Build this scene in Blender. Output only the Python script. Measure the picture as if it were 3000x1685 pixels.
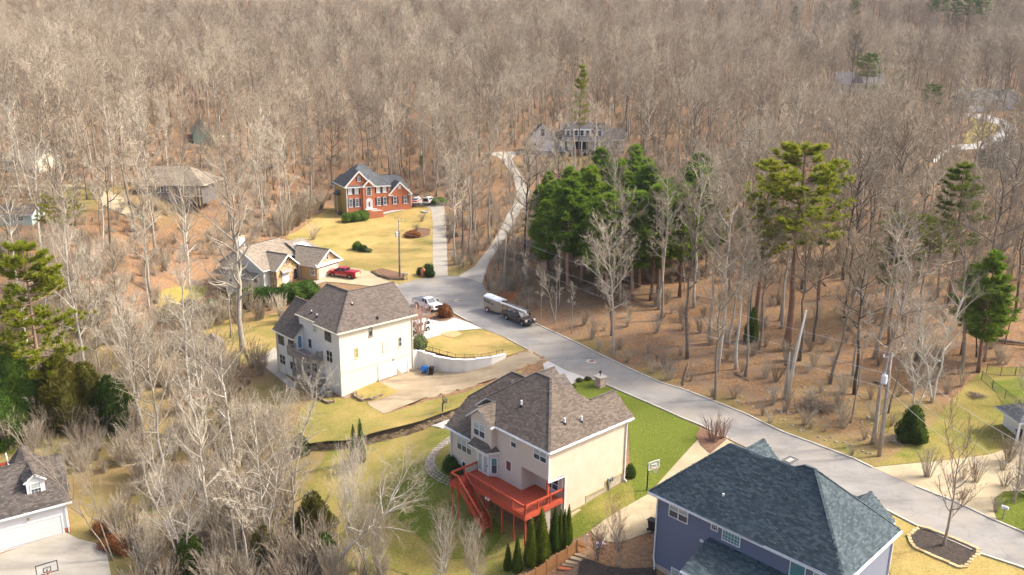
import bpy, bmesh, math, random
import numpy as np
from mathutils import Vector, Matrix, Quaternion
for o in list(bpy.data.objects): bpy.data.objects.remove(o)
SC=bpy.context.scene; COL=SC.collection
rnd=random.Random(7)
# ---------------------------------------------------------------- camera, sky, sun, exposure
FPX,PITCH,ROLL,H=2333.,math.radians(15.12),math.radians(.69),38.
_cp,_sp,_cr,_sr=math.cos(PITCH),math.sin(PITCH),math.cos(ROLL),math.sin(ROLL)
RM=np.array([[_cr,-_sr,0],[_sr,_cr,0],[0,0,1.]])@np.array([[1,0,0],[0,-_sp,-_cp],[0,_cp,-_sp]])
cam=bpy.data.cameras.new('camera'); cam.sensor_width=36; cam.lens=36*FPX/3000; cam.clip_start=.5; cam.clip_end=5000
co=bpy.data.objects.new('camera',cam); COL.objects.link(co); SC.camera=co
_m=Matrix.Identity(4)
for i in range(3): _m[i][0]=RM[0][i]; _m[i][1]=-RM[1][i]; _m[i][2]=-RM[2][i]
_m[2][3]=H; co.matrix_world=_m
SUN_EL=math.radians(43); SUN_AZ=math.radians(82)      # azimuth clockwise from the viewing direction
sdir=Vector((math.sin(SUN_AZ)*math.cos(SUN_EL),math.cos(SUN_AZ)*math.cos(SUN_EL),math.sin(SUN_EL)))
wd=bpy.data.worlds.new('World'); SC.world=wd; wd.use_nodes=True
nt=wd.node_tree; nt.nodes.clear()
sky=nt.nodes.new('ShaderNodeTexSky'); sky.sky_type='NISHITA'; sky.sun_disc=False
sky.sun_elevation=SUN_EL; sky.sun_rotation=SUN_AZ; sky.air_density=.8; sky.dust_density=5.; sky.ozone_density=.6
bg=nt.nodes.new('ShaderNodeBackground'); bg.inputs[1].default_value=.15
wo=nt.nodes.new('ShaderNodeOutputWorld'); nt.links.new(sky.outputs[0],bg.inputs[0]); nt.links.new(bg.outputs[0],wo.inputs[0])
sl=bpy.data.lights.new('sun','SUN'); sl.energy=2.0; sl.angle=math.radians(5); sl.color=(1,.965,.90)
so=bpy.data.objects.new('sun',sl); COL.objects.link(so); so.rotation_euler=(-sdir).to_track_quat('-Z','Y').to_euler()
SC.view_settings.view_transform='Standard'; SC.view_settings.look='None'; SC.view_settings.gamma=1
SC.view_settings.use_curve_mapping=False; SC.view_settings.exposure=1.3
SC.render.engine='CYCLES'; SC.cycles.max_bounces=5; SC.cycles.diffuse_bounces=3; SC.cycles.glossy_bounces=2
SC.cycles.transparent_max_bounces=8; SC.cycles.use_denoising=True; SC.cycles.caustics_reflective=False; SC.cycles.caustics_refractive=False
# ---------------------------------------------------------------- rays
CO=np.array([0,0,H])
def ray(u,v): return RM.T@np.array([(u-1500)/FPX,(v-842.5)/FPX,1.])
def atz(u,v,z):
    d=ray(u,v); return CO+d*(z-H)/d[2]
def atD(u,v,D):
    d=ray(u,v); return CO+d*D/math.hypot(d[0],d[1])
def vert(u,v,P):
    d=ray(u,v); return H+d[2]*math.hypot(P[0],P[1])/math.hypot(d[0],d[1])
# ---------------------------------------------------------------- terrain
ZC=[(1350,880,0),(1250,840,0.1),(1300,812,.3),(1420,845,.2),(1190,850,.1),(1500,960,0),(1640,980,.1),(1480,990,0),(1860,1090,.1),(1720,1110,0),(2190,1216,.1),(2000,1230,0),(2500,1347,.1),(2290,1380,0),(2800,1475,.1),(2590,1495,-.1),(3000,1563,.1),(2870,1628,-.2),(3000,1680,-.3),
 # white lawn / pad
 (1300,960,-.05),(1240,1000,-.1),(1400,1010,-.2),(1340,1040,-.35),(1240,1030,-.15),(1470,1035,-.35),
 # white yard above block wall
 (1124,1225,-3.0),(1000,1200,-3.4),(900,1200,-3.8),(1250,1190,-2.5),(1400,1145,-1.5),(1500,1105,-.8),(1010,1160,-3.2),(870,1280,-4.6),(1000,1290,-3.9),(1120,1262,-3.2),(1250,1222,-2.6),
 # left of white
 (810,1060,-3.6),(700,1060,-4),(760,1190,-4.3),(700,940,-3),(600,1000,-4),(850,940,-2.6),(620,870,-2.5),(480,900,-2.2),(930,900,-1.5),
 # stone/brick lawn
 (935,822,.3),(1000,790,.4),(1080,830,.2),(850,850,-.6),(780,850,-1),(900,715,2.2),(1050,720,2),(1150,770,.8),(1268,700,1.9),(1268,640,3.2),(1310,700,1.9),(1017,628,3.6),(1140,612,4.6),(1240,600,5),(960,600,3.8),(850,680,2.2),(1300,600,5.2),
 # tan yard / front
 (1840,1408,-.6),(1700,1470,-1),(1640,1520,-1.3),(1900,1300,-.2),(2000,1260,-.05),(1720,1150,-.2),(1950,1400,-.5),(1905,1446,-.7),
 # blue drive
 (1813,1498,-1.1),(1731,1554,-1.5),(1690,1580,-1.8),
 # blue surrounds
 (2150,1300,-.2),(2610,1600,-.4),(2500,1470,-.1),
 # woods right
 (1440,870,.5),(1560,900,.7),(1700,960,.8),(2000,1050,.8),(2200,1150,.6),(2400,1250,.4),(2575,1335,.35),(2650,1250,.8),(2800,1200,1.2),(3000,1200,1.5),(2700,1360,.3),(2950,1320,.8),(2900,1100,2),
 (1400,780,1.3),(1450,720,2.6),(1600,820,2),(1800,880,1.8),(2000,900,2),(2300,950,2.2),(2600,1000,2.5),(2300,1060,1.4),
]
DC=[(1500,620,187),(1550,560,203),(1510,500,222),(1480,455,236),(1430,560,208),(1600,470,233),(1750,465,233),(1900,480,235),(1700,620,182),(1900,640,178),(2100,640,178),(2400,700,165),(2700,750,160),(3000,800,152),
 (2100,480,230),(2400,520,220),(2700,560,215),(3000,560,215),(1350,620,196),(1350,480,225),(1200,540,228),(1050,520,234),(1200,440,262),(900,520,232),(900,430,266),(980,560,222),
 (2750,470,265),(2950,390,300),(2838,330,330),(2960,331,330),(2466,385,290),(2500,270,350),(2200,400,275),(2000,380,280),
 # left neighbourhood
 (490,590,186),(430,578,187),(230,570,192),(350,640,179),(60,650,180),(150,700,169),(500,720,174),(350,760,158),(650,640,187),(750,600,196),(820,600,204),
 (610,425,255),(700,430,255),(300,430,245),(60,480,225),(450,440,245),
 (300,1300,102),(300,1180,112),(100,1180,112),(300,1050,125),(100,1000,130),(500,1150,114),(300,850,147),(0,850,150),(450,820,150),(60,760,158),
 # hill
 (0,300,320),(400,300,325),(800,320,320),(1200,320,310),(1600,330,300),(1900,310,320),
 (0,200,420),(500,190,430),(1000,200,420),(1500,200,410),(1850,210,390),
 (0,80,540),(700,80,540),(1400,80,530),(0,-40,690),(700,-40,690),(1500,-40,690),
 (2100,250,370),(2250,262,380),(2400,250,440),(2200,190,470),(2700,230,460),(3000,240,430),(2500,120,540),(3000,120,530),(2100,60,580),(2700,0,640),(3200,0,640),(3200,300,360),(-200,300,320),(-200,80,540)]
LO=[(600,1300,-7),(300,1500,-8.2),(210,1560,-8),(0,1620,-8.2),(400,1640,-8.2),(700,1400,-6.6),(900,1500,-6.2),(900,1380,-5.2),(1000,1640,-5.9),(1200,1680,-5.1),(200,1680,-8.2)]
TANYARD=[(1320,1370,-1.1),(1340,1255,-2.0),(1290,1240,-2.2),(1290,1290,-2),(1200,1300,-3.6),(1100,1340,-4.2),(1250,1400,-1.9),(1480,1520,-2.35),(1560,1595,-2.4),(1300,1500,-3),(1250,1600,-4.2),(1450,1640,-3.4),(1640,1560,-2.2),(1100,1500,-5),(960,1360,-5)]
_p=[];_z=[]
for u,v,z in ZC+LO+TANYARD: P=atz(u,v,z); _p.append(P[:2]); _z.append(z)
for u,v,D in DC: P=atD(u,v,D); _p.append(P[:2]); _z.append(P[2])
for x,y,z in [(0,20,-5),(40,20,-1.5),(80,40,-.5),(-60,30,-8.5),(-120,60,-9),(-160,130,-2),(-220,180,8),(140,80,1.5),(160,150,6),(200,220,16),(0,-30,-5),(-400,900,150),(0,950,150),(400,900,140),(-500,600,80),(500,500,75),(350,330,38),(-400,330,30),(45,45,-1.),(30,48,-1.6),(12,50,-3.2)]:
    _p.append((x,y)); _z.append(z)
class RBF:
    def __init__(s,p,z,c=4.,sm=.15):
        s.p=np.array(p,float); s.c=c*c; z=np.array(z,float); n=len(z)
        r=np.sqrt(((s.p[:,None]-s.p[None])**2).sum(-1)+s.c)
        A=np.zeros((n+3,n+3)); A[:n,:n]=-r+np.eye(n)*sm; Q=np.c_[np.ones(n),s.p]; A[:n,n:]=Q; A[n:,:n]=Q.T
        s.w=np.linalg.solve(A,np.r_[z,0,0,0])
    def __call__(s,x,y):
        x=np.asarray(x,float); y=np.asarray(y,float); n=len(s.p)
        r=np.sqrt((x[...,None]-s.p[:,0])**2+(y[...,None]-s.p[:,1])**2+s.c)
        return -(r@s.w[:n])+s.w[n]+s.w[n+1]*x+s.w[n+2]*y
BASE=RBF(_p,_z)
def inpoly(x,y,P):
    x=np.asarray(x,float); y=np.asarray(y,float); r=np.zeros(np.broadcast(x,y).shape,bool); j=len(P)-1
    for i in range(len(P)):
        xi,yi=P[i][:2]; xj,yj=P[j][:2]
        if yi!=yj: r^=((yi>y)!=(yj>y))&(x<(xj-xi)*(y-yi)/(yj-yi)+xi)
        j=i
    return r
# level changes held by walls: sunken drive of the white house, tan yard below the block wall, terrace bed
SUNK=[(1090,1120,-2.75),(1109,1116,-2.72),(1196,1090,-2.68),(1212,1084,-2.65),(1226,1079,-2.62),(1240,1081,-2.58),(1270,1087,-2.5),(1334,1093,-2.15),(1397,1083,-1.6),(1440,1070,-1.15),(1482,1049,-.6),(1500,1043,-.4),(1550,1022,0),(1606,1057,-.02),(1560,1066,-.25),(1520,1083,-.6),(1470,1108,-1.1),(1435,1124,-1.5),(1365,1147,-2.1),(1248,1174,-2.75),(1124,1213,-3.),(1085,1190,-3.),(1060,1160,-3.05),(1010,1168,-3.3),(990,1160,-3.4),(1040,1135,-3.)]
SUNKP=[atz(*q)[:2] for q in SUNK]; SUNKF=RBF(SUNKP,[q[2] for q in SUNK],c=1.,sm=.3)
def push(P,i0,i1,d):
    'move points i0..i1 of a line sideways (to the left of its direction)'
    P=[np.array(p[:2],float) for p in P]; R=[p.copy() for p in P]
    for i in range(i0,i1+1):
        t=P[min(i+1,len(P)-1)]-P[max(i-1,0)]; t/=np.hypot(*t); R[i]=P[i]+np.array([-t[1],t[0]])*d
    return R
SUNKX=push(SUNKP,3,10,1.0)
BWALL=[(905,1322,-5.2,.9),(960,1318,-4.9,1.),(1010,1318,-4.6,1.1),(1075,1305,-4.2,1.25),(1130,1291,-3.8,1.3),(1190,1277,-3.5,1.3),(1240,1262,-3.1,1.25),(1290,1242,-2.7,1.2),(1330,1226,-2.3,1.1),(1370,1207,-2.,.95),(1420,1178,-1.5,.6),(1480,1140,-1.,.3)]   # foot of the block wall: u,v,z,height
BW=[atz(u,v,z) for u,v,z,h in BWALL]
def yard_poly():
    P=[tuple(p) for p in push(BW,0,len(BW)-1,.8)]
    P+=[(8,88),(8,60),(-30,60),(-34,80)]
    return P
YARD=yard_poly(); YARDF=RBF([b[:2] for b in BW]+[atz(*q)[:2] for q in TANYARD]+[atz(1000,1640,-5.9)[:2],(8,86)],[b[2] for b in BW]+[q[2] for q in TANYARD]+[-5.9,-.9],c=2,sm=.2)
TOPF=RBF([b[:2] for b in BW]+[b[:2]+np.array([-2,4.]) for b in BW],[q[2]+q[3] for q in BWALL]+[q[2]+q[3]+.25 for q in BWALL],c=2,sm=.1)
TOPP=[tuple(b[:2]) for b in BW]+[tuple(b[:2]+np.array([-2.4,5.])) for b in BW[::-1]]
def gz(x,y,top=False):
    x=np.asarray(x,float); y=np.asarray(y,float)
    sh=np.broadcast(x,y).shape; x=np.broadcast_to(x,sh); y=np.broadcast_to(y,sh)
    z=np.array(BASE(x,y)); t=np.array(TOPF(x,y))
    # bring the ground above the block wall to the wall top, fading with distance
    d=np.full(sh,99.)
    for a,b in zip(BW[:-1],BW[1:]):
        ax,ay=a[:2]; bx,by=b[:2]; L=(bx-ax)**2+(by-ay)**2
        k=np.clip(((x-ax)*(bx-ax)+(y-ay)*(by-ay))/L,0,1); d=np.minimum(d,np.hypot(x-ax-k*(bx-ax),y-ay-k*(by-ay)))
    w=np.clip(1-d/5.,0,1); w=w*w*(3-2*w); z=z*(1-w)+t*w
    if top: return z
    m=inpoly(x,y,YARD)
    if m.any():
        yz=YARDF(x,y); wy=np.clip((np.minimum.reduce([x+30,8-x,y-60])+0)/5,0,1); wy=np.where(d<3,1,wy)
        z=np.where(m,yz*wy+BASE(x,y)*(1-wy),z)
    m=inpoly(x,y,SUNKX)
    if m.any(): z=np.where(m,SUNKF(x,y),z)
    return z
def G(u,v,dmax=900):
    'point of the ground seen at photo pixel u,v'
    d=ray(u,v); h=math.hypot(d[0],d[1]); t=np.arange(30,dmax,.5)/h
    X=d[0]*t; Y=d[1]*t; Z=H+d[2]*t; g=gz(X,Y); k=np.argmax(Z<g)
    if not (Z<g).any(): k=len(t)-1
    t0,t1=t[max(k-1,0)],t[k]
    for _ in range(12):
        tm=(t0+t1)/2
        if H+d[2]*tm<float(gz(d[0]*tm,d[1]*tm)): t1=tm
        else: t0=tm
    x,y=d[0]*t1,d[1]*t1
    return np.array([x,y,float(gz(x,y))])
# ---------------------------------------------------------------- objects, meshes
def tag(o,label=None,cat=None,group=None,kind=None):
    if label: o['label']=label
    if cat: o['category']=cat
    if group: o['group']=group
    if kind: o['kind']=kind
    return o
def empty(name,loc=(0,0,0),rz=0,label=None,cat=None,group=None,kind=None):
    o=bpy.data.objects.new(name,None); COL.objects.link(o); o.location=loc; o.rotation_euler=(0,0,rz); o.empty_display_size=.3
    return tag(o,label,cat,group,kind)
class MB:
    def __init__(s): s.v=[]; s.f=[]; s.m=[]; s.at=[]
    def add(s,vs,fs,mi=0):
        n=len(s.v); s.v+=[tuple(p) for p in vs]; s.f+=[tuple(i+n for i in f) for f in fs]; s.m+=[mi]*len(fs)
    def box(s,x0,x1,y0,y1,z0,z1,mi=0):
        s.add([(x0,y0,z0),(x1,y0,z0),(x1,y1,z0),(x0,y1,z0),(x0,y0,z1),(x1,y0,z1),(x1,y1,z1),(x0,y1,z1)],
              [(0,3,2,1),(4,5,6,7),(0,1,5,4),(1,2,6,5),(2,3,7,6),(3,0,4,7)],mi)
    def beam(s,p,q,w,h,mi=0,up=(0,0,1)):
        p=Vector(p);q=Vector(q);d=(q-p);L=d.length
        if L<1e-6: return
        d/=L; u=Vector(up)
        if abs(d.dot(u))>.98: u=Vector((1,0,0))
        a=d.cross(u).normalized()*w/2; b=a.cross(d).normalized()*h/2
        s.add([p-a-b,p+a-b,p+a+b,p-a+b,q-a-b,q+a-b,q+a+b,q-a+b],[(0,3,2,1),(4,5,6,7),(0,1,5,4),(1,2,6,5),(2,3,7,6),(3,0,4,7)],mi)
    def prism(s,P,vec,mi=0,mside=None):
        n=len(P); v=Vector(vec); P=[Vector(p) for p in P]
        s.add(P+[p+v for p in P],[tuple(range(n))[::-1],tuple(range(n,2*n))],mi)
        b=len(s.v)-2*n
        for i in range(n):
            j=(i+1)%n; s.f.append((b+i,b+j,b+n+j,b+n+i)); s.m.append(mi if mside is None else mside)
    def tube(s,P,R,n=6,mi=0,cap=True):
        P=[Vector(p) for p in P]; base=len(s.v); k=len(P)
        if not hasattr(R,'__len__'): R=[R]*k
        prev=None
        for i in range(k):
            d=(P[min(i+1,k-1)]-P[max(i-1,0)]); d=d.normalized() if d.length>1e-9 else Vector((0,0,1))
            if prev is None:
                a=d.orthogonal().normalized()
            else:
                a=(prev-d*prev.dot(d)); a=a.normalized() if a.length>1e-6 else d.orthogonal().normalized()
            prev=a; b=d.cross(a)
            for j in range(n):
                t=2*math.pi*j/n; s.v.append(tuple(P[i]+(a*math.cos(t)+b*math.sin(t))*R[i]))
        for i in range(k-1):
            for j in range(n):
                j2=(j+1)%n; s.f.append((base+i*n+j,base+i*n+j2,base+(i+1)*n+j2,base+(i+1)*n+j)); s.m.append(mi)
        if cap:
            s.f.append(tuple(base+j for j in range(n))[::-1]); s.m.append(mi); s.f.append(tuple(base+(k-1)*n+j for j in range(n))); s.m.append(mi)
    def spike(s,p,q,r,mi=0):
        d=(q-p); a=d.orthogonal(); a=a.normalized()*r if a.length>1e-9 else Vector((r,0,0)); b=d.cross(a); b=b.normalized()*r if b.length>1e-9 else Vector((0,r,0))
        n=len(s.v); s.v+=[tuple(p+a),tuple(p-a*.5+b*.87),tuple(p-a*.5-b*.87),tuple(q)]
        s.f+=[(n,n+1,n+3),(n+1,n+2,n+3),(n+2,n,n+3)]; s.m+=[mi]*3
    def lathe(s,prof,n=12,mi=0,c=(0,0,0)):
        base=len(s.v)
        for r,z in prof:
            for j in range(n):
                t=2*math.pi*j/n; s.v.append((c[0]+r*math.cos(t),c[1]+r*math.sin(t),c[2]+z))
        for i in range(len(prof)-1):
            for j in range(n):
                j2=(j+1)%n; s.f.append((base+i*n+j,base+i*n+j2,base+(i+1)*n+j2,base+(i+1)*n+j)); s.m.append(mi)
        s.f.append(tuple(base+j for j in range(n))[::-1]); s.m.append(mi)
        s.f.append(tuple(base+(len(prof)-1)*n+j for j in range(n))); s.m.append(mi)
    def wheel(s,x,y,z,r,w,n=16,mi=0):
        'disc with axle along y'
        b=len(s.v)
        for yy in (y-w/2,y+w/2):
            for j in range(n):
                t=2*math.pi*j/n; s.v.append((x+r*math.cos(t),yy,z+r*math.sin(t)))
        s.f+=[tuple(range(b,b+n)),tuple(range(b+n,b+2*n))[::-1]]+[(b+j,b+(j+1)%n,b+n+(j+1)%n,b+n+j) for j in range(n)]; s.m+=[mi]*(n+2)
    def build(s,name,mats,parent=None,smooth=False,loc=None,rz=None,fix=True,link=True):
        me=bpy.data.meshes.new(name); me.from_pydata(s.v,[],s.f)
        if not isinstance(mats,(list,tuple)): mats=[mats]
        for m in mats: me.materials.append(m)
        if len(mats)>1: me.polygons.foreach_set('material_index',[min(i,len(mats)-1) for i in s.m])
        if fix and len(s.f)<60000:
            bm=bmesh.new(); bm.from_mesh(me); bmesh.ops.recalc_face_normals(bm,faces=bm.faces); bm.to_mesh(me); bm.free()
        if smooth: me.polygons.foreach_set('use_smooth',[True]*len(me.polygons))
        o=bpy.data.objects.new(name,me)
        if link: COL.objects.link(o)
        if parent: o.parent=parent
        if loc is not None: o.location=loc
        if rz is not None: o.rotation_euler=(0,0,rz)
        return o
def copy_tree(o,parent=None):
    c=o.copy(); COL.objects.link(c)
    if parent: c.parent=parent
    for ch in list(o.children): copy_tree(ch,c)
    return c
def bevel(o,w=.03,seg=2):
    m=o.modifiers.new('bevel','BEVEL'); m.width=w; m.segments=seg; m.limit_method='ANGLE'; m.angle_limit=math.radians(35); return o
# ---------------------------------------------------------------- materials
def newmat(name):
    m=bpy.data.materials.new(name); m.use_nodes=True; t=m.node_tree
    return m,t,t.nodes['Principled BSDF']
def nd(t,ty,**k):
    n=t.nodes.new(ty)
    for a,b in k.items():
        if a.startswith('i_'):
            a=a[2:]; a=int(a) if a.isdigit() else a.replace('_',' ')
            n.inputs[a].default_value=b
        else: setattr(n,a,b)
    return n
def ramp(t,fac,stops):
    r=t.nodes.new('ShaderNodeValToRGB'); e=r.color_ramp.elements
    while len(e)<len(stops): e.new(.5)
    for i,(p,c) in enumerate(stops): e[i].position=p; e[i].color=(*c,1) if len(c)==3 else c
    t.links.new(fac,r.inputs[0]); return r.outputs[0]
def mix(t,f,a,b,mode='MIX'):
    n=t.nodes.new('ShaderNodeMix'); n.data_type='RGBA'; n.blend_type=mode
    for s,x in ((n.inputs[0],f),(n.inputs[6],a),(n.inputs[7],b)):
        if isinstance(x,(int,float)): s.default_value=x
        elif isinstance(x,tuple): s.default_value=(*x,1) if len(x)==3 else x
        else: t.links.new(x,s)
    return n.outputs[2]
def math_(t,op,a,b=None):
    n=t.nodes.new('ShaderNodeMath'); n.operation=op
    for i,x in enumerate((a,b)):
        if x is None: continue
        if isinstance(x,(int,float)): n.inputs[i].default_value=x
        else: t.links.new(x,n.inputs[i])
    return n.outputs[0]
def noise(t,scale,detail=4,coord='Object',rough=.6,vec=None,dist=0):
    n=nd(t,'ShaderNodeTexNoise',i_Scale=scale,i_Detail=detail,i_Roughness=rough,i_Distortion=dist)
    if vec is None: vec=nd(t,'ShaderNodeTexCoord').outputs[coord]
    t.links.new(vec,n.inputs['Vector']); return n.outputs['Fac']
def bump(t,b,h,strength=.4,dist=.05):
    n=nd(t,'ShaderNodeBump',i_Strength=strength,i_Distance=dist); t.links.new(h,n.inputs['Height']); t.links.new(n.outputs[0],b.inputs['Normal'])
def M(name,c,c2=None,scale=3.,rough=.7,metal=0,bmp=0,bscale=None,detail=5,spec=.3,mid=(.35,.65),coord='Object'):
    m,t,b=newmat(name); b.inputs['Roughness'].default_value=rough; b.inputs['Metallic'].default_value=metal; b.inputs['Specular IOR Level'].default_value=spec
    b.inputs['Base Color'].default_value=(*c,1)
    if c2:
        f=noise(t,scale,detail,coord); t.links.new(ramp(t,f,[(mid[0],c),(mid[1],c2)]),b.inputs['Base Color'])
    if bmp: bump(t,b,noise(t,bscale or scale*4,4,coord),bmp,.03)
    return m
def siding(name,c,lap=.115,dirt=None,var=.08,strength=.6):
    m,t,b=newmat(name); b.inputs['Roughness'].default_value=.55
    tc=nd(t,'ShaderNodeTexCoord').outputs['Object']; s=nd(t,'ShaderNodeSeparateXYZ'); t.links.new(tc,s.inputs[0])
    fr=math_(t,'FRACT',math_(t,'DIVIDE',s.outputs[2],lap))
    n=noise(t,.6,5,vec=tc); n2=noise(t,9,3,vec=tc)
    col=mix(t,math_(t,'MULTIPLY',n2,var*2),c,tuple(x*.72 for x in c))
    if dirt:
        st=nd(t,'ShaderNodeMapping'); st.inputs['Scale'].default_value=(1.2,1.2,.35); t.links.new(tc,st.inputs[0])
        dn=noise(t,1.1,6,vec=st.outputs[0],rough=.7)
        lowz=nd(t,'ShaderNodeMapRange'); lowz.inputs[1].default_value=dirt[2]; lowz.inputs[2].default_value=dirt[1]; t.links.new(s.outputs[2],lowz.inputs[0])
        f=math_(t,'MULTIPLY',ramp(t,dn,[(.42,(0,0,0)),(.68,(1,1,1))]),lowz.outputs[0])
        col=mix(t,math_(t,'MULTIPLY',f,.75),col,dirt[0])
    edge=ramp(t,fr,[(0,(.55,.55,.55)),(.10,(1,1,1))])
    col=mix(t,1.,col,edge,'MULTIPLY'); t.links.new(col,b.inputs['Base Color'])
    bump(t,b,math_(t,'SUBTRACT',1.,fr),strength,.02); return m
def brickmat(name,c1,c2,mort,w=.21,h=.075,rough=.85):
    m,t,b=newmat(name); b.inputs['Roughness'].default_value=rough
    tc=nd(t,'ShaderNodeTexCoord').outputs['Object']; s=nd(t,'ShaderNodeSeparateXYZ'); t.links.new(tc,s.inputs[0])
    cb=nd(t,'ShaderNodeCombineXYZ'); t.links.new(math_(t,'ADD',s.outputs[0],s.outputs[1]),cb.inputs[0]); t.links.new(s.outputs[2],cb.inputs[1])
    k=nd(t,'ShaderNodeTexBrick',i_Scale=1.,i_Mortar_Size=.008,i_Brick_Width=w,i_Row_Height=h,i_Color1=(*c1,1),i_Color2=(*c2,1),i_Mortar=(*mort,1))
    t.links.new(cb.outputs[0],k.inputs['Vector'])
    t.links.new(mix(t,noise(t,.8,4,vec=tc),k.outputs[0],mix(t,.35,k.outputs[0],c2)),b.inputs['Base Color']); bump(t,b,k.outputs[1],-.4,.02); return m
def roofmat(name,c,c2,band=.1,tab=.33,streak=.25,geom=False):
    m,t,b=newmat(name); b.inputs['Roughness'].default_value=.9; b.inputs['Specular IOR Level'].default_value=.15
    tc=nd(t,'ShaderNodeTexCoord').outputs['Object']; s=nd(t,'ShaderNodeSeparateXYZ'); t.links.new(tc,s.inputs[0])
    if geom:
        a=nd(t,'ShaderNodeAttribute',attribute_name='tint'); oi=nd(t,'ShaderNodeObjectInfo')
        r=math_(t,'FRACT',math_(t,'ADD',a.outputs['Fac'],oi.outputs['Random']))
        tcw=nd(t,'ShaderNodeNewGeometry').outputs['Position']
    else:
        row=math_(t,'FLOOR',math_(t,'DIVIDE',s.outputs[2],band))
        cx=math_(t,'FLOOR',math_(t,'ADD',math_(t,'DIVIDE',math_(t,'ADD',s.outputs[0],s.outputs[1]),tab),math_(t,'MULTIPLY',row,.37)))
        cb=nd(t,'ShaderNodeCombineXYZ'); t.links.new(cx,cb.inputs[0]); t.links.new(row,cb.inputs[1])
        w=nd(t,'ShaderNodeTexWhiteNoise',noise_dimensions='2D'); t.links.new(cb.outputs[0],w.inputs['Vector']); r=w.outputs[0]; tcw=tc
    n=noise(t,.5,4,vec=tcw,rough=.65); n2=noise(t,25,2,vec=tcw)
    f=math_(t,'ADD',math_(t,'MULTIPLY',r,.55),math_(t,'MULTIPLY',n2,.35))
    col=ramp(t,f,[(.1,tuple(x*.62 for x in c)),(.45,c),(.85,c2)])
    col=mix(t,math_(t,'MULTIPLY',ramp(t,n,[(.42,(0,0,0)),(.66,(1,1,1))]),streak),col,tuple(x*.5 for x in c))
    if not geom:
        fr=math_(t,'FRACT',math_(t,'DIVIDE',s.outputs[2],band))
        col=mix(t,1.,col,ramp(t,fr,[(0,(.6,.6,.6)),(.2,(1,1,1))]),'MULTIPLY'); bump(t,b,math_(t,'SUBTRACT',1.,fr),.35,.02)
    t.links.new(col,b.inputs['Base Color']); return m
def glassmat(name,c,rough=.06,spec=.6):
    m,t,b=newmat(name); b.inputs['Base Color'].default_value=(*c,1); b.inputs['Roughness'].default_value=rough; b.inputs['Specular IOR Level'].default_value=spec
    f=noise(t,1.3,2); t.links.new(mix(t,f,tuple(x*.6 for x in c),tuple(min(1,x*1.5) for x in c)),b.inputs['Base Color']); return m
WHITE=M('white_trim',(.78,.78,.76),(.68,.68,.65),2,.5); CREAM=M('cream_trim',(.70,.64,.50),(.6,.55,.42),2,.6)
GLASS=glassmat('window_glass',(.045,.065,.08)); GLASSD=glassmat('dark_glass',(.015,.02,.028)); BLIND=glassmat('blind_behind_glass',(.36,.42,.38),.25,.5)
BLINDW=M('white_blind',(.72,.73,.72),(.6,.62,.62),6,.5); TEAL=glassmat('teal_glass',(.10,.24,.23),.08)
BLACK=M('black_paint',(.012,.012,.014),None,rough=.45); DARK=M('dark_plastic',(.02,.021,.024),(.035,.036,.04),4,.5)
STEEL=M('galvanised',(.45,.46,.47),(.36,.37,.38),3,.4,.6); CHROME=M('chrome',(.7,.7,.7),None,rough=.15,metal=1)
RUBBER=M('tyre_rubber',(.014,.014,.014),(.03,.029,.027),6,.85)
GREYW=M('weathered_wood',(.34,.29,.25),(.22,.185,.16),5,.85,bmp=.2)
REDW=M('red_stain',(.50,.088,.042),(.40,.066,.034),3,.6,bmp=.1)
# ---------------------------------------------------------------- ground
def axis(segs):
    r=[segs[0][0]]
    for a,b,st in segs:
        n=max(1,round((b-a)/st)); r+=[a+(b-a)*(i+1)/n for i in range(n)]
    return np.array(r)
def litter_mat():
    m,t,b=newmat('leaf_litter'); b.inputs['Roughness'].default_value=1; b.inputs['Specular IOR Level'].default_value=0.05
    P=nd(t,'ShaderNodeTexCoord').outputs['Object']
    n1=noise(t,.035,5,vec=P); n2=noise(t,.35,6,vec=P,rough=.7); n3=noise(t,3.2,6,vec=P,rough=.75); n4=noise(t,11,3,vec=P)
    c=ramp(t,n3,[(.30,(.11,.062,.036)),(.46,(.25,.145,.075)),(.60,(.38,.225,.11)),(.74,(.56,.34,.18))])
    c=mix(t,ramp(t,n2,[(.44,(0,0,0)),(.64,(1,1,1))]),c,mix(t,n4,(.13,.085,.06),(.31,.21,.14)))
    c=mix(t,math_(t,'MULTIPLY',ramp(t,n1,[(.55,(0,0,0)),(.70,(1,1,1))]),.35),c,mix(t,n4,(.11,.12,.03),(.24,.19,.08)))
    a=nd(t,'ShaderNodeAttribute',attribute_name='grass'); 
    ga=math_(t,'MULTIPLY',a.outputs['Fac'],ramp(t,math_(t,'ADD',math_(t,'MULTIPLY',n2,.6),math_(t,'MULTIPLY',a.outputs['Fac'],.5)),[(.45,(0,0,0)),(.6,(1,1,1))]))
    g=mix(t,ramp(t,n2,[(.35,(0,0,0)),(.6,(1,1,1))]),mix(t,n4,(.09,.13,.025),(.19,.19,.05)),mix(t,n4,(.22,.17,.06),(.40,.28,.11)))
    c=mix(t,ga,c,g)
    t.links.new(c,b.inputs['Base Color']); bump(t,b,math_(t,'ADD',n3,math_(t,'MULTIPLY',n4,.5)),.7,.12); return m
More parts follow.
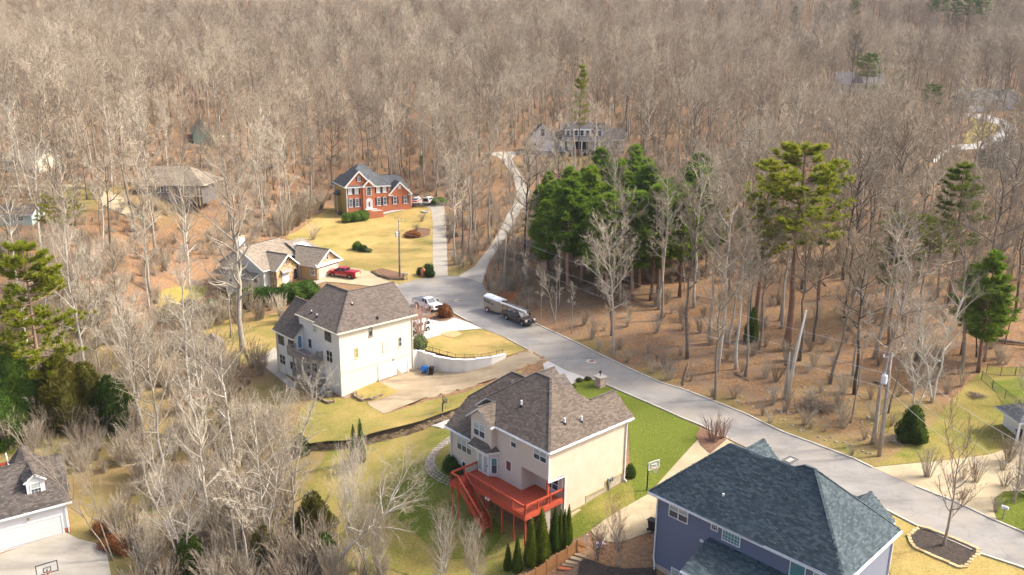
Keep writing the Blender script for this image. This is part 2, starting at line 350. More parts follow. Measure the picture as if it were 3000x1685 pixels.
def lawnmat(name,green,patch=.25,leaf=0.):
    'green 0 dormant straw .. 1 bright green'
    m,t,b=newmat(name); b.inputs['Roughness'].default_value=1; b.inputs['Specular IOR Level'].default_value=.05
    P=nd(t,'ShaderNodeTexCoord').outputs['Object']
    mp=nd(t,'ShaderNodeMapping'); mp.inputs['Rotation'].default_value=(0,0,.75); mp.inputs['Scale'].default_value=(.35,1,1); t.links.new(P,mp.inputs[0])
    n1=noise(t,.16,5,vec=P,rough=.65); n2=noise(t,.9,6,vec=mp.outputs[0],rough=.7); n3=noise(t,7,4,vec=P); n4=noise(t,30,2,vec=P)
    f=math_(t,'ADD',math_(t,'ADD',math_(t,'MULTIPLY',n1,1.),math_(t,'MULTIPLY',n2,.6)),green-.8)
    f=ramp(t,f,[(.5-patch,(0,0,0)),(.5+patch,(1,1,1))])
    straw=ramp(t,math_(t,'ADD',math_(t,'MULTIPLY',n3,.6),math_(t,'MULTIPLY',n2,.4)),[(.32,(.30,.20,.07)),(.5,(.46,.32,.115)),(.68,(.60,.45,.19))])
    grn=ramp(t,math_(t,'ADD',math_(t,'MULTIPLY',n3,.6),math_(t,'MULTIPLY',n4,.4)),[(.32,(.055,.080,.012)),(.5,(.125,.155,.022)),(.68,(.25,.25,.055))])
    c=mix(t,f,straw,grn)
    if leaf: c=mix(t,math_(t,'MULTIPLY',ramp(t,n3,[(.52,(0,0,0)),(.6,(1,1,1))]),leaf),c,(.34,.20,.10))
    t.links.new(c,b.inputs['Base Color']); bump(t,b,math_(t,'ADD',n3,n4),.6,.06); return m
def pavemat(name,c,c2,stain,stainamt=.5,scale=.35,joints=None,warm=None,cracks=False):
    m,t,b=newmat(name); b.inputs['Roughness'].default_value=.9; b.inputs['Specular IOR Level'].default_value=.2
    P=nd(t,'ShaderNodeTexCoord').outputs['Object']
    mp=nd(t,'ShaderNodeMapping'); mp.inputs['Rotation'].default_value=(0,0,-.62); mp.inputs['Scale'].default_value=(.22,1,1); t.links.new(P,mp.inputs[0])
    n=noise(t,scale,6,vec=P,rough=.65); n2=noise(t,scale*1.6,6,vec=mp.outputs[0],rough=.7); n3=noise(t,14,3,vec=P)
    col=ramp(t,n,[(.35,c),(.65,c2)])
    col=mix(t,math_(t,'MULTIPLY',ramp(t,n2,[(.48,(0,0,0)),(.72,(1,1,1))]),stainamt),col,stain)
    if warm: col=mix(t,math_(t,'MULTIPLY',ramp(t,noise(t,.12,4,vec=P),[(.45,(0,0,0)),(.62,(1,1,1))]),.7),col,warm)
    col=mix(t,math_(t,'MULTIPLY',n3,.3),col,tuple(x*.7 for x in c))
    # wandering cracks and tar lines
    vo=nd(t,'ShaderNodeTexVoronoi',feature='DISTANCE_TO_EDGE',i_Scale=.13 if cracks else .22); wv=nd(t,'ShaderNodeVectorMath',operation='ADD'); nn=nd(t,'ShaderNodeTexNoise',i_Scale=.5,i_Detail=5.); t.links.new(P,nn.inputs['Vector']); sc=nd(t,'ShaderNodeVectorMath',operation='SCALE'); sc.inputs['Scale'].default_value=2.5; t.links.new(nn.outputs['Color'],sc.inputs[0]); t.links.new(P,wv.inputs[0]); t.links.new(sc.outputs[0],wv.inputs[1]); t.links.new(wv.outputs[0],vo.inputs['Vector'])
    ck=ramp(t,vo.outputs['Distance'],[(0,(1,1,1)),(.012,(0,0,0))]); col=mix(t,math_(t,'MULTIPLY',ck,.22),col,tuple(x*.35 for x in c))
    t.links.new(col,b.inputs['Base Color']); bump(t,b,n3,.25,.02); return m
LITTER=litter_mat()
STRAW=lawnmat('dormant_lawn',.38,.22); STRAWG=lawnmat('half_green_lawn',.50,.3); GREEN=lawnmat('green_lawn',1.02,.30); SHADEG=lawnmat('lush_and_shadow_grass',1.45,.2)
LEAFY=lawnmat('leafy_lawn',.45,.25,.6)
ASPH=pavemat('worn_asphalt',(.25,.235,.215),(.34,.315,.28),(.14,.13,.12),.65,.3,warm=(.38,.325,.25),cracks=True)
CONC=pavemat('concrete',(.40,.355,.28),(.49,.44,.36),(.27,.225,.16),.6,.35); CONCW=pavemat('pale_concrete',(.52,.49,.43),(.60,.57,.51),(.42,.375,.30),.45,.35)
CONCB=pavemat('stained_concrete',(.34,.26,.16),(.45,.36,.24),(.17,.125,.08),.9,.3); CONCT=pavemat('tan_concrete',(.44,.35,.21),(.52,.43,.28),(.30,.23,.14),.5,.4)
MULCH=M('dark_mulch',(.035,.028,.024),(.085,.062,.045),5,1,bmp=.6,bscale=14); BROWNM=M('brown_mulch',(.13,.07,.04),(.26,.15,.09),4,1,bmp=.6,bscale=14); CHIPS=M('wood_chips',(.42,.24,.10),(.6,.42,.2),5,1,bmp=.6)
def worldpoly(px): return [tuple(G(*q)[:2]) if len(q)==2 else tuple(atz(*q)[:2]) for q in px]
def sheet(name,poly,mat,off=.05,step=2.,label=None,kind='structure',parent=None,top=False):
    bm=bmesh.new(); vs=[bm.verts.new((x,y,0)) for x,y in poly]; f=bm.faces.new(vs); bmesh.ops.triangulate(bm,faces=[f])
    xs=[p[0] for p in poly]; ys=[p[1] for p in poly]
    for a,(lo,hi) in enumerate(((min(xs),max(xs)),(min(ys),max(ys)))):
        k=math.floor(lo/step)+1
        while k*step<hi:
            c=[0,0,0]; c[a]=k*step; n=[0,0,0]; n[a]=1
            bmesh.ops.bisect_plane(bm,geom=bm.verts[:]+bm.edges[:]+bm.faces[:],plane_co=c,plane_no=n); k+=1
    co=np.array([v.co[:] for v in bm.verts]); z=gz(co[:,0],co[:,1],top)+off
    for v,zz in zip(bm.verts,z): v.co.z=zz
    bmesh.ops.recalc_face_normals(bm,faces=bm.faces)
    if sum(f.normal.z for f in bm.faces)<0: bmesh.ops.reverse_faces(bm,faces=bm.faces)
    me=bpy.data.meshes.new(name); bm.to_mesh(me); bm.free(); me.materials.append(mat)
    me.polygons.foreach_set('use_smooth',[True]*len(me.polygons))
    o=bpy.data.objects.new(name,me); COL.objects.link(o)
    return tag(o,label,kind=kind)
GX=axis([(-620,-150,9),(-150,-60,3),(-60,-32,1.2),(-32,12,.6),(12,62,1.2),(62,170,3),(170,620,9)])
GY=axis([(-30,56,3),(56,112,.6),(112,140,1.2),(140,240,2),(240,460,5),(460,1000,10)])
_X,_Y=np.meshgrid(GX,GY); _Z=np.concatenate([gz(_X[i:i+8],_Y[i:i+8]) for i in range(0,len(GY),8)])
me=bpy.data.meshes.new('ground'); nx,ny=len(GX),len(GY)
idx=(np.arange(ny-1)[:,None]*nx+np.arange(nx-1)[None]).ravel()
me.vertices.add(nx*ny); me.vertices.foreach_set('co',np.stack([_X,_Y,_Z],-1).astype('f').ravel())
q=np.stack([idx,idx+1,idx+1+nx,idx+nx],-1); me.loops.add(q.size); me.loops.foreach_set('vertex_index',q.ravel()); me.polygons.add(len(q))
me.polygons.foreach_set('loop_start',np.arange(len(q))*4); me.update(calc_edges=True); me.polygons.foreach_set('use_smooth',[True]*len(q))
# grassy margins of the wood: soft ground cover near the street verge and in the left hollow
at=me.attributes.new('grass','FLOAT','POINT')
gr=np.zeros(_X.shape)
for u,v,r,a in [(2300,1290,9,.8),(1700,1020,6,.7),(1900,1110,6,.7),(2100,1190,6,.7),(2480,1340,6,.9),(1340,770,8,.6),(1330,800,5,.8),(850,1330,14,.7),(700,1250,18,.6),(350,1500,14,.8),(320,1620,8,.9),(500,1300,16,.7),(60,1150,22,1.),(100,1280,14,1.),(30,1000,16,1.),(880,1450,12,.9),(700,1550,14,.7),(560,1000,10,.7),(230,570,12,1.),(430,600,9,.6),(120,610,10,.6),(2700,1250,10,.8),(740,1180,10,.9),(1000,1450,10,1.),(700,900,9,.8),(1150,1640,12,1.),(1500,485,9,.6),(1700,470,14,.7),(2350,1310,5,.8),(930,640,5,.7)]:
    p=G(u,v); gr=np.maximum(gr,a*np.exp(-(((_X-p[0])**2+(_Y-p[1])**2)/(r*r))))
at.data.foreach_set('value',gr.astype('f').ravel())
me.materials.append(LITTER); go=bpy.data.objects.new('ground',me); COL.objects.link(go); tag(go,'rolling ground covered in brown leaf litter under the bare woods',kind='structure')
# ---- lawns
W2=worldpoly
sheet('lawn',W2([(835,690),(858,684),(905,655),(935,630),(968,608),(990,608),(1017,628),(1100,640),(1195,612),(1228,602),(1268,601),(1268,810),(1230,818),(1167,832),(1105,810),(1085,796),(1000,780),(930,760),(870,720)]),STRAW,.04,3,'straw coloured dormant lawn sloping below the red brick house')
sheet('lawn',W2([(1243,997),(1298,981),(1332,971),(1415,965),(1449,978),(1500,1001),(1543,1024),(1481,1049),(1477,1043),(1397,1046),(1334,1048),(1268,1036),(1236,1026),(1212,1026),(1212,1000)]),STRAW,.04,1.5,'dormant lawn above the curved white retaining wall',top=True)
sheet('lawn',W2([(1676,1128),(1702,1114),(1746,1116),(1768,1128),(1798,1140),(1900,1184),(2000,1229),(2052,1254),(2039,1279),(2052,1308),(2088,1338),(2000,1400),(1905,1447),(1860,1473),(1850,1400),(1840,1250),(1700,1180)]),GREEN,.04,1.5,'bright green front lawn of the beige house along the street')
sheet('lawn',W2([(1860,1473),(1813,1499),(1731,1555),(1690,1578),(1650,1590),(1600,1570),(1660,1500),(1760,1450),(1838,1408),(1852,1400)]),lawnmat('patchy_lawn',.66,.3),.04,1.,'patchy grass strip beside the beige house wall')
sheet('lawn',[tuple(p) for p in push(BW,0,len(BW)-1,.1)[1:9]]+W2([(1345,1262),(1330,1330),(1420,1480),(1520,1550),(1600,1580),(1670,1590),(1560,1660),(1480,1700),(1250,1700),(1080,1650),(960,1540),(900,1440),(930,1380)]),lawnmat('back_lawn',.56,.30,.12),.04,1.5,'half green back lawn sloping below the block wall')
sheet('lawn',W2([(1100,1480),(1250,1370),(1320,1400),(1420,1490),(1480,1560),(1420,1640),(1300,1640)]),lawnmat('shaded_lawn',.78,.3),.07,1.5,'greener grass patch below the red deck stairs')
sheet('lawn',W2([(880,1195),(930,1165),(985,1166),(1006,1170),(1060,1164),(1085,1192),(1124,1215),(1248,1176),(1365,1149),(1435,1126),(1470,1110),(1525,1085),(1530,1092),(1480,1128),(1420,1163)])+[tuple(p) for p in push(BW,0,len(BW)-1,.12)[0:12]][::-1]+W2([(900,1292),(862,1262)]),STRAWG,.04,1.2,'yellow green lawn between the block wall and the sunken driveway',top=True)
sheet('lawn',W2([(1052,1120),(1112,1121),(1168,1148),(1150,1158),(1096,1176),(1056,1178),(1038,1166),(1034,1146)]),STRAW,.07,1.,'small straw lawn inside a curved block edge by the white house')
sheet('lawn',W2([(735,935),(815,915),(830,960),(808,1050),(770,1080),(690,1060),(600,1010),(560,980),(600,940)]),LEAFY,.04,2,'leaf strewn yellow lawn behind the white house')
sheet('lawn',W2([(450,880),(480,850),(560,838),(610,838),(600,868),(540,900),(470,930)]),STRAWG,.04,2,'small lawn behind the stone fronted house')
sheet('lawn',W2([(2560,1368),(2737,1352),(2893,1333),(2963,1311),(3060,1290),(3060,1080),(2890,1075),(2850,1110),(2780,1180),(2730,1250),(2670,1300),(2600,1345)]),lawnmat('verge_lawn',.58,.3,.3),.04,2,'thin yellow lawn beyond the utility pole')
sheet('lawn',W2([(3060,1436),(3000,1442),(2939,1443),(2914,1464),(2912,1496),(2921,1523),(2960,1546),(3060,1592)]),GREEN,.04,1.5,'green lawn island round the white mailbox')
sheet('lawn',W2([(2524,1463),(2590,1493),(2687,1545),(2873,1627),(3000,1670),(3080,1710),(3000,1800),(2620,1800),(2600,1600)]),STRAW,.04,1.5,'dormant front lawn of the blue house round the planter')
sheet('lawn',W2([(2900,1120),(3060,1090),(3060,1230),(2990,1230),(2940,1190)]),lawnmat('fenced_lawn',.75,.3),.08,2,'greener lawn inside the chain link fence')
sheet('lawn',W2([(-60,1010),(60,1000),(95,1090),(85,1240),(40,1330),(-60,1330)]),SHADEG,.05,2,'lush green lawn at the edge of the left hollow')
sheet('lawn',W2([(1292,1370),(1318,1352),(1340,1400),(1322,1420),(1300,1415),(1284,1395)]),SHADEG,.08,.8,'house shadow painted as dark green grass inside the curved paver path')  # shadow of the beige house, put into the grass colour as a darker patch
sheet('lawn',W2([(820,960),(850,955),(905,950),(905,1000),(815,1010)]),STRAWG,.04,2,'narrow lawn under the ivy bank')
sheet('lawn',W2([(2840,345),(2880,350),(2930,372),(2955,385),(2900,410),(2850,425),(2820,420),(2835,380)]),STRAWG,.2,5,'lawn before the house with white dormers')
# ---- paving
EDGE_R=[(1167,834),(1210,822),(1268,810),(1342,810),(1373,816),(1412,830),(1427,857),(1434,880),(1470,900),(1510,920),(1559,944),(1637,981),(1757,1040),(1854,1086),(1940,1124),(2000,1142),(2186,1215),(2295,1268),(2505,1347),(2555,1372),(2683,1427),(2800,1473),(2908,1524),(3000,1563),(3120,1620)]
EDGE_L=[(3120,1735),(3000,1667),(2873,1625),(2687,1543),(2586,1491),(2524,1462),(2300,1365),(2132,1286),(2054,1248),(2000,1227),(1900,1182),(1798,1138),(1757,1121),(1711,1106),(1660,1086),(1606,1057),(1544,1024),(1485,993),(1415,964),(1369,940),(1322,915),(1290,908),(1250,925),(1215,935),(1190,925),(1165,890),(1145,860),(1150,845)]
z0=lambda L:[(u,v,0.05) for u,v in L]
sheet('street',W2(EDGE_R+EDGE_L),ASPH,.07,2,'pale worn asphalt street ending in a cul-de-sac')
sheet('driveway',SUNKP[:-6]+SUNKP[-6:],CONCB,.03,1.,'stained brown concrete drive down to the white house garage')
sheet('driveway',W2([(1200,1003),(1244,996),(1302,980),(1340,970),(1414,964),(1369,944),(1327,931),(1300,941),(1268,936),(1240,944),(1205,960)]),CONCW,.075,1.5,'white concrete parking pad beside the white house')
sheet('driveway',W2([(935,821),(1000,789),(1035,786),(1085,797),(1105,812),(1168,834),(1150,846),(1081,839),(1000,830),(956,827)]),CONCT,.09,2,'tan concrete driveway under the red pickup')
sheet('driveway',W2([(1268,811),(1268,650),(1263,615),(1246,605),(1205,603),(1205,588),(1240,583),(1280,587),(1300,600),(1306,640),(1312,809)]),CONC,.09,2,'straight concrete driveway up to the red brick house')
sheet('driveway',W2([(1344,812),(1348,807),(1390,782),(1429,732),(1460,682),(1507,592),(1514,562),(1502,513),(1463,463),(1400,450),(1450,447),(1524,444),(1570,448),(1570,459),(1512,454),(1499,466),(1533,522),(1552,562),(1547,590),(1518,632),(1468,717),(1433,768),(1412,831),(1380,819)]),CONC,.09,2.5,'long curved concrete driveway climbing through the wood')
sheet('driveway',W2([(2555,1372),(2738,1354),(2893,1335),(2963,1313),(3080,1290),(3080,1432),(3000,1441),(2939,1442),(2912,1463),(2910,1497),(2919,1523),(2800,1474),(2683,1427)]),CONCT,.09,2,'broad tan concrete driveway across the street')
sheet('driveway',W2([(1904,1446),(1813,1498),(1731,1554),(1742,1572),(1775,1588),(1812,1592),(1870,1572),(1960,1545),(2000,1440),(2100,1330),(2150,1300),(2100,1270),(2070,1262)]),CONCT,.06,1.5,'concrete driveway beside the blue house')
sheet('driveway',W2([(1672,1129),(1700,1113),(1750,1113),(1711,1106),(1660,1087),(1606,1058),(1590,1068),(1600,1100)]),CONCW,.08,1.,'white concrete driveway of the beige house')
sheet('driveway',W2([(0,1625),(185,1558),(230,1580),(310,1600),(325,1685),(310,1760),(-90,1760),(-90,1650)]),CONC,.06,1.5,'cracked concrete apron before the white garage')
sheet('driveway',W2([(2738,481),(2773,447),(2893,435),(2940,412),(2982,384),(2963,361),(2893,338),(2835,333),(2835,343),(2876,348),(2935,373),(2900,405),(2854,423),(2777,428),(2730,470)]),CONCW,.25,5,'pale driveway below the house with white dormers')
sheet('path',W2([(0,553),(120,549),(245,552),(290,560),(300,605),(360,630),(430,650),(432,643),(365,618),(312,598),(312,556),(250,545),(120,541),(0,545)]),CONCT,.2,4,'narrow gravel lane through the left woods')
sheet('path',W2([(883,838),(905,828),(935,822),(956,826),(925,836),(898,842),(880,846)]),CONC,.1,1,'curved walk to the stone porch')
sheet('path',W2([(1200,612),(1180,612),(1130,622),(1095,630),(1098,634),(1135,626),(1183,616),(1210,608)]),CONCW,.1,1.5,'walk along the front of the brick house')
sheet('path',W2([(756,1055),(805,1018),(812,1030),(822,1085),(870,1130),(855,1142),(806,1100),(770,1070)]),CONC,.06,1,'narrow concrete walk beside the white house')
sheet('patio',W2([(1302,1231),(1262,1240),(1252,1244),(1298,1258),(1318,1248),(1335,1240),(1350,1225)]),CONCW,.09,.6,'small concrete slab under the basketball hoop')
sheet('mulch_bed',W2([(2050,1256),(2039,1279),(2052,1306),(2080,1332),(2128,1290)]),BROWNM,.09,1,'brown mulch bed at the corner of the green lawn')
sheet('mulch_bed',W2([(1287,980),(1301,975),(1332,970),(1357,980),(1325,992)]),CHIPS,.1,.8,'square bed of orange wood chips on the dormant lawn')
sheet('mulch_bed',W2([(1268,938),(1275,928),(1300,918),(1325,926),(1330,932),(1310,941),(1290,943)]),BROWNM,.12,.8,'round brown bed by the white truck')
sheet('mulch_bed',W2([(860,880),(890,862),(925,850),(960,848),(945,842),(900,846),(875,855),(850,868)]),BROWNM,.1,1,'brown bed before the stone house')
sheet('mulch_bed',W2([(2665,1565),(2690,1552),(2722,1555),(2800,1585),(2860,1612),(2868,1625),(2832,1660),(2807,1662),(2726,1628),(2678,1606),(2660,1585)]),MULCH,.12,.8,'dark mulch inside the kerbed planter')
sheet('mulch_bed',W2([(1105,797),(1090,795),(1120,787),(1175,800),(1190,812),(1180,822),(1140,820)]),BROWNM,.1,1,'stone edged bed round the near utility pole')
sheet('mulch_bed',W2([(1178,690),(1190,680),(1230,668),(1262,672),(1258,690),(1235,697),(1200,698)]),BROWNM,.12,1.5,'planted bed beside the straight driveway')
# kerbs
CURB=M('kerb_concrete',(.42,.38,.31),(.52,.47,.38),1.5,.9)
def strip(name,pts,w,h,mat,off=0,parent=None,wob=0):
    'low raised strip following the ground along world points'
    mb=MB(); P=[np.array(p[:2]) for p in pts]; Q=[P[0]]
    for a,b in zip(P[:-1],P[1:]):
        n=max(1,int(np.hypot(*(b-a))/1.5)); Q+=[a+(b-a)*(i+1)/n for i in range(n)]
    Q=np.array(Q); T=np.gradient(Q,axis=0); T/=np.hypot(T[:,0],T[:,1])[:,None]+1e-9; N=np.c_[-T[:,1],T[:,0]]
    z=gz(Q[:,0],Q[:,1]); vs=[];fs=[]
    for i in range(len(Q)):
        for s,zz in ((-.5,-.3),(-.5,h),(.5,h),(.5,-.3)): vs.append((*(Q[i]+N[i]*w*s),z[i]+off+zz))
        if i:
            b=4*i; fs+=[(b-4+k,b-4+(k+1)%4,b+(k+1)%4,b+k) for k in range(4)]
    mb.add(vs,fs); mb.f+=[(0,1,2,3),(len(vs)-4,len(vs)-3,len(vs)-2,len(vs)-1)]; mb.m+=[0,0]
    return mb.build(name,mat,parent)
ER=W2(EDGE_R); EL=W2(EDGE_L)
for seg in (ER[6:9],ER[10:20],ER[20:],EL[0:6],EL[7:13],EL[16:18],EL[19:22]):
    tag(strip('kerb',seg,.22,.16,CURB),kind='structure')
# ---------------------------------------------------------------- houses
SIDE_W=siding('white_painted_brick',(.74,.71,.64),.10,((.34,.27,.16),-3.4,.5),.10,.35)
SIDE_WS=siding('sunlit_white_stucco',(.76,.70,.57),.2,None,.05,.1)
SIDE_T=siding('beige_vinyl',(.62,.53,.43),.12); STUC_T=M('beige_stucco',(.66,.56,.42),(.60,.50,.36),1.2,.9,bmp=.1,bscale=30)
SIDE_B=siding('slate_blue_vinyl',(.13,.16,.23),.13); STUC_B=siding('blue_grey_vinyl',(.20,.23,.30),.13)
SIDE_BL=siding('white_vinyl',(.80,.80,.79),.12); OLIVE=siding('olive_siding',(.36,.27,.08),.16); SIDE_GR=siding('grey_green_siding',(.16,.22,.18),.18)
SIDE_G=siding('grey_brown_siding',(.20,.18,.17),.2); SIDE_ST=siding('pale_grey_siding',(.62,.60,.55),.14); TANSTUC=M('tan_stucco',(.55,.36,.17),(.48,.31,.15),1.5,.9)
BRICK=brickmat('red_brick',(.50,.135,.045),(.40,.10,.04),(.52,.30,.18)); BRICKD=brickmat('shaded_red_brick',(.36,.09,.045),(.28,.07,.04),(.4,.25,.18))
BLOCK=brickmat('foundation_block',(.52,.45,.33),(.42,.36,.26),(.36,.31,.24),.4,.2); BEIGEBR=brickmat('beige_brick',(.46,.36,.28),(.38,.30,.24),(.5,.45,.38))
STONE=M('fieldstone',(.62,.42,.20),(.30,.22,.15),2.2,.95,bmp=.8,bscale=3,detail=3,mid=(.42,.56))
R_W=roofmat('brown_grey_shingle',(.138,.11,.09),(.19,.155,.128),.095,streak=.18); R_T=roofmat('taupe_shingle',(.150,.118,.092),(.215,.172,.135),.1,geom=True); R_TB=roofmat('taupe_shingle_flat',(.12,.10,.085),(.20,.165,.135),.1)
R_B=roofmat('blue_grey_shingle',(.066,.090,.100),(.125,.15,.155),.1,geom=True); R_BB=roofmat('blue_grey_shingle_flat',(.06,.08,.09),(.115,.14,.145),.1)
R_K=roofmat('slate_grey_shingle',(.115,.12,.125),(.17,.175,.175),.12); R_S=roofmat('tan_shingle',(.27,.22,.165),(.36,.30,.23),.1)
R_L=roofmat('mottled_brown_shingle',(.105,.09,.08),(.20,.165,.14),.1,geom=True); R_LB=roofmat('mottled_brown_flat',(.10,.085,.075),(.18,.15,.13),.1); R_G=roofmat('old_tan_shingle',(.30,.245,.18),(.37,.31,.24),.12)
class House:
    def __init__(s,name,P,yaw,label,cat='house',group=None):
        s.P=(float(P[0]),float(P[1])); s.yaw=math.radians(yaw); s.root=empty(name,(s.P[0],s.P[1],0),s.yaw,label,cat,group)
    def world(s,a,b,z=0):
        c,n=math.cos(s.yaw),math.sin(s.yaw); return Vector((s.P[0]+a*c-b*n,s.P[1]+a*n+b*c,z))
    def part(s,name,mb,mats,parent=None,smooth=False): return mb.build(name,mats,parent or s.root,smooth)
    def mass(s,ab,z0,z1,mat,name='wall'):
        mb=MB(); mb.prism([(a,b,z0) for a,b in ab],(0,0,z1-z0)); return s.part(name,mb,mat)
    def rect(s,a0,a1,b0,b1,z0,z1,mat,name='wall'): return s.mass([(a0,b0),(a1,b0),(a1,b1),(a0,b1)],z0,z1,mat,name)
    def gable_a(s,bz,a0,a1,mat,name='wall'):
        mb=MB(); mb.prism([(a0,b,z) for b,z in bz],(a1-a0,0,0)); return s.part(name,mb,mat)
    def gable_b(s,az,b0,b1,mat,name='wall'):
        mb=MB(); mb.prism([(a,b0,z) for a,z in az],(0,b1-b0,0)); return s.part(name,mb,mat)
    def roof(s,polys,mat,trim=WHITE,th=.17,name='roof'):
        mb=MB()
        for P in polys:
            k=len(mb.m); mb.prism([Vector(p)-Vector((0,0,th)) for p in P],(0,0,th),0,1); mb.m[k]=1   # underside and sides take the trim colour
        return s.part(name,mb,[mat,trim])
    def ridge(s,segs,mat,w=.22):
        for p,q in segs: mb=MB(); mb.beam(p,q,w,.07); s.part('ridge_cap',mb,mat)
    def gutter(s,segs,mat=WHITE):
        for p,q in segs:
            mb=MB(); mb.beam(Vector(p)-Vector((0,0,.1)),Vector(q)-Vector((0,0,.1)),.13,.13); s.part('gutter',mb,mat)
    def spout(s,pts,mat=WHITE,w=.10):
        mb=MB()
        for p,q in zip(pts[:-1],pts[1:]): mb.beam(p,q,w,w)
        s.part('downspout',mb,mat)
    def on(s,face,sg,t0,t1,z0,z1,d0,d1,mb,mi=0):
        'box on a wall plane: face=(axis,k,outward sign)'
        ax,k,sn=face; lo,hi=sorted((k+sn*d0,k+sn*d1)); t0,t1=sorted((t0,t1))
        if ax=='a': mb.box(lo,hi,t0,t1,z0,z1,mi)
        else: mb.box(t0,t1,lo,hi,z0,z1,mi)
    def win(s,face,t0,t1,z0,z1,cols=1,grid=None,fm=None,gl=None,up=None,w=.07,sash=True,name='window',sill=False):
        fm=fm or WHITE; gl=gl or GLASS; t0,t1=sorted((t0,t1)); mb=MB(); s.on
        B=lambda a,b,c,d,m=mb,e=.055: s.on(face,0,a,b,c,d,-.02,e,m)
        B(t0,t1,z0,z0+w); B(t0,t1,z1-w,z1); B(t0,t0+w,z0+w,z1-w); B(t1-w,t1,z0+w,z1-w)
        for i in range(1,cols):
            c=t0+(t1-t0)*i/cols; B(c-w*.6,c+w*.6,z0+w,z1-w)
        zm=(z0+z1)/2
        if sash: B(t0+w,t1-w,zm-.03,zm+.03,e=.045)
        if grid:
            for i in range(1,grid[0]): c=t0+(t1-t0)*i/grid[0]; B(c-.012,c+.012,z0+w,z1-w,e=.035)
            for i in range(1,grid[1]): c=z0+(z1-z0)*i/grid[1]; B(t0+w,t1-w,c-.012,c+.012,e=.033)
        if sill: B(t0-.08,t1+.08,z0-.09,z0-.002,e=.1)
        o=s.part(name,mb,fm)
        p=MB(); s.on(face,0,t0+w*.8,t1-w*.8,z0+w*.8,zm if up else z1-w*.8,-.02,.02,p); s.part('pane',p,gl,o)
        if up:
            p=MB(); s.on(face,0,t0+w*.8,t1-w*.8,zm+.002,z1-w*.8,-.02,.022,p); s.part('pane',p,up,o)
        return o
    def shutter(s,face,t0,t1,z0,z1,mat):
        mb=MB(); s.on(face,0,t0,t1,z0,z1,0,.04,mb); n=int((z1-z0)/.16)
        for i in range(n): z=z0+.06+(z1-z0-.12)*i/n; s.on(face,0,t0+.05,t1-.05,z,z+.09,.04,.055,mb)
        s.part('shutter',mb,mat)
    def door(s,face,t0,t1,z0,z1,mat=WHITE,gl=None,lite=(.25,.75,.2,.9),knob=True,name='door'):
        t0,t1=sorted((t0,t1)); mb=MB(); s.on(face,0,t0,t1,z0,z1,-.02,.05,mb); w=t1-t0
        for a,b,c,d in ((t0-.09,t0-.003,z0,z1+.09),(t1+.003,t1+.09,z0,z1+.09),(t0,t1,z1+.003,z1+.09)): s.on(face,0,a,b,c,d,-.02,.08,mb)
        o=s.part(name,mb,mat)
        if gl:
            p=MB(); s.on(face,0,t0+w*lite[0],t0+w*lite[1],z0+(z1-z0)*lite[2],z0+(z1-z0)*lite[3],.03,.062,p); s.part('pane',p,gl,o)
        if knob:
            p=MB(); s.on(face,0,t0+.06,t0+.12,z0+.95,z0+1.1,.05,.11,p); s.part('handle',p,BLACK,o)
        return o
    def garage(s,face,t0,t1,z0,z1,mat,rows=4,cols=4):
        t0,t1=sorted((t0,t1)); mb=MB(); s.on(face,0,t0-.14,t1+.14,z0,z1+.14,-.02,.012,mb)
        for a,b,c,d in ((t0-.16,t0-.02,z0,z1+.16),(t1+.02,t1+.16,z0,z1+.16),(t0-.02,t1+.02,z1+.02,z1+.16)): s.on(face,0,a,b,c,d,.013,.09,mb)
        o=s.part('garage_door',mb,[WHITE])
        for i in range(rows):
            p=MB(); a,b=z0+(z1-z0)*i/rows+.008,z0+(z1-z0)*(i+1)/rows-.008; s.on(face,0,t0,t1,a,b,.013,.045,p)
            for j in range(cols):
                c=t0+(t1-t0)*(j+.12)/cols; d=t0+(t1-t0)*(j+.88)/cols; s.on(face,0,c,d,a+.09,b-.09,.045,.058,p)
            s.part('panel',p,mat,o)
        return o
    def vent(s,a,b,z,h=.45,mat=WHITE):
        mb=MB(); mb.lathe([(.09,-.15),(.09,h)],8,0,(a,b,z)); mb.lathe([(.2,-.2),(.15,.06)],8,1,(a,b,z)); s.part('vent_pipe',mb,[mat,DARK])
    def shingles(s,polys,mat,near=300,ex=.15,tw=.32,seed=1):
        r=random.Random(seed); tabs=[]
        cam_l=Matrix.Translation((s.P[0],s.P[1],0))@Matrix.Rotation(s.yaw,4,'Z'); cl=cam_l.inverted()@Vector((0,0,H))
        for P in polys:
            P=[Vector(p) for p in P]; n=Vector((0,0,0))
            for i in range(len(P)): n+=P[i].cross(P[(i+1)%len(P)])
            n.normalize(); n=n if n.z>0 else -n
            if (cl-P[0]).dot(n)<0: continue
            e=Vector((0,0,1)).cross(n).normalized(); u=n.cross(e)
            o=P[0]; Q=[((p-o).dot(e),(p-o).dot(u)) for p in P]
            x0,x1=min(q[0] for q in Q),max(q[0] for q in Q); y0,y1=min(q[1] for q in Q),max(q[1] for q in Q)
            rows=int((y1-y0)/ex)
            for k in range(rows+1):
                v=y0+k*ex; off=r.random()*tw; nn=int((x1-x0)/tw)+2
                xs=np.array([x0-tw+off+i*tw for i in range(nn)]); ok=inpoly(xs+tw/2,np.full(nn,v+ex*.55),Q)
                for x in xs[ok]: tabs.append((o+e*float(x)+u*v,e,u,n))
        tabs.sort(key=lambda t:(t[0]-cl).length)
        def geo(t,mb):
            c,e,u,n=t; w=tw-.012; j=r.uniform(-.008,.008); c=c+n*.004
            p=[c+u*j,c+e*w+u*j,c+e*w+u*(ex*1.12)+n*.002,c+u*(ex*1.12)+n*.002]; lift=.026+r.random()*.014
            mb.add([p[0]+n*lift,p[1]+n*lift,p[2],p[3],p[0],p[1]],[(0,1,2,3),(4,5,1,0),(4,0,3),(1,5,2)])
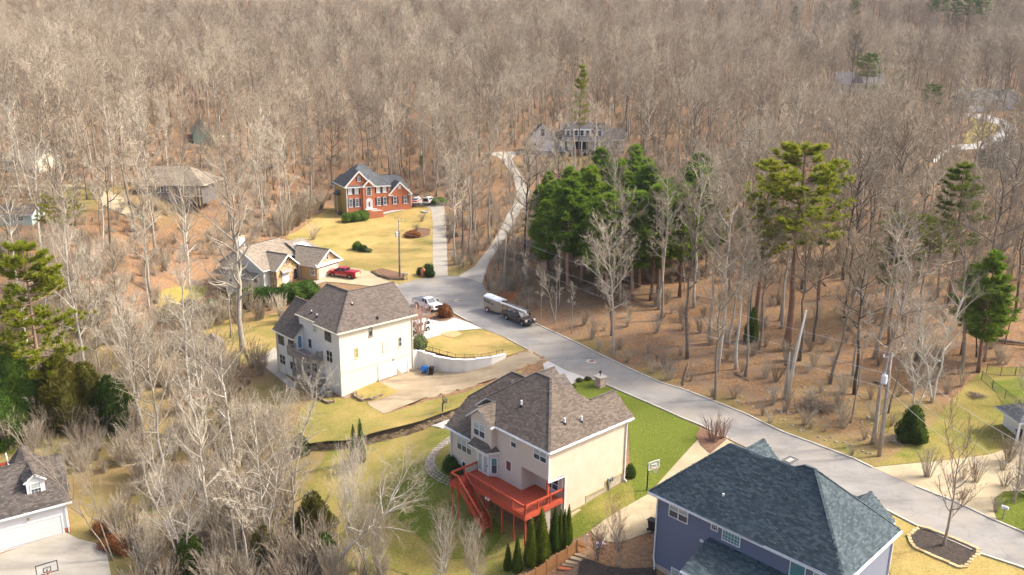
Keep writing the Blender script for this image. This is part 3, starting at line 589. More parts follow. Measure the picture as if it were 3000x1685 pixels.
        one=MB(); geo((Vector((0,0,0)),Vector((1,0,0)),Vector((0,1,0)),Vector((0,0,1))),one); me=None
        for t in tabs[:near]:
            if me is None: o=one.build('shingle',mat,s.root,fix=False); me=o.data
            else: o=bpy.data.objects.new('shingle',me); COL.objects.link(o); o.parent=s.root
            m=Matrix.Identity(4); c,e,u,n=t
            for i in range(3): m[i][0]=e[i]; m[i][1]=u[i]; m[i][2]=n[i]; m[i][3]=c[i]
            o.matrix_local=m
        mb=MB(); tint=[]
        for t in tabs[near:]: geo(t,mb); tint+=[r.random()]*6
        if mb.v:
            o=mb.build('shingles',mat,s.root,fix=False); a=o.data.attributes.new('tint','FLOAT','POINT'); a.data.foreach_set('value',tint); o['kind']='stuff'
    def rail(s,pts,mat,h=.95,gap=.13,post=1.6,ball=True,bm=None,bw=.025,z=0,cap=True,curvy=False):
        'railing along local points at floor level z; posts and balusters are pieces of it'
        for p,q in zip(pts[:-1],pts[1:]):
            p=Vector(p);q=Vector(q); d=q-p; L=d.length; d/=L; mb=MB(); U=Vector((0,0,1))
            mb.beam(p+U*h,q+U*h,.13,.05); mb.beam(p+U*(h-.12),q+U*(h-.12),.045,.08); mb.beam(p+U*.1,q+U*.1,.045,.08)
            R=s.part('railing',mb,mat); n=max(1,round(L/post))
            for i in range(n+1):
                c=p+d*(L*i/n); m=MB(); m.box(c.x-.05,c.x+.05,c.y-.05,c.y+.05,c.z-.25,c.z+h+.03); m.box(c.x-.07,c.x+.07,c.y-.07,c.y+.07,c.z+h+.03,c.z+h+.07); s.part('railing_post',m,mat,R)
            n=int(L/gap); me=None
            for i in range(1,n):
                if me is None:
                    m=MB(); w=bw
                    if curvy: m.tube([(0,0,.1),(d.x*.03,d.y*.03,h*.3),(-d.x*.03,-d.y*.03,h*.6),(0,0,h-.1)],bw*.6,4)
                    else: m.box(-w/2,w/2,-w/2,w/2,.1,h-.1)
                    o=s.part('baluster',m,bm or mat,R); me=o.data
                else: o=bpy.data.objects.new('baluster',me); COL.objects.link(o); o.parent=R
                o.location=p+d*(L*i/n)
def P2(u,v,z): return atz(u,v,z)
# ============ beige house with the red deck
T=House('beige_house',(3.42,63.11),42.25,'beige two storey house with taupe roof and a red wooden deck')
T.mass([(.35,3.88),(2.07,3.88),(2.07,.35),(10.75,.35),(10.75,11.5),(.35,11.5)],-2.9,3.1,SIDE_T)
T.mass([(.36,.36),(10.73,.36),(10.73,9.9),(.36,9.9)],3.1,6.0,SIDE_T)
T.rect(.37,11,7,14.4,-2.9,3.3,SIDE_T)
T.gable_b([(.4,3.3),(3,5.45),(9.9,5.45),(10.9,3.4)],11,14.38,SIDE_T); T.gable_a([(.6,5.9),(2.5,7.85),(4.6,5.9)],6,10.9,SIDE_T)
mb=MB(); mb.prism([(a,.36,z) for a,z in [(2.3,-1.3),(3.15,-1.0),(3.15,-.99),(5.33,-.95),(5.33,-.2),(7.97,-.2),(7.97,.4),(10.78,.4),(10.78,6.),(.34,6.),(.34,3.08),(2.3,3.08)]],(0,-.07,0)); T.part('wall',mb,STUC_T)
mb=MB(); mb.prism([(a,.352,z) for a,z in [(2.3,-3),(10.77,-3),(10.77,.39),(2.3,.39)]],(0,-.02,0)); T.part('foundation',mb,BLOCK)
YT=M('ochre_trim',(.50,.39,.20),(.44,.34,.18),2,.8); mb=MB()
for a0,a1,z in ((2.3,5.4,-.99),(5.26,8.04,-.24),(7.9,10.8,.36)): mb.box(a0,a1,.25,.33,z-.09,z+.09)
mb.box(5.27,5.39,.252,.331,-.9,-.33); mb.box(7.91,8.03,.252,.331,-.15,.27); mb.box(2.2,7.6,.1,.3,-1.75,-1.25); T.part('foundation_trim',mb,YT)
tr=[[(-.1,0,6.1),(11.4,0,6.1),(11.4,2.5,8.085),(7.78,2.5,8.085),(5.14,5.14,10.18),(0,0,6.1)],
 [(0,0,6.1),(5.14,5.14,10.18),(5.14,7.07,10.18),(1.7,10.5,7.45),(1.7,9.05,7.45),(0,7.2,6.1)],
 [(7.78,2.5,8.085),(11.4,2.5,8.085),(11.4,5,6.1),(8.2,5,6.1)],[(1.7,10.5,7.45),(5.14,7.07,10.18),(10.28,12.2,6.1),(1.7,12.2,6.1)],
 [(5.14,5.14,10.18),(10.28,.02,6.1),(10.28,12.2,6.1),(5.14,7.07,10.18)],
 [(0,8.2,3.4),(0,14.9,3.4),(2.9,14.9,5.71),(6.4,11.9,8.5),(6.4,7.5,8.5),(1,7.5,4.2)],[(2.9,14.9,5.71),(9.9,14.9,5.71),(6.4,11.9,8.5)],[(6.4,7.5,8.5),(6.4,11.9,8.5),(9.9,14.9,5.71),(12.8,14.9,3.4),(12.8,7.5,3.4)],
 [(5.5,11,8),(11.6,11,8),(11.6,8.6,6.1),(5.5,8.6,6.1)],[(5.5,11,8),(11.6,11,8),(11.6,13.4,6.1),(5.5,13.4,6.1)],[(5.5,7.5,8.9),(9.4,7.5,8.9),(9.4,5.2,7.1),(5.5,5.2,7.1)],[(5.5,7.5,8.9),(9.4,7.5,8.9),(9.4,9.8,7.1),(5.5,9.8,7.1)],
 [(-.55,9.05,7.47),(1.75,9.05,7.47),(0,7.2,6.07),(-.55,7.2,6.07)],[(-.55,9.05,7.47),(1.75,9.05,7.47),(1.75,10.9,6.07),(-.55,10.9,6.07)],
 [(-.22,8.0,4.1),(-.22,9.8,4.1),(-.85,10.2,3.42),(-.85,7.5,3.42)],[(-.22,8.0,4.1),(-.85,7.5,3.42),(.4,6.9,3.42),(.4,7.4,3.8)],[(-.22,9.8,4.1),(-.85,10.2,3.42),(.4,10.5,3.42)]]
tr[0]=[(0,0,6.1),(11.4,0,6.1),(11.4,2.5,8.085),(7.78,2.5,8.085),(5.14,5.14,10.18)]
T.roof(tr,R_TB); T.shingles([tr[0],tr[1],tr[5],tr[12],tr[14],tr[15]],R_T,seed=2)
T.ridge([((5.14,5.14,10.2),(.02,.02,6.13)),((5.14,5.14,10.2),(5.14,7.07,10.2)),((7.8,2.5,8.12),(11.4,2.5,8.12)),((6.4,7.5,8.53),(6.4,11.9,8.53)),((2.9,14.9,5.75),(6.4,11.9,8.53)),((-.55,9.05,7.5),(1.7,9.05,7.5)),((5.5,11,8.03),(11.6,11,8.03)),((5.14,7.07,10.2),(1.7,10.5,7.48))],R_TB)
T.gutter([((-.06,0,6.08),(-.06,7.2,6.08)),((0,-.06,6.08),(11.4,-.06,6.08)),((-.06,10.9,3.38),(-.06,14.9,3.38)),((-.6,7.2,6.04),(0,7.2,6.04))])
T.spout([(.24,.26,5.9),(.24,.26,3.0),(2.05,.22,2.95),(2.33,.22,2.9),(2.33,.22,-1.3)]); T.spout([(11.1,-.05,5.9),(10.7,.2,5.6),(10.7,.2,-.3),(10.8,-.05,-.55)]); T.spout([(.25,14.3,3.2),(.25,14.3,-.9)])
fa=('a',.36,-1)
T.win(fa,4.57,5.4,4.6,5.72,up=BLIND); T.win(fa,.64,2.35,4.6,5.72,2,up=BLIND); T.win(fa,5.24,6.02,1.95,3.04,gl=M('red_blind',(.23,.06,.045),(.17,.045,.035),5,.4),sash=False)
T.win(fa,11.08,13.41,1.35,2.78,3,up=BLIND); T.win(fa,12.0,12.6,-.65,.32,gl=GLASSD,sash=False); T.win(('a',2.07,-1),.75,2.4,1.2,2.45,2)
# bay: angled lower part, square upper part under the small gable
mb=MB(); mb.prism([(.36,7.1,.75),(-.25,7.75,.75),(-.25,9.5,.75),(.36,10.1,.75)],(0,0,2.75)); T.part('bay',mb,SIDE_T)
mb=MB(); mb.prism([(-.25,7.45,3.6),(-.25,10.45,3.6),(-.25,10.45,6.2),(-.25,9.05,7.2),(-.25,7.45,6.1)],(1.6,0,0)); T.part('bay',mb,SIDE_T)
fb=('a',-.25,-1); T.win(fb,8.3,10.05,4.35,5.75,2,up=BLIND)
d=T.door(fb,7.85,8.6,.76,2.82,gl=BLIND,lite=(.2,.8,.12,.92)); d=T.door(fb,8.64,9.39,.76,2.82,gl=BLIND,lite=(.2,.8,.12,.92),knob=False)
mb=MB(); mb.prism([(.30,7.12,1.1),(-.21,7.66,1.1),(-.21,7.66,2.75),(.30,7.12,2.75)],(-.035,-.035,0)); w=T.part('window',mb,WHITE)
mb=MB(); mb.prism([(.21,7.17,1.18),(-.12,7.52,1.18),(-.12,7.52,1.95),(.21,7.17,1.95)],(-.05,-.05,0)); T.part('pane',mb,GLASS,w)
mb=MB(); mb.prism([(.21,7.17,2.0),(-.12,7.52,2.0),(-.12,7.52,2.68),(.21,7.17,2.68)],(-.05,-.05,0)); T.part('pane',mb,TEAL,w)
# red deck
mb=MB(); mb.box(-2.5,.34,.3,8.3,.44,.66); mb.box(.34,2.06,.3,3.87,.44,.66); mb.box(-3.6,.34,8.3,9.45,.44,.66); mb.box(-2.56,-2.5,.24,8.3,.3,.72); mb.box(-2.5,2.3,.24,.3,.3,.72); mb.box(-3.66,-3.6,8.3,9.5,.3,.72); mb.box(-3.6,.34,9.45,9.5,.3,.72); T.part('deck_frame',mb,REDW)
n=0; b=.3
while b<9.4:
    e=min(b+.14,9.45); a0=-2.5 if e<=8.3 else -3.6; a1=2.06 if e<3.87 else (.34 if e<7.0 or e>9.9 else -.27)
    mb=MB(); mb.box(a0,a1,b,e-.008,.665,.73); T.part('deck_board',mb,REDW); b+=.14
BALM=M('bronze_baluster',(.05,.03,.025),None,rough=.4)
T.rail([(-2.45,8.2,.73),(-2.45,.35,.73),(2.2,.35,.73)],REDW,bm=BALM,curvy=True,bw=.03); T.rail([(-3.55,8.35,.73),(-3.55,9.4,.73),(-.3,9.4,.73)],REDW,bm=BALM,curvy=True,bw=.03)
for a,b,z in [(-2.3,.45,-2.4),(-2.3,1.9,-2.4),(-2.3,3.5,-2.5),(-2.3,5.7,-2.7),(-2.3,8.2,-3),(-3.5,8.4,-3),(-3.5,9.35,-3),(-1,9.35,-2.5),(-.3,8.4,-2.4)]:
    mb=MB(); mb.box(a-.07,a+.07,b-.07,b+.07,z,.44); T.part('deck_post',mb,REDW)
mb=MB(); mb.box(.28,.46,.36,.54,.73,3.1); T.part('porch_post',mb,REDW)
mb=MB(); mb.box(.05,.75,.42,1.1,-2.9,.44); T.part('brick_column',mb,BEIGEBR)
mb=MB(); mb.beam((-3.55,8.3,.55),(-3.55,4.6,-2.35),.05,.28); mb.beam((-2.65,8.3,.55),(-2.65,4.6,-2.35),.05,.28); ST=T.part('stair',mb,REDW)
for i in range(13):
    mb=MB(); b=8.15-i*.285; z=.5-i*.223; mb.box(-3.52,-2.68,b-.14,b+.13,z,z+.05); mb.box(-3.52,-2.68,b+.10,b+.13,z-.2,z); T.part('step',mb,REDW,ST)
for a in (-3.55,-2.65):
    mb=MB(); mb.beam((a,8.3,1.65),(a,4.6,-1.3),.12,.06); mb.beam((a,8.3,.9),(a,4.6,-2.0),.05,.07)
    for i in range(3): b=8.3-3.7*i/2; z=.66-2.95*i/2; mb.box(a-.05,a+.05,b-.05,b+.05,z-.6,z+1.05)
    for i in range(1,22): b=8.3-3.7*i/22; z=.9-2.9*i/22; mb.box(a-.012,a+.012,b-.012,b+.012,z,z+.72,1)
    T.part('stair_rail',mb,[REDW,BALM])
for a,b,z in ((5.3,2.6,8.2),(2.2,6.0,7.95),(3.4,1.5,7.35),(3.6,10.9,6.3)):
    T.vent(a,b if a!=5.3 else 1.2,7.1 if a==5.3 else z,.5)
mb=MB(); mb.box(8.3,8.75,.12,.33,-.1,.55,0); mb.box(8.42,8.62,.1,.12,.2,.45,1); mb.box(8.5,8.58,.2,.3,-.9,-.1,0); mb.box(8.95,9.2,.15,.33,.1,.5,0); T.part('electric_meter',mb,[STEEL,DARK])
for b in (5.35,5.0,.1):
    mb=MB(); c=(-2.66,b,.25) if b>1 else (-1.9,.1,.2); mb.lathe([(.03,0),(.09,.05),(.11,.2)],8,0,c); T.part('floodlight',mb,WHITE)
# ============ white house
W=House('white_house',(-22.2,96.86),44.35,'tall white house with dark hipped roof and weathered rear decks')
W.mass([(0,0),(11.8,0),(11.8,10.3),(.25,10.3),(.25,5.15),(0,5.15)],-4.2,5.5,SIDE_W); W.rect(-1,6.2,9.4,14.7,-4.2,2.55,SIDE_W)
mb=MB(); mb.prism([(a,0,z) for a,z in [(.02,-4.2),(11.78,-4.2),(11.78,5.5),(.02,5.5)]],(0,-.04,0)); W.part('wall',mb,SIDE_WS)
mb=MB(); mb.box(0,5.9,-.085,-.041,-.12,.05); mb.box(5.9,11.8,-.085,-.041,-.02,.06); mb.box(5.88,5.96,-.085,-.041,-2.8,-.12); W.part('wall_band',mb,CREAM)
W.gable_a([(.3,5.4),(5.03,8.85),(10.2,5.4)],6,11.78,SIDE_W); W.gable_b([(.3,5.4),(5.03,8.9),(9.9,5.4)],8,10.28,SIDE_W); W.gable_b([(-.95,2.5),(2.55,6.3),(6.1,2.5)],9.42,14.68,SIDE_W)
wr=[[(-.4,-.4,5.6),(12.3,-.4,5.6),(12.5,5.03,9.1),(5.03,5.03,9.1)],[(-.4,-.4,5.6),(5.03,5.03,9.1),(5.03,5.4,9.1),(-.4,5.4,5.6)],[(-.12,5.4,5.78),(5.03,5.4,9.1),(5.03,10.6,9.1),(-.12,10.6,5.78)],
 [(5.03,5.03,9.1),(12.5,5.03,9.1),(12.3,10.5,5.6),(10.2,10.5,5.6)],[(5.03,5.03,9.1),(5.03,10.6,9.1),(10.2,10.6,5.6)],
 [(-1.4,9.15,2.65),(-1.4,15.1,2.65),(2.55,15.1,6.7),(2.55,9.15,6.7)],[(2.55,9.15,6.7),(2.55,15.1,6.7),(6.5,15.1,2.65),(6.5,9.15,2.65)]]
W.roof(wr,R_W,CREAM); W.ridge([((5.03,5.03,9.13),(-.38,-.38,5.63)),((5.03,5.03,9.13),(12.5,5.03,9.13)),((5.03,5.03,9.13),(5.03,10.6,9.13)),((2.55,9.5,6.73),(2.55,15.1,6.73))],R_W)
W.gutter([((-.46,-.4,5.57),(-.46,5.4,5.57)),((-.4,-.46,5.57),(12.4,-.46,5.57)),((-.18,5.4,5.75),(-.18,10.6,5.75)),((-1.46,9.15,2.62),(-1.46,15.1,2.62))],CREAM)
W.spout([(.05,-.12,5.4),(.05,-.12,-3.3)],CREAM); W.spout([(11.7,-.12,5.4),(11.7,-.12,-2.6)],CREAM); W.spout([(-1.08,14.6,2.5),(-1.08,14.6,-3.5)],CREAM)
fr=('b',-.04,-1); BRN=M('dark_window_frame',(.10,.09,.085),None,rough=.5)
W.win(fr,4.59,5.2,3.97,5.45,gl=GLASS,up=BLIND,fm=GREYW,sill=True); W.win(fr,2.31,2.85,1.5,2.9,gl=M('amber_blind',(.33,.27,.06),(.4,.33,.09),4,.3),fm=CREAM,sill=True); W.win(fr,6.73,7.35,1.45,2.87,gl=BLINDW,fm=CREAM,sill=True); W.win(fr,9.36,9.9,1.42,2.8,gl=GLASS,fm=CREAM,sill=True)
W.garage(fr,6.04,10.75,-2.69,-.68,WHITE,4,4)
fl=('a',0,-1); W.win(fl,1.72,3.24,3.75,5.25,2,fm=BRN,gl=GLASSD); W.win(fl,1.59,3.07,.9,2.5,2,fm=CREAM,gl=GLASSD)
fc=('a',.25,-1); W.win(fc,5.7,6.6,4.1,5.1,fm=CREAM,gl=BLIND); W.win(fc,7.3,7.95,1.5,2.7,fm=BRN,gl=GLASSD); W.win(fc,6.0,7.5,-1.9,-.2,2,fm=CREAM); W.win(fc,7.9,8.7,-1.9,-.2,fm=CREAM,gl=GLASSD)
fw=('a',-1,-1); W.win(fw,12.55,14.15,.75,2.4,2,fm=BRN,gl=GLASSD); W.win(fw,9.8,11.3,.9,2.45,2,fm=BRN,gl=GLASSD); W.win(fw,12.5,14.05,-2.15,-.75,2,fm=CREAM,gl=GLASSD); W.win(fw,9.65,11.1,-2.2,-1.1,2,fm=BRN,gl=GLASSD)
W.door(('b',9.4,-1),-.75,.05,.97,3.0,gl=M('blue_door_glass',(.12,.22,.30),None,rough=.1),lite=(.18,.82,.1,.92))
mb=MB(); mb.lathe([(.05,0),(.12,.1),(.1,.25)],8,0,(8.4,-.16,-.3)); W.part('wall_lamp',mb,CHROME)
for fz,a0,b0,b1 in ((.95,-2.3,4.05,9.38),(-2.2,-1.95,3.8,9.0)):
    mb=MB(); mb.box(a0,-.01,b0,b1,fz-.3,fz-.06); W.part('deck_frame',mb,GREYW); b=b0
    while b<b1-.05:
        m=MB(); m.box(a0,-.01,b,b+.135,fz-.055,fz); W.part('deck_board',m,GREYW); b+=.145
    W.rail([(-.05,b0+.05,fz),(a0+.05,b0+.05,fz),(a0+.05,b1-.05,fz)],GREYW,.95,.16,1.8,bw=.045)
    if fz>0: W.rail([(a0+.05,b1-.05,fz),(-1.02,b1-.05,fz)],GREYW,.95,.16,1.5,bw=.045)
for b in (4.15,6.4,8.6):
    mb=MB(); mb.box(-1.95,-1.8,b-.07,b+.07,-4.6,.65); W.part('deck_post',mb,GREYW)
for a,b,z in ((4.2,3.0,7.9),(.7,7.6,6.5),(.5,5.9,6.4),(6.3,.3,6.2)): W.vent(a,b,z,.25,WHITE if a<6 else DARK)
# ============ blue house
B=House('blue_house',(11.41,58.66),43.6,'slate blue house with a broad blue grey shingle roof')
B.rect(.4,9.0,-16.0,-.6,-3.2,4.75,SIDE_B); B.rect(9,13.4,-5,0,-2,3.6,STUC_B); B.rect(9,10.6,-15.2,-11.4,-2,4.5,STUC_B)
mb=MB(); mb.box(.41,9.0,-16.06,-16.001,-3,4.74); B.part('wall',mb,STUC_B)
mb=MB(); mb.box(.36,.399,-15.98,-.62,-3.2,-1.5); B.part('foundation',mb,BEIGEBR)
br=[[(0,0,5),(0,-16.4,5),(4.7,-11.4,9.8),(4.7,-10.6,9.8),(4.62,-9.8,9.36),(4.5,-4.4,9.36)],[(0,-16.4,5),(9.5,-16.4,5),(4.7,-11.4,9.8)],[(0,0,5),(4.5,-4.4,9.36),(9.4,0,5)],[(4.5,-4.4,9.36),(4.62,-9.8,9.36),(4.7,-10.6,9.8),(4.7,-11.4,9.8),(9.5,-16.4,5),(9.4,0,5)],
 [(8,-2.4,6),(13.9,-2.4,6),(13.9,-5.3,3.5),(8,-5.3,3.5)],[(8,-2.4,6),(13.9,-2.4,6),(13.9,.5,3.5),(8,.5,3.5)],[(7,-13.3,6.3),(11.1,-13.3,6.3),(11.1,-15.4,4.6),(7,-15.4,4.6)],[(7,-13.3,6.3),(11.1,-13.3,6.3),(11.1,-11.2,4.6),(7,-11.2,4.6)],
 [(.42,-5.75,3.27),(.42,-15.5,3.27),(-3.4,-15.7,2.15),(-3.4,-5.75,2.15)]]
B.roof(br,R_BB); B.shingles([br[0],br[1],br[4],br[6],br[8]],R_B,seed=5)
B.ridge([((4.7,-11.4,9.83),(.02,-16.38,5.03)),((4.7,-11.4,9.83),(9.45,-16.35,5.03)),((4.5,-4.4,9.39),(4.62,-9.8,9.39)),((4.62,-9.8,9.39),(4.7,-10.6,9.83)),((4.7,-10.6,9.83),(4.7,-11.4,9.83)),((0,0,5.03),(4.5,-4.4,9.39)),((8,-2.4,6.03),(13.9,-2.4,6.03)),((7,-13.3,6.33),(11.1,-13.3,6.33))],R_BB)
B.gutter([((-.06,.05,4.97),(-.06,-16.4,4.97)),((0,-16.46,4.97),(9.5,-16.46,4.97)),((-3.46,-5.75,2.1),(-3.46,-15.7,2.1))])
B.spout([(.1,-.45,4.85),(.3,-.7,4.7),(.3,-.7,-1.1),(.1,-.95,-1.35),(.1,-.95,-2.0)]); B.spout([(8.9,-16.14,4.8),(8.9,-16.14,-1)]); B.spout([(.34,-15.9,4.8),(.34,-15.9,-1)])
fb=('a',.4,-1); B.win(fb,-3.63,-1.8,3.42,4.68,2,up=BLIND); B.win(fb,-6.36,-5.72,4.0,4.66,1,(3,2),sash=False); B.win(fb,-8.3,-6.72,3.56,4.68,1,(6,4),gl=TEAL,sash=False); B.win(fb,-3.3,-2.42,-2.4,-1.02,up=BLIND); B.win(fb,-13.5,-12.29,3.3,4.6,gl=TEAL,sash=False); B.win(fb,-15.4,-14.05,3.3,4.55,2,up=BLIND)
B.vent(1.5,-5.9,6.35,.35); mb=MB(); mb.box(.3,.39,-5.2,-4.9,2.55,2.75); B.part('wall_lamp',mb,WHITE)
for b in (-5.9,-10.5,-15.4):
    mb=MB(); mb.box(-3.3,-3.15,b-.08,b+.08,-3,2.1); B.part('porch_post',mb,WHITE)
# ============ red brick house
K=House('brick_house',(-40.24,191.31),26.3,'red brick two storey house with white trimmed gables and grey roof')
K.rect(0,10.7,0,11.3,.5,10.7,BRICK); K.rect(3.96,6.9,-.35,0,3,10.7,BRICK); K.rect(10.7,16.4,.02,9,3,8.35,BRICK)
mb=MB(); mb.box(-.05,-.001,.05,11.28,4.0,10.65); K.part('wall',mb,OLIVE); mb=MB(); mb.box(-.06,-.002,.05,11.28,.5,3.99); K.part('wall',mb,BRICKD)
K.gable_b([(-.25,10.7),(3.14,14.25),(6.6,10.7)],0,3,BRICK); K.gable_b([(4.1,10.7),(5.44,12.1),(6.8,10.7)],-.35,2,BRICK); K.gable_b([(10.75,8.3),(13.4,11.2),(16.35,8.3)],.02,3,BRICK)
kr=[[(-.4,-.4,10.8),(11.1,-.4,10.8),(6.2,4.7,15.5),(4.4,4.7,15.5)],[(-.4,-.4,10.8),(4.4,4.7,15.5),(4.4,6,15.5),(-.4,12,10.8)],[(11.1,-.4,10.8),(6.2,4.7,15.5),(6.2,6,15.5),(11.1,11.7,10.8)],[(4.4,4.7,15.5),(6.2,4.7,15.5),(6.2,6,15.5),(4.4,6,15.5)],[(4.4,6,15.5),(6.2,6,15.5),(11.1,11.7,10.8),(-.4,12,10.8)],
 [(-.45,-.4,10.9),(3.14,-.4,14.7),(3.14,4,14.7),(-.45,1,10.9)],[(6.75,-.4,10.9),(3.14,-.4,14.7),(3.14,4.2,14.7),(6.75,1,10.9)],[(3.85,-.75,10.85),(5.44,-.75,12.5),(5.44,2,12.5),(3.85,.5,10.85)],[(7.0,-.75,10.85),(5.44,-.75,12.5),(5.44,2,12.5),(7.0,.5,10.85)],
 [(10.4,-.35,8.4),(13.4,-.35,11.6),(13.4,4,11.6),(10.4,4,8.4)],[(16.6,-.35,8.4),(13.4,-.35,11.6),(13.4,4,11.6),(16.6,4,8.4)],
 [(10.3,1.2,9.6),(16.5,1.2,9.4),(16.1,8,12.2),(10.3,8,12.4)],[(16.5,1.2,9.4),(17.2,9,8.6),(16.1,8,12.2)],[(-.4,11,9.9),(-.4,14.2,9.9),(2.2,13.4,12.4),(2.2,9.5,12.6)]]
K.roof(kr,R_K,th=.25); K.ridge([((4.4,4.7,15.52),(6.2,4.7,15.52)),((10.8,8,12.42),(16.1,8,12.22))],R_K)
mb=MB()
for p,q in (((-.45,-.43,10.72),(3.14,-.43,14.5)),((6.75,-.43,10.72),(3.14,-.43,14.5)),((3.85,-.78,10.7),(5.44,-.78,12.3)),((7.0,-.78,10.7),(5.44,-.78,12.3)),((10.4,-.38,8.25),(13.4,-.38,11.4)),((16.6,-.38,8.25),(13.4,-.38,11.4))): mb.beam(p,q,.08,.34)
mb.box(-.4,4.0,-.35,-.02,10.62,10.85); mb.box(7.0,11.1,-.38,-.05,10.6,10.8); mb.box(6.4,7.2,-.7,-.4,10.6,10.8); mb.box(3.7,4.5,-.7,-.4,10.6,10.8); mb.box(10.5,11.6,-.3,0,8.15,8.35); mb.box(15.6,16.7,-.3,0,8.15,8.35); K.part('white_trim',mb,WHITE)
K.gutter([((-.45,-.3,10.75),(-.45,12,10.75))]); K.spout([(.05,-.07,10.6),(.05,-.07,4.2)],w=.16); K.spout([(-.1,11.2,10.6),(-.1,11.2,1.5)],w=.16); K.spout([(16.35,-.06,8.2),(16.35,-.06,5.3)],w=.14)
SHUT=M('plum_shutter',(.055,.04,.06),(.04,.03,.045),4,.6); f=('b',0,-1)
for t0,t1,z0,z1 in ((.52,1.46,5.95,7.9),(2.1,3.04,5.95,7.9),(7.52,8.44,5.95,7.88),(9.14,10.06,5.95,7.88),(.44,1.38,9.05,10.6),(2.06,3,9.05,10.6),(7.46,8.42,9.05,10.6),(9.07,9.99,9.05,10.6),(2.85,3.58,12.1,13.15)):
    hi=z0>9 and z0<12; K.win(f,t0,t1,z0,z1,1,(3,4),gl=BLINDW if hi else GLASS,up=None,sill=True,w=.09); wd=.36 if z0<12 else .3
    for c in ((t0-wd-.03,t0-.03),(t1+.03,t1+wd+.03)): K.shutter(f,c[0],c[1],z0,z1,SHUT)
    if z0<9 or z0>12: mb=MB(); K.on(f,0,(t0+t1)/2-.1,(t0+t1)/2+.1,z1+.02,z1+.3,0,.07,mb); K.part('keystone',mb,CREAM)
f2=('b',.02,-1)
for t0,t1 in ((11.71,12.64),(14.46,15.3)):
    K.win(f2,t0,t1,6.05,7.9,1,(3,5),gl=GLASSD,sill=True,w=.09)
    for c in ((t0-.4,t0-.03),(t1+.03,t1+.4)): K.shutter(f2,c[0],c[1],6.05,7.9,SHUT)
K.win(f2,13.1,13.75,9.7,10.7,1,None,gl=BLINDW,sash=False,name='louvre')
fp=('b',-.35,-1)
def archwin(Hs,face,t0,t1,z0,z1,fm,gl,name='window',grid=True):
    'round headed opening: frame ring, glass and bars'
    k=face[1]; c=(t0+t1)/2; r=(t1-t0)/2; ring=[(t0,z0)]+[(c-r*math.cos(math.pi*i/10),z1-r+r*math.sin(math.pi*i/10)) for i in range(11)]+[(t1,z0)]
    inn=[(c+(x-c)*.84,z0+.1+(z-z0-.1)*.94 if z>z0 else z0+.1) for x,z in ring]; mb=MB(); n=len(ring); vs=[(x,k+.01,z) for x,z in ring+inn]+[(x,k-.07,z) for x,z in ring+inn]; fs=[]
    for i in range(n):
        j=(i+1)%n; fs+=[(2*n+i,2*n+j,3*n+j,3*n+i),(i,j,2*n+j,2*n+i),(n+i,n+j,3*n+j,3*n+i)]
    mb.add(vs,fs)
    if grid:
        for i in range(1,4): x=t0+(t1-t0)*i/4; mb.box(x-.02,x+.02,k-.05,k,z0+.1,z1-r+.1)
        for i in range(1,4): z=z0+(z1-r-z0)*i/3; mb.box(t0+.08,t1-.08,k-.048,k,z-.02,z+.02)
    o=Hs.part(name,mb,fm); p=MB(); p.prism([(x,k+.005,z) for x,z in inn],(0,-.03,0)); Hs.part('pane',p,gl,o); return o
archwin(K,fp,4.78,6.13,8.5,10.7,WHITE,GLASSD); archwin(K,fp,4.62,6.3,5.25,7.95,WHITE,M('fanlight',(.75,.75,.74),None,rough=.4),'door_surround',False)
K.door(('b',-.42,-1),4.98,5.9,5.28,7.35,gl=GLASS,lite=(.3,.7,.25,.85))
mb=MB(); mb.box(4.3,8.0,-3.6,-.4,3,5.2); mb.box(5.2,7.9,-3.62,-3.2,5.2,5.32,1); mb.box(4.3,4.7,-3.6,-3.2,5.2,5.55); mb.box(7.6,8.0,-3.6,-3.2,5.2,5.55); mb.box(4.3,7.2,-1.2,-.42,5.2,5.28,1); K.part('brick_stoop',mb,[BRICK,WHITE])
mb=MB()
for b0,b1 in ((5.6,8.2),): mb.box(-1.0,-.05,b0,b1,4.3,8.2)
o=K.part('bump_out',mb,OLIVE); mb=MB(); mb.prism([(-1.35,5.4,8.15),(-1.35,8.4,8.15),(.0,8.4,9.2),(.0,5.4,9.2)],(0,0,.12)); K.part('bump_out_roof',mb,R_K)
for b in (5.55,8.2): mb=MB(); mb.box(-1.06,-.96,b-.08,b+.08,3.9,8.2); K.part('trim_board',mb,WHITE)
K.door(('a',-.06,-1),8.2,9.2,1.7,3.8,gl=BLIND,lite=(.15,.85,.4,.9)); K.win(('a',-.06,-1),2.2,3.4,2.6,3.6,1,sash=False)
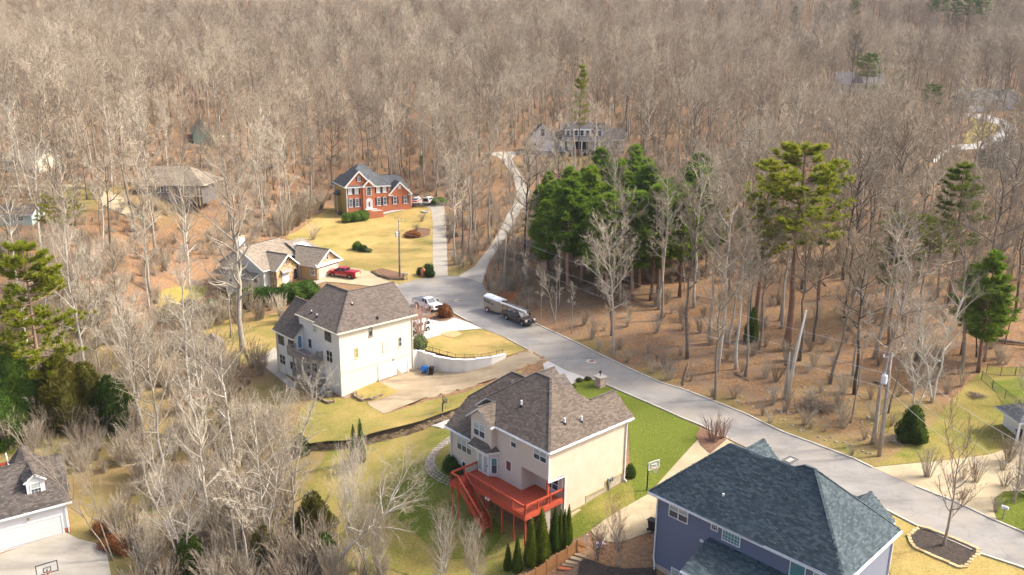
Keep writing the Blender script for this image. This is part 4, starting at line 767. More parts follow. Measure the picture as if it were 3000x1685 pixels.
# ============ stone fronted house
S=House('stone_house',(-36.2,143.23),62,'low stone fronted house with tan roof and a gabled garage')
S.rect(0,6.2,0,6.2,-.5,2.85,TANSTUC); S.gable_b([(-.1,2.8),(3.24,5.3),(6.3,2.8)],.05,4,TANSTUC)
mb=MB(); mb.box(.0,6.2,-.06,-.001,-.4,2.8); S.part('wall',mb,STONE)
S.mass([(-7.4,6.0),(-.4,6.0),(-.4,6.3),(8.5,6.3),(8.5,17),(-7.4,17)],-3.4,3.0,SIDE_ST); S.gable_a([(5.9,2.9),(11.5,6.4),(17,2.9)],-7.38,-1,SIDE_ST); S.rect(-5.9,-.6,4.3,9,-1.8,3.0,STONE); S.gable_b([(-5.9,2.9),(-3.2,4.95),(-.6,2.9)],4.31,8,STONE)
sr=[[(-.5,-.4,2.9),(3.24,-.4,5.6),(3.24,8,5.6),(-.5,4.8,2.9)],[(7.0,-.4,2.9),(3.24,-.4,5.6),(3.24,8,5.6),(7.0,8,2.9)],[(-8,5.4,2.95),(-.4,5.4,2.95),(1.2,7.2,4.05),(2.3,11.5,6.65),(-8,11.5,6.65)],[(-8,17.6,3),(-8,11.5,6.65),(2.3,11.5,6.65),(8.6,17.4,2.9)],[(2.3,11.5,6.65),(9,6,3.4),(9,17.4,2.9)],[(2.3,11.5,6.65),(1.2,7.2,4.05),(9,4.8,2.8),(9,6,3.4)],
 [(2.3,9.7,6.2),(6.8,9.3,6.2),(9.6,4.8,2.8),(2.3,4.8,3.4)],[(-6.4,3.85,2.85),(-3.2,3.85,5.35),(-3.2,9.4,5.35),(-6.4,7,2.85)],[(-.1,3.85,2.85),(-3.2,3.85,5.35),(-3.2,9.4,5.35),(-.1,7,2.85)],[(-7.2,7,2.3),(-7.2,17.4,2.3),(-9.2,17.4,1.5),(-9.2,7,1.5)],[(-9.4,9.6,2.1),(-9.4,11.7,4.1),(-7.2,11.7,4.1),(-7.2,9.6,2.1)],[(-9.4,13.8,2.1),(-9.4,11.7,4.1),(-7.2,11.7,4.1),(-7.2,13.8,2.1)]]
S.roof(sr,R_S); S.ridge([((3.24,-.4,5.62),(3.24,8,5.62)),((-3.2,3.9,5.38),(-3.2,9,5.38)),((-8,11.5,6.68),(2.3,11.5,6.68))],R_W)
mb=MB()
for p,q in (((-.5,-.43,2.78),(3.24,-.43,5.45)),((7.0,-.43,2.78),(3.24,-.43,5.45)),((-6.4,3.82,2.72),(-3.2,3.82,5.2)),((-.1,3.82,2.72),(-3.2,3.82,5.2)),((-8.04,5.4,2.82),(-8.04,11.5,6.5)),((-8.04,17.6,2.85),(-8.04,11.5,6.5))): mb.beam(p,q,.08,.26)
mb.prism([(-.4,-.5,2.75),(6.9,-.5,2.75),(6.9,-.02,3.15),(-.4,-.02,3.15)],(0,0,.08),0); S.part('white_trim',mb,WHITE)
S.rect(-9.2,-7.4,9.8,13.6,-3.4,2.1,SIDE_ST)
f=('b',-.06,-1); S.garage(f,.55,5.5,.15,2.2,M('cream_door',(.62,.54,.44),(.55,.48,.39),3,.5)); S.win(('b',.05,-1),2.72,3.42,3.6,4.9,1,sash=True)
S.win(('a',0,-1),.6,1.5,1.15,2.8,1,(2,3),sill=True); archwin(S,('b',4.25,-1),-1.75,-.65,.1,2.4,STONE,GLASSD,'porch_arch',False)
S.win(('b',4.25,-1),-4.6,-2.9,-.1,2.1,2,(4,4),gl=BLINDW,sill=True); S.win(('b',4.26,-1),-3.4,-3.0,3.6,4.6,1,gl=GLASSD,fm=STONE,sash=False)
mb=MB(); mb.prism([(-4.9,4.2,2.6),(-2.7,4.2,2.6),(-2.6,3.6,2.05),(-5.0,3.6,2.05)],(0,0,.06)); S.part('metal_awning',mb,M('awning_metal',(.30,.26,.24),(.22,.19,.18),3,.5))
fs=('a',-7.4,-1)
for t0,t1,z0,z1 in ((14.0,15.0,.2,2.0),(15.4,16.2,.2,2.0),(7.4,8.6,.3,2.0)): S.win(fs,t0,t1,z0,z1,1,up=BLINDW)
fs=('a',-9.2,-1)
for t0,t1,z0,z1 in ((10.0,10.9,.4,1.9),(12.0,12.9,.4,1.9),(10.0,10.9,-2.7,-1.2),(12,12.9,-2.7,-1.2)): S.win(fs,t0,t1,z0,z1,1,up=BLINDW)
mb=MB(); mb.box(-6.6,-5.2,12.4,13.5,5,8.2); mb.box(-6.7,-5.1,12.3,13.6,8.2,8.35,1); mb.box(-6.2,-5.7,12.7,13.1,8.35,8.55,2); S.part('chimney',mb,[SIDE_BL,YT,DARK])
mb=MB(); mb.box(-.4,0,1.5,4.2,-.4,.0); mb.box(-.45,-.2,3.9,4.2,0,2.8); S.part('porch',mb,CONC)
mb=MB(); mb.box(-11.0,-8.4,5.2,8.8,-.8,-.65)
for b in (5.3,7,8.7): mb.box(-10.95,-10.83,b-.06,b+.06,-3.2,.3)
mb.box(-10.95,-10.85,5.2,8.8,.22,.3)
for i in range(6): mb.box(-9.6,-8.6,4.9-i*.3,5.2-i*.3,-1.0-i*.2,-.93-i*.2)
mb.v=[(x+1.3,y+1.5,z) for x,y,z in mb.v]; S.part('side_deck',mb,M('new_deck_wood',(.55,.36,.16),(.46,.30,.14),4,.8))
# ============ white house with the garage apron, lower left
L=House('dormer_garage_house',(-45.05,72.25),36,'white sided house with a brown roof dormer over its double garage')
L.rect(-9,0,0,8.6,-9,-4.55,SIDE_BL); L.gable_a([(0,-4.6),(4.4,-1.9),(8.6,-4.6)],-9,-.02,SIDE_BL)
lr=[[(-10,-.45,-4.5),(.5,-.45,-4.5),(.62,4.4,-1.25),(-10,4.4,-1.25)],[(-10,4.4,-1.25),(.62,4.4,-1.25),(.5,9.1,-4.5),(-10,9.1,-4.5)],[(-3.3,1.0,-2.05),(-2.3,1.0,-1.25),(-2.4,4.3,-1.25),(-3.3,3.1,-2.05)],[(-1.3,1.0,-2.05),(-2.3,1.0,-1.25),(-2.4,4.3,-1.25),(-1.3,3.1,-2.05)]]
L.roof(lr,R_LB); L.shingles([lr[0],lr[2],lr[3]],R_L,ex=.17,tw=.36,seed=8); L.ridge([((-10,4.4,-1.22),(.62,4.4,-1.22)),((-2.3,1.0,-1.22),(-2.4,4.2,-1.22))],R_LB)
mb=MB(); mb.prism([(-3.1,1.2,-4.1),(-1.5,1.2,-4.1),(-1.5,1.2,-2.1),(-2.3,1.2,-1.45),(-3.1,1.2,-2.1)],(0,2.2,0)); L.part('dormer',mb,SIDE_BL)
L.win(('b',1.2,-1),-2.8,-1.8,-3.55,-2.3,1,(3,4),up=BLIND,w=.1); L.gutter([((-10,-.5,-4.53),(.5,-.5,-4.53))]); L.spout([(-.1,-.12,-4.7),(-.1,-.12,-8)])
mb=MB()
for p,q in (((-3.3,.97,-2.12),(-2.3,.97,-1.33)),((-1.3,.97,-2.12),(-2.3,.97,-1.33))): mb.beam(p,q,.06,.16)
L.part('dormer_trim',mb,WHITE); L.garage(('b',0,-1),-6.1,-.65,-7.95,-5.95,M('pale_garage_door',(.66,.68,.66),None,rough=.5),4,6)
mb=MB(); mb.box(-.62,.03,-.05,.0,-8.3,-7.5); mb.box(.001,.05,0,8.6,-9,-7.5); L.part('brick_base',mb,BRICK); mb=MB(); mb.lathe([(.04,0),(.12,.12),(.04,.3)],8,0,(-3.4,-.16,-5.55)); L.part('wall_lamp',mb,M('brass',(.5,.32,.1),None,rough=.3,metal=1))
mb=MB(); mb.lathe([(2.0,-3.9),(1.75,-3.8),(.02,-1.6)],8,0,(-2.6,10.2,0)); L.part('turret_roof',mb,R_LB); mb=MB(); mb.lathe([(1.5,-8),(1.5,-3.85)],8,0,(-2.6,10.2,0)); L.part('turret',mb,SIDE_BL)
mb=MB(); mb.box(-7,-4.0,8.7,13.0,-4.7,-4.5); L.part('rear_deck',mb,REDW); L.rail([(-4.05,8.8,-4.5),(-4.05,12.9,-4.5)],WHITE,1.,.14,2.,bw=.04)
# ============ farmhouse in the wood
F=House('farmhouse',(4.8,237.95),0,'white modern farmhouse with dark roofs standing among the trees')
F.rect(0,7.2,.5,9,12.5,19.3,SIDE_BL); F.gable_b([(0,19.2),(3.5,23.2),(7.2,19.2)],.5,9,SIDE_BL); F.rect(9.8,23.6,1,10,12.5,19.2,SIDE_BL); F.rect(7,10,4,9,12.5,18.5,SIDE_BL); F.rect(23.6,28,1.5,9,12.5,19,SIDE_BL)
mb=MB(); mb.box(-.03,7.25,.42,.49,12.5,15.6); F.part('foundation',mb,M('grey_block',(.36,.33,.34),(.3,.28,.28),1,.9))
fr_=[[(-.4,.1,19.1),(3.5,.1,23.5),(3.5,9.4,23.5),(-.4,9.4,19.1)],[(7.6,.1,19.1),(3.5,.1,23.5),(3.5,9.4,23.5),(7.6,9.4,19.1)],[(9.3,.3,19.4),(24,.3,19.4),(24,5.5,23.7),(9.3,5.5,23.7)],[(9.3,5.5,23.7),(24,5.5,23.7),(24,10.5,19.4),(9.3,10.5,19.4)],[(9.5,-2.2,19.0),(23.8,-2.2,19.0),(23.8,1,19.9),(9.5,1,19.9)],[(23.6,.9,19.2),(28.4,.9,19.2),(28.4,5,22.3),(23.6,5,22.3)],[(7,3.5,18.6),(10,3.5,18.6),(10,8,21),(7,8,21)],
 [(12.4,1.2,22.1),(18.2,1.2,22.1),(18.2,4.6,23.3),(12.4,4.6,23.3)],[(10.1,.9,21.9),(11.3,.9,23.1),(11.3,4.5,23.1),(10.1,3,21.9)],[(12.4,.9,21.9),(11.3,.9,23.1),(11.3,4.5,23.1),(12.4,3,21.9)],[(19.0,.9,21.9),(20.5,.9,23.4),(20.5,4.5,23.4),(19,3,21.9)],[(22,.9,21.9),(20.5,.9,23.4),(20.5,4.5,23.4),(22,3,21.9)]]
F.roof(fr_,roofmat('charcoal_roof',(.075,.07,.075),(.12,.11,.115),.15),WHITE,.25)
F.rect(12.6,18,1.0,4,19.6,22.0,SIDE_BL,'dormer'); F.rect(10.3,12.2,1.3,4,19.6,22,SIDE_BL,'dormer'); F.rect(19.2,21.8,1.3,4,19.6,22,SIDE_BL,'dormer')
for t0,t1 in ((13.0,14.2),(14.7,15.9),(16.4,17.6)): F.win(('b',1,-1),t0,t1,20.1,21.8,1,gl=GLASSD,fm=WHITE,w=.12)
F.win(('b',1.3,-1),10.7,11.8,20.1,21.7,gl=GLASSD,w=.12); F.win(('b',1.3,-1),19.9,21.1,20.1,21.7,gl=GLASSD,w=.12)
for t0,t1 in ((10.4,11.2),(13.4,17.2),(18.9,20.4),(21.2,22.6)): F.win(('b',1,-1),t0,t1,16.1,18.6,2 if t1-t0<2 else 3,gl=GLASSD,fm=BLACK,sash=False,w=.1)
F.win(('b',1.5,-1),24.9,26.7,16.2,18.7,2,gl=GLASSD,fm=BLACK,sash=False); F.win(('b',.5,-1),1.3,1.8,17.2,17.8,gl=GLASSD,fm=BLACK,sash=False); F.win(('b',.5,-1),3.2,4.2,20,22,gl=GLASSD,fm=BLACK)
mb=MB(); mb.box(9.8,27.5,-2.2,1,15.65,15.9); F.part('porch_deck',mb,GREYW); F.rail([(9.9,-2.1,15.9),(27.4,-2.1,15.9)],BLACK,1.,.5,3.,bw=.06)
for a in (10,12.3,15.1,18.9,21.3,23.5): mb=MB(); mb.box(a-.15,a+.15,-2.2,-1.9,15.9,19.0); F.part('porch_post',mb,WHITE)
for a in (12.4,15.1,21.4): mb=MB(); mb.box(a-.25,a+.25,-2.1,-1.6,12,15.65); F.part('pier',mb,WHITE)
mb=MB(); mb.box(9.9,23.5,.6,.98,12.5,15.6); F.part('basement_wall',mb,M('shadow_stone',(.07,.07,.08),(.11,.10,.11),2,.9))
# ============ houses half hidden further off
g=atD(417,570,188); Y=House('grey_house',(g[0]-.5,g[1]),0,'low grey brown house with a broad tan hipped roof behind bare trees')
z=float(g[2]); Y.rect(.3,13.2,.4,9,z-2,13.8,SIDE_G); Y.roof([[(-1.7,0,13.7),(13.9,0,13.9),(9.2,4.5,17.4),(1.4,4.5,17.3)],[(13.9,0,13.9),(15,9.5,14.2),(9.2,4.5,17.4)],[(-1.7,0,13.7),(1.4,4.5,17.3),(-1.7,9.5,13.7)],[(1.4,4.5,17.3),(9.2,4.5,17.4),(15,9.5,14.2),(-1.7,9.5,13.7)]],R_G,CREAM)
for t in (2.6,4.3,5.6): Y.win(('b',.4,-1),t,t+.75,12.1,13.5,1,gl=GLASS)
mb=MB(); mb.box(9.6,13.4,-1.6,.4,z-.2,11.6); Y.part('deck',mb,GREYW)
for a in (10,12.6,13.3): mb=MB(); mb.box(a-.1,a+.1,-1.5,-1.3,z-2,13.8); Y.part('deck_post',mb,YT)
g=atD(573,425,255); Y=House('green_house',g[:2],24,'grey green gabled house half hidden in the left wood'); z=float(g[2])
Y.rect(-.4,5.2,0,12,z-3,19.6,SIDE_GR); Y.gable_b([(-.4,19.5),(2.2,23),(5.2,19.5)],0,12,SIDE_GR); Y.roof([[(-.8,-.3,19.4),(2.2,-.3,23.4),(2.2,14,23.4),(-.8,14,19.4)],[(6.0,-.3,19.2),(2.2,-.3,23.4),(2.2,14,23.4),(6.0,14,19.2)]],R_G,SIDE_GR)
Y.win(('b',0,-1),2.9,3.5,20,20.9,gl=GLASSD,sash=False); Y.win(('b',0,-1),3.9,4.6,17.2,18.2,gl=GLASSD,sash=False); Y.rect(6,13,6,12,z-3,18.0,M('yellow_wall',(.5,.42,.24),None),'garage_wing')
g=atD(2838,330,330); Y=House('far_dormer_house',g[:2],0,'pale brick house with green grey roof and two white dormers'); z=float(g[2])
PB=brickmat('pink_brick',(.46,.36,.30),(.40,.31,.26),(.5,.45,.4)); Y.rect(-1,17.6,0,10,z-3,31,PB); Y.gable_b([(9.6,31),(13.2,34),(17,31)],-.8,5,SIDE_ST); Y.rect(9.6,17,-.8,0,z-3,31,SIDE_ST)
GRR=roofmat('green_grey_roof',(.16,.19,.17),(.22,.25,.23),.15); Y.roof([[(-1.8,-.6,31),(9.6,-.6,31),(9.6,5,34.2),(-1.8,5,34.2)],[(-1.8,5,34.2),(18,5,34.2),(18,10.5,31),(-1.8,10.5,31)],[(9.2,-1.2,30.9),(13.2,-1.2,34.3),(13.2,6,34.3),(9.2,4,30.9)],[(17.4,-1.2,30.9),(13.2,-1.2,34.3),(13.2,6,34.3),(17.4,4,30.9)]],GRR,WHITE,.3)
for a in (2.6,6.8):
    Y.rect(a-.9,a+.9,.4,3.6,31.2,33,SIDE_BL,'dormer'); Y.roof([[(a-1.2,.1,32.9),(a,.1,33.9),(a,4.4,33.9),(a-1.2,4,32.9)],[(a+1.2,.1,32.9),(a,.1,33.9),(a,4.4,33.9),(a+1.2,4,32.9)]],GRR,WHITE,.2,'dormer_roof'); Y.win(('b',.4,-1),a-.5,a+.5,31.7,32.8,gl=BLINDW)
    Y.win(('b',0,-1),a-1,a+1,29,30.8,2,gl=BLINDW,w=.15)
Y.garage(('b',0,-1),.2,5.8,z,28.4,WHITE); Y.door(('b',0,-1),7.4,8.6,z,28.2,gl=GLASS); Y.win(('b',-.8,-1),14.2,16,29,30.8,2,gl=BLIND,w=.15); Y.win(('b',-.8,-1),11.2,12.4,28,30.6,1,gl=BLIND,w=.15)
def cottage(name,u,v,D,yaw,w,d,h,rh,wall,roof,label,z0=None):
    g=G(u,v); z=float(g[2]); Y=House(name,g[:2],yaw,label); Y.rect(0,w,0,d,z-3,z+h,wall); Y.gable_a([(0,z+h-.05),(d/2,z+h+rh-.2),(d,z+h-.05)],.05,w-.05,wall)
    Y.roof([[(-.5,-.5,z+h),(w+.5,-.5,z+h),(w+.5,d/2,z+h+rh),(-.5,d/2,z+h+rh)],[(-.5,d/2,z+h+rh),(w+.5,d/2,z+h+rh),(w+.5,d+.5,z+h),(-.5,d+.5,z+h)]],roof,WHITE,.2)
    for i in range(int(w/3)): Y.win(('b',0,-1),1+i*3,2.1+i*3,z+1,z+h-.4,1,gl=GLASS,w=.1)
    return Y
GRS=roofmat('pale_grey_roof',(.25,.24,.25),(.33,.31,.32),.15)
Y=cottage('hidden_house',2452,278,352,-8,17,9,4.5,4.2,SIDE_ST,GRS,'pale grey roofed house glimpsed behind the right hand pines')
zz=float(G(2452,278)[2])+4.4; Y.gable_b([(5,zz),(7.2,zz+3.6),(9.4,zz)],-.7,4,SIDE_B,'gable')
cottage('low_roof_house',2435,392,288,5,13,8,2.6,2.4,SIDE_ST,roofmat('pinkish_roof',(.30,.25,.22),(.38,.32,.29),.15),'low house with pinkish roof hidden by grey branches')
cottage('pale_roof_house',15,500,222,-10,9,7,2.4,2.6,CREAM,R_G,'pale tan roofed house at the edge of the left wood')
cottage('aqua_house',-60,664,178,8,9.5,6,2.3,1.6,M('aqua_wall',(.42,.56,.52),(.5,.6,.55),2,.7),R_W,'small pale aqua building by the concrete apron on the left')
cottage('right_edge_house',2955,500,225,40,12,9,3,4.5,SIDE_GR,R_K,'dark roofed house cut by the right edge above the pines')
g=G(610,1052); Y=House('garden_shed',g[:2],30,'small tan garden shed showing through bare branches','shed'); z=float(g[2]); TANW=M('tan_boards',(.55,.45,.30),(.48,.39,.26),2,.8)
Y.rect(0,2.6,0,3.2,z-.5,z+2,TANW); Y.gable_b([(0,z+1.95),(1.3,z+2.8),(2.6,z+1.95)],.02,3.2,TANW); Y.roof([[(-.15,-.1,z+1.95),(1.3,-.1,z+2.95),(1.3,3.4,z+2.95),(-.15,3.4,z+1.95)],[(2.75,-.1,z+1.95),(1.3,-.1,z+2.95),(1.3,3.4,z+2.95),(2.75,3.4,z+1.95)]],R_S,CREAM,.08); Y.door(('b',0,-1),.6,2.0,z,z+1.8,TANW,knob=True)
g=atz(2986,1240,3.6); Y=House('edge_house',g[:2],0,'corner of a dark roof and a white post at the right edge'); Y.rect(1.6,8,1.5,5,-1,3.4,SIDE_BL); Y.roof([[(0,0,3.6),(9,0,3.6),(8,2.2,5),(2.2,2.2,5)],[(0,0,3.6),(2.2,2.2,5),(0,4.4,3.6)],[(2.2,2.2,5),(8,2.2,5),(9,4.4,3.6),(0,4.4,3.6)]],R_K); mb=MB(); mb.box(.15,.35,.15,.35,-.5,3.5); Y.part('porch_post',mb,WHITE)
# ---------------------------------------------------------------- walls, fences, street furniture
def wallpath(name,pts,th,mat,label,cat,side=1,depth=.8,cap=None,stepn=1):
    'wall along world points (x,y,ztop); side: which way the thickness goes'
    r=empty(name,(pts[0][0],pts[0][1],0),0,label,cat); o=np.array([pts[0][0],pts[0][1],0]); mb=MB(); mc=MB()
    for i,(p,q) in enumerate(zip(pts[:-1],pts[1:])):
        d=np.array(q[:2])-np.array(p[:2]); L=np.hypot(*d); d/=L; n=np.array([-d[1],d[0]])*side*th; z=max(p[2],q[2]) if stepn else None
        a=np.array(p[:2])-o[:2]-d*.03; b=np.array(q[:2])-o[:2]+d*.03; zb=min(float(gz(*p[:2])),float(gz(*q[:2])))-depth
        za,zc=(z,z) if stepn else (p[2],q[2])
        mb.add([(*a,zb),(*b,zb),(*(b+n),zb),(*(a+n),zb),(*a,za),(*b,zc),(*(b+n),zc),(*(a+n),za)],[(0,3,2,1),(4,5,6,7),(0,1,5,4),(1,2,6,5),(2,3,7,6),(3,0,4,7)])
        e=n/th*.05; mc.add([(*(a-e),za),(*(b-e),zc),(*(b+n+e),zc),(*(a+n+e),za),(*(a-e),za+.09),(*(b-e),zc+.09),(*(b+n+e),zc+.09),(*(a+n+e),za+.09)],[(0,3,2,1),(4,5,6,7),(0,1,5,4),(1,2,6,5),(2,3,7,6),(3,0,4,7)])
    mb.build('wall',mat,r); mc.build('cap',cap or mat,r); return r
DIRTYW=siding('stained_white_wall',(.74,.71,.65),5.,((.33,.26,.15),-4.5,.2),.12,.0)
WT=[(1212,1084,1032,-2.66),(1226,1079,1029,-2.62),(1240,1081,1036,-2.58),(1255,1084,1038,-2.55),(1270,1087,1046,-2.5),(1300,1090,1051,-2.33),(1334,1093,1057,-2.15),(1365,1090,1057,-1.9),(1397,1083,1055.5,-1.6),(1440,1070,1049,-1.15),(1482,1049,1041.5,-.6)]
pts=[]
for u,vb,vt,z in WT: P=atz(u,vb,z); pts.append((P[0],P[1],vert(u,vt,P)))
WALLP=pts; wallpath('retaining_wall',pts,.45,DIRTYW,'curved stained white retaining wall above the sunken driveway','wall',1,cap=WHITE)
IRON=M('rusty_iron',(.10,.065,.04),(.06,.045,.035),6,.6)
def post_fence(name,P,h,mat,label,cat,gap=None,pr=.03,rails=(.12,.9),infill=None,inr=.008,group=None):
    P=[np.array(p,float) for p in P]; r=empty(name,P[0],0,label,cat,group); o=P[0]
    for p in P:
        mb=MB(); c=p-o; mb.box(c[0]-pr,c[0]+pr,c[1]-pr,c[1]+pr,c[2]-.3,c[2]+h+.05); mb.build('fence_post',mat,r)
    for p,q in zip(P[:-1],P[1:]):
        for k in rails: mb=MB(); mb.beam(p-o+np.array([0,0,h*k]),q-o+np.array([0,0,h*k]),.03,.03); mb.build('rail',mat,r)
        n=int(np.hypot(*(q-p)[:2])/gap) if gap else 0; me=None
        for i in range(1,n):
            c=p-o+(q-p)*i/n
            if me is None: mb=MB(); mb.box(-inr,inr,-inr,inr,h*.05,h); ob=mb.build('picket',mat,r); me=ob.data
            else: ob=bpy.data.objects.new('picket',me); COL.objects.link(ob); ob.parent=r
            ob.location=c
        if infill:
            mb=MB(); L=np.hypot(*(q-p)[:2]); n=int(L/.16); U=np.array([0,0,1.])
            for i in range(-6,n):
                for s in (1,-1):
                    a0,a1=(i,i+h/.16) if s>0 else (i+h/.16,i); f0,f1=np.clip(a0/n,0,1),np.clip(a1/n,0,1)
                    if a1==a0: continue
                    z0=(f0*n-a0)/(a1-a0)*h; z1=(f1*n-a0)/(a1-a0)*h
                    mb.beam(p-o+(q-p)*f0+U*z0,p-o+(q-p)*f1+U*z1,.008,.008)
            ob=mb.build('wire_mesh',mat,r); ob['kind']='stuff'
    return r
post_fence('iron_fence',[G(u,v) for u,v in [(1247,1034),(1268,1038),(1288,1044),(1310,1048),(1335,1052),(1360,1053),(1386,1052),(1410,1051),(1433,1047),(1454,1043),(1473,1039)]],.72,IRON,'low rusty iron picket fence above the white retaining wall','fence',.17,.03)
CLF=M('chain_link_dark',(.06,.055,.05),None,rough=.6)
post_fence('chain_link_fence',[G(2889,1094),G(2931,1101),G(2973,1101),G(3015,1101)],1.15,CLF,'dark chain link fence running level behind the yellow lawn','fence',None,.03,(.05,1.),True)
post_fence('chain_link_fence',[G(2875,1113),G(2906,1141),G(2943,1170),G(2981,1200),G(3025,1236)],1.15,CLF,'dark chain link fence running down towards the black bin','fence',None,.03,(.05,1.),True)
# stacked block walls: every block a part
def blockwall(name,pts,mat,label,bh=.2,bl=.42,dp=.3,batter=.06,cat='wall',near=300,seed=3):
    'pts: (x,y,zfoot,height) along the face; blocks in running bond'
    r=empty(name,(pts[0][0],pts[0][1],pts[0][2]),0,label,cat); o=np.array(pts[0][:3],float); rr=random.Random(seed); Q=np.array([[p[0],p[1],p[2],p[3]] for p in pts],float)
    s=np.r_[0,np.cumsum(np.hypot(np.diff(Q[:,0]),np.diff(Q[:,1])))]; bl_=[]; kmax=int(max(Q[:,3])/bh)+1
    for k in range(kmax):
        t=(bl/2 if k%2 else 0)+rr.random()*.05
        while t<s[-1]-bl*.4:
            c=[np.interp(t+bl/2,s,Q[:,j]) for j in range(4)]; e=[np.interp(t+bl/2+.2,s,Q[:,j])-np.interp(t+bl/2-.2,s,Q[:,j]) for j in range(2)]
            if k*bh<c[3]-bh*.3: bl_.append((c,math.atan2(e[1],e[0]),k))
            t+=bl
    bl_.sort(key=lambda b:(b[0][0]**2+b[0][1]**2)); me=None; rest=MB()
    def geo(mb,x,y,z,w,a=0.,loc=(0,0,0)):
        n=len(mb.v); mb.box(-w/2,w/2,-.0,dp,0,bh-.012); ca,sa=math.cos(a),math.sin(a)
        mb.v[n:]=[(loc[0]+px*ca-py*sa,loc[1]+px*sa+py*ca,loc[2]+pz) for px,py,pz in mb.v[n:]]
    for i,(c,a,k) in enumerate(bl_):
        nx,ny=-math.sin(a),math.cos(a); j=rr.uniform(-.035,.035)+k*batter; L=(c[0]-o[0]+nx*j,c[1]-o[1]+ny*j,c[2]-o[2]+k*bh-.12)
        if i<near:
            if me is None: mb=MB(); geo(mb,0,0,0,bl-.02); ob=mb.build('block',mat,r); me=ob.data
            else: ob=bpy.data.objects.new('block',me); COL.objects.link(ob); ob.parent=r
            ob.location=L; ob.rotation_euler=(0,0,a+rr.uniform(-.03,.03))
        else: geo(rest,0,0,0,bl-.02,a,L)
    if rest.v: ob=rest.build('blocks',mat,r); ob['kind']='stuff'
    mb=MB()
    for p,q in zip(Q[:-1],Q[1:]):
        d=(q-p)[:2]; d/=np.hypot(*d); n=np.array([-d[1],d[0]])*(.22); zz=-.35
        mb.add([(*(p[:2]+n-o[:2]),p[2]-o[2]-.6),(*(q[:2]+n-o[:2]),q[2]-o[2]-.6),(*(q[:2]+n*2.5-o[:2]),q[2]-o[2]-.6),(*(p[:2]+n*2.5-o[:2]),p[2]-o[2]-.6),(*(p[:2]+n-o[:2]),p[2]-o[2]+p[3]-.1),(*(q[:2]+n-o[:2]),q[2]-o[2]+q[3]-.1),(*(q[:2]+n*2.5-o[:2]),q[2]-o[2]+q[3]-.1),(*(p[:2]+n*2.5-o[:2]),p[2]-o[2]+p[3]-.1)],[(4,5,6,7),(0,1,5,4),(1,2,6,5),(2,3,7,6),(3,0,4,7)])
    mb.build('backing',MULCH,r); return r
def blockmat(name,c1,c2,c3):
    m,t,b=newmat(name); b.inputs['Roughness'].default_value=.95; oi=nd(t,'ShaderNodeObjectInfo'); P=nd(t,'ShaderNodeNewGeometry').outputs['Position']
    n=noise(t,2.3,4,vec=P); n2=noise(t,12,3,vec=P); f=math_(t,'ADD',math_(t,'MULTIPLY',oi.outputs['Random'],.5),math_(t,'MULTIPLY',n,.5))
    t.links.new(mix(t,math_(t,'MULTIPLY',n2,.4),ramp(t,f,[(.25,c1),(.5,c2),(.75,c3)]),c1),b.inputs['Base Color']); bump(t,b,n2,.6,.04); return m
BLK=blockmat('tan_wall_block',(.13,.09,.055),(.27,.19,.115),(.40,.30,.19))
blockwall('block_wall',[(*BW[i][:3],BWALL[i][3]) for i in range(len(BW))],BLK,'long brown block retaining wall curving below the straw lawn')
def gp(px,dz=0,h=.4): return [(*G(u,v)[:2],float(G(u,v)[2])+dz,h) for u,v in px]
blockwall('block_edging',gp([(919,1164),(937,1177),(958,1186),(980,1181)],0,.4),BLK,'low curved block edging round the two air conditioners',.16,.4)
blockwall('block_edging',gp([(1032,1153),(1035,1167),(1056,1179),(1095,1174),(1121,1164)],0,.4),BLK,'curved block edging round the small straw lawn',.16,.4)
TERR=[(1719.5,1634,-3.0),(1745,1647,-3.05),(1780,1657,-3.1),(1828,1663,-3.1),(1870,1664,-3.1),(1916,1659,-3.0)]
blockwall('terrace_wall',[(*atz(*q),1.15) for q in TERR],blockmat('terrace_block',(.16,.105,.07),(.25,.17,.115),(.36,.26,.17)),'curved brown block wall holding the planted bed by the blue house',.19,.45)
mb=MB(); P=[atz(u,v,-1.92) for u,v in [(1720,1601),(1750,1614),(1809,1626),(1867,1625),(1925,1614),(1930,1550),(1900,1560),(1857,1577),(1809,1591),(1762,1582),(1742,1583)]]
mb.prism([(p[0],p[1],-3.2) for p in P],(0,0,1.28)); tag(mb.build('mulch_bed',MULCH),'raised dark mulch bed between the block wall and the concrete drive',kind='structure')
sheet('mulch_bed',W2([(1700,1640),(1722,1640),(1780,1660),(1830,1668),(1920,1664),(1930,1720),(1690,1720),(1695,1670)]),MULCH,.08,.8,'dark mulch at the foot of the curved block wall')
TIMB=M('old_timber',(.24,.165,.09),(.15,.10,.06),4,.9,bmp=.3)
p0=atz(1716,1592,-2.4); p1=atz(1741,1568,-1.7); st=empty('garden_steps',p0,0,'four timber garden steps beside the wooden gate','steps'); d=(p1-p0); d2=d[:2]/np.hypot(*d[:2]); nn=np.array([-d2[1],d2[0]])
for i in range(4):
    c=d*(i/3.5); mb=MB(); mb.beam((*(c[:2]-nn*.75),c[2]+.08),(*(c[:2]+nn*.75),c[2]+.08),.38,.18); mb.build('step',TIMB,st)
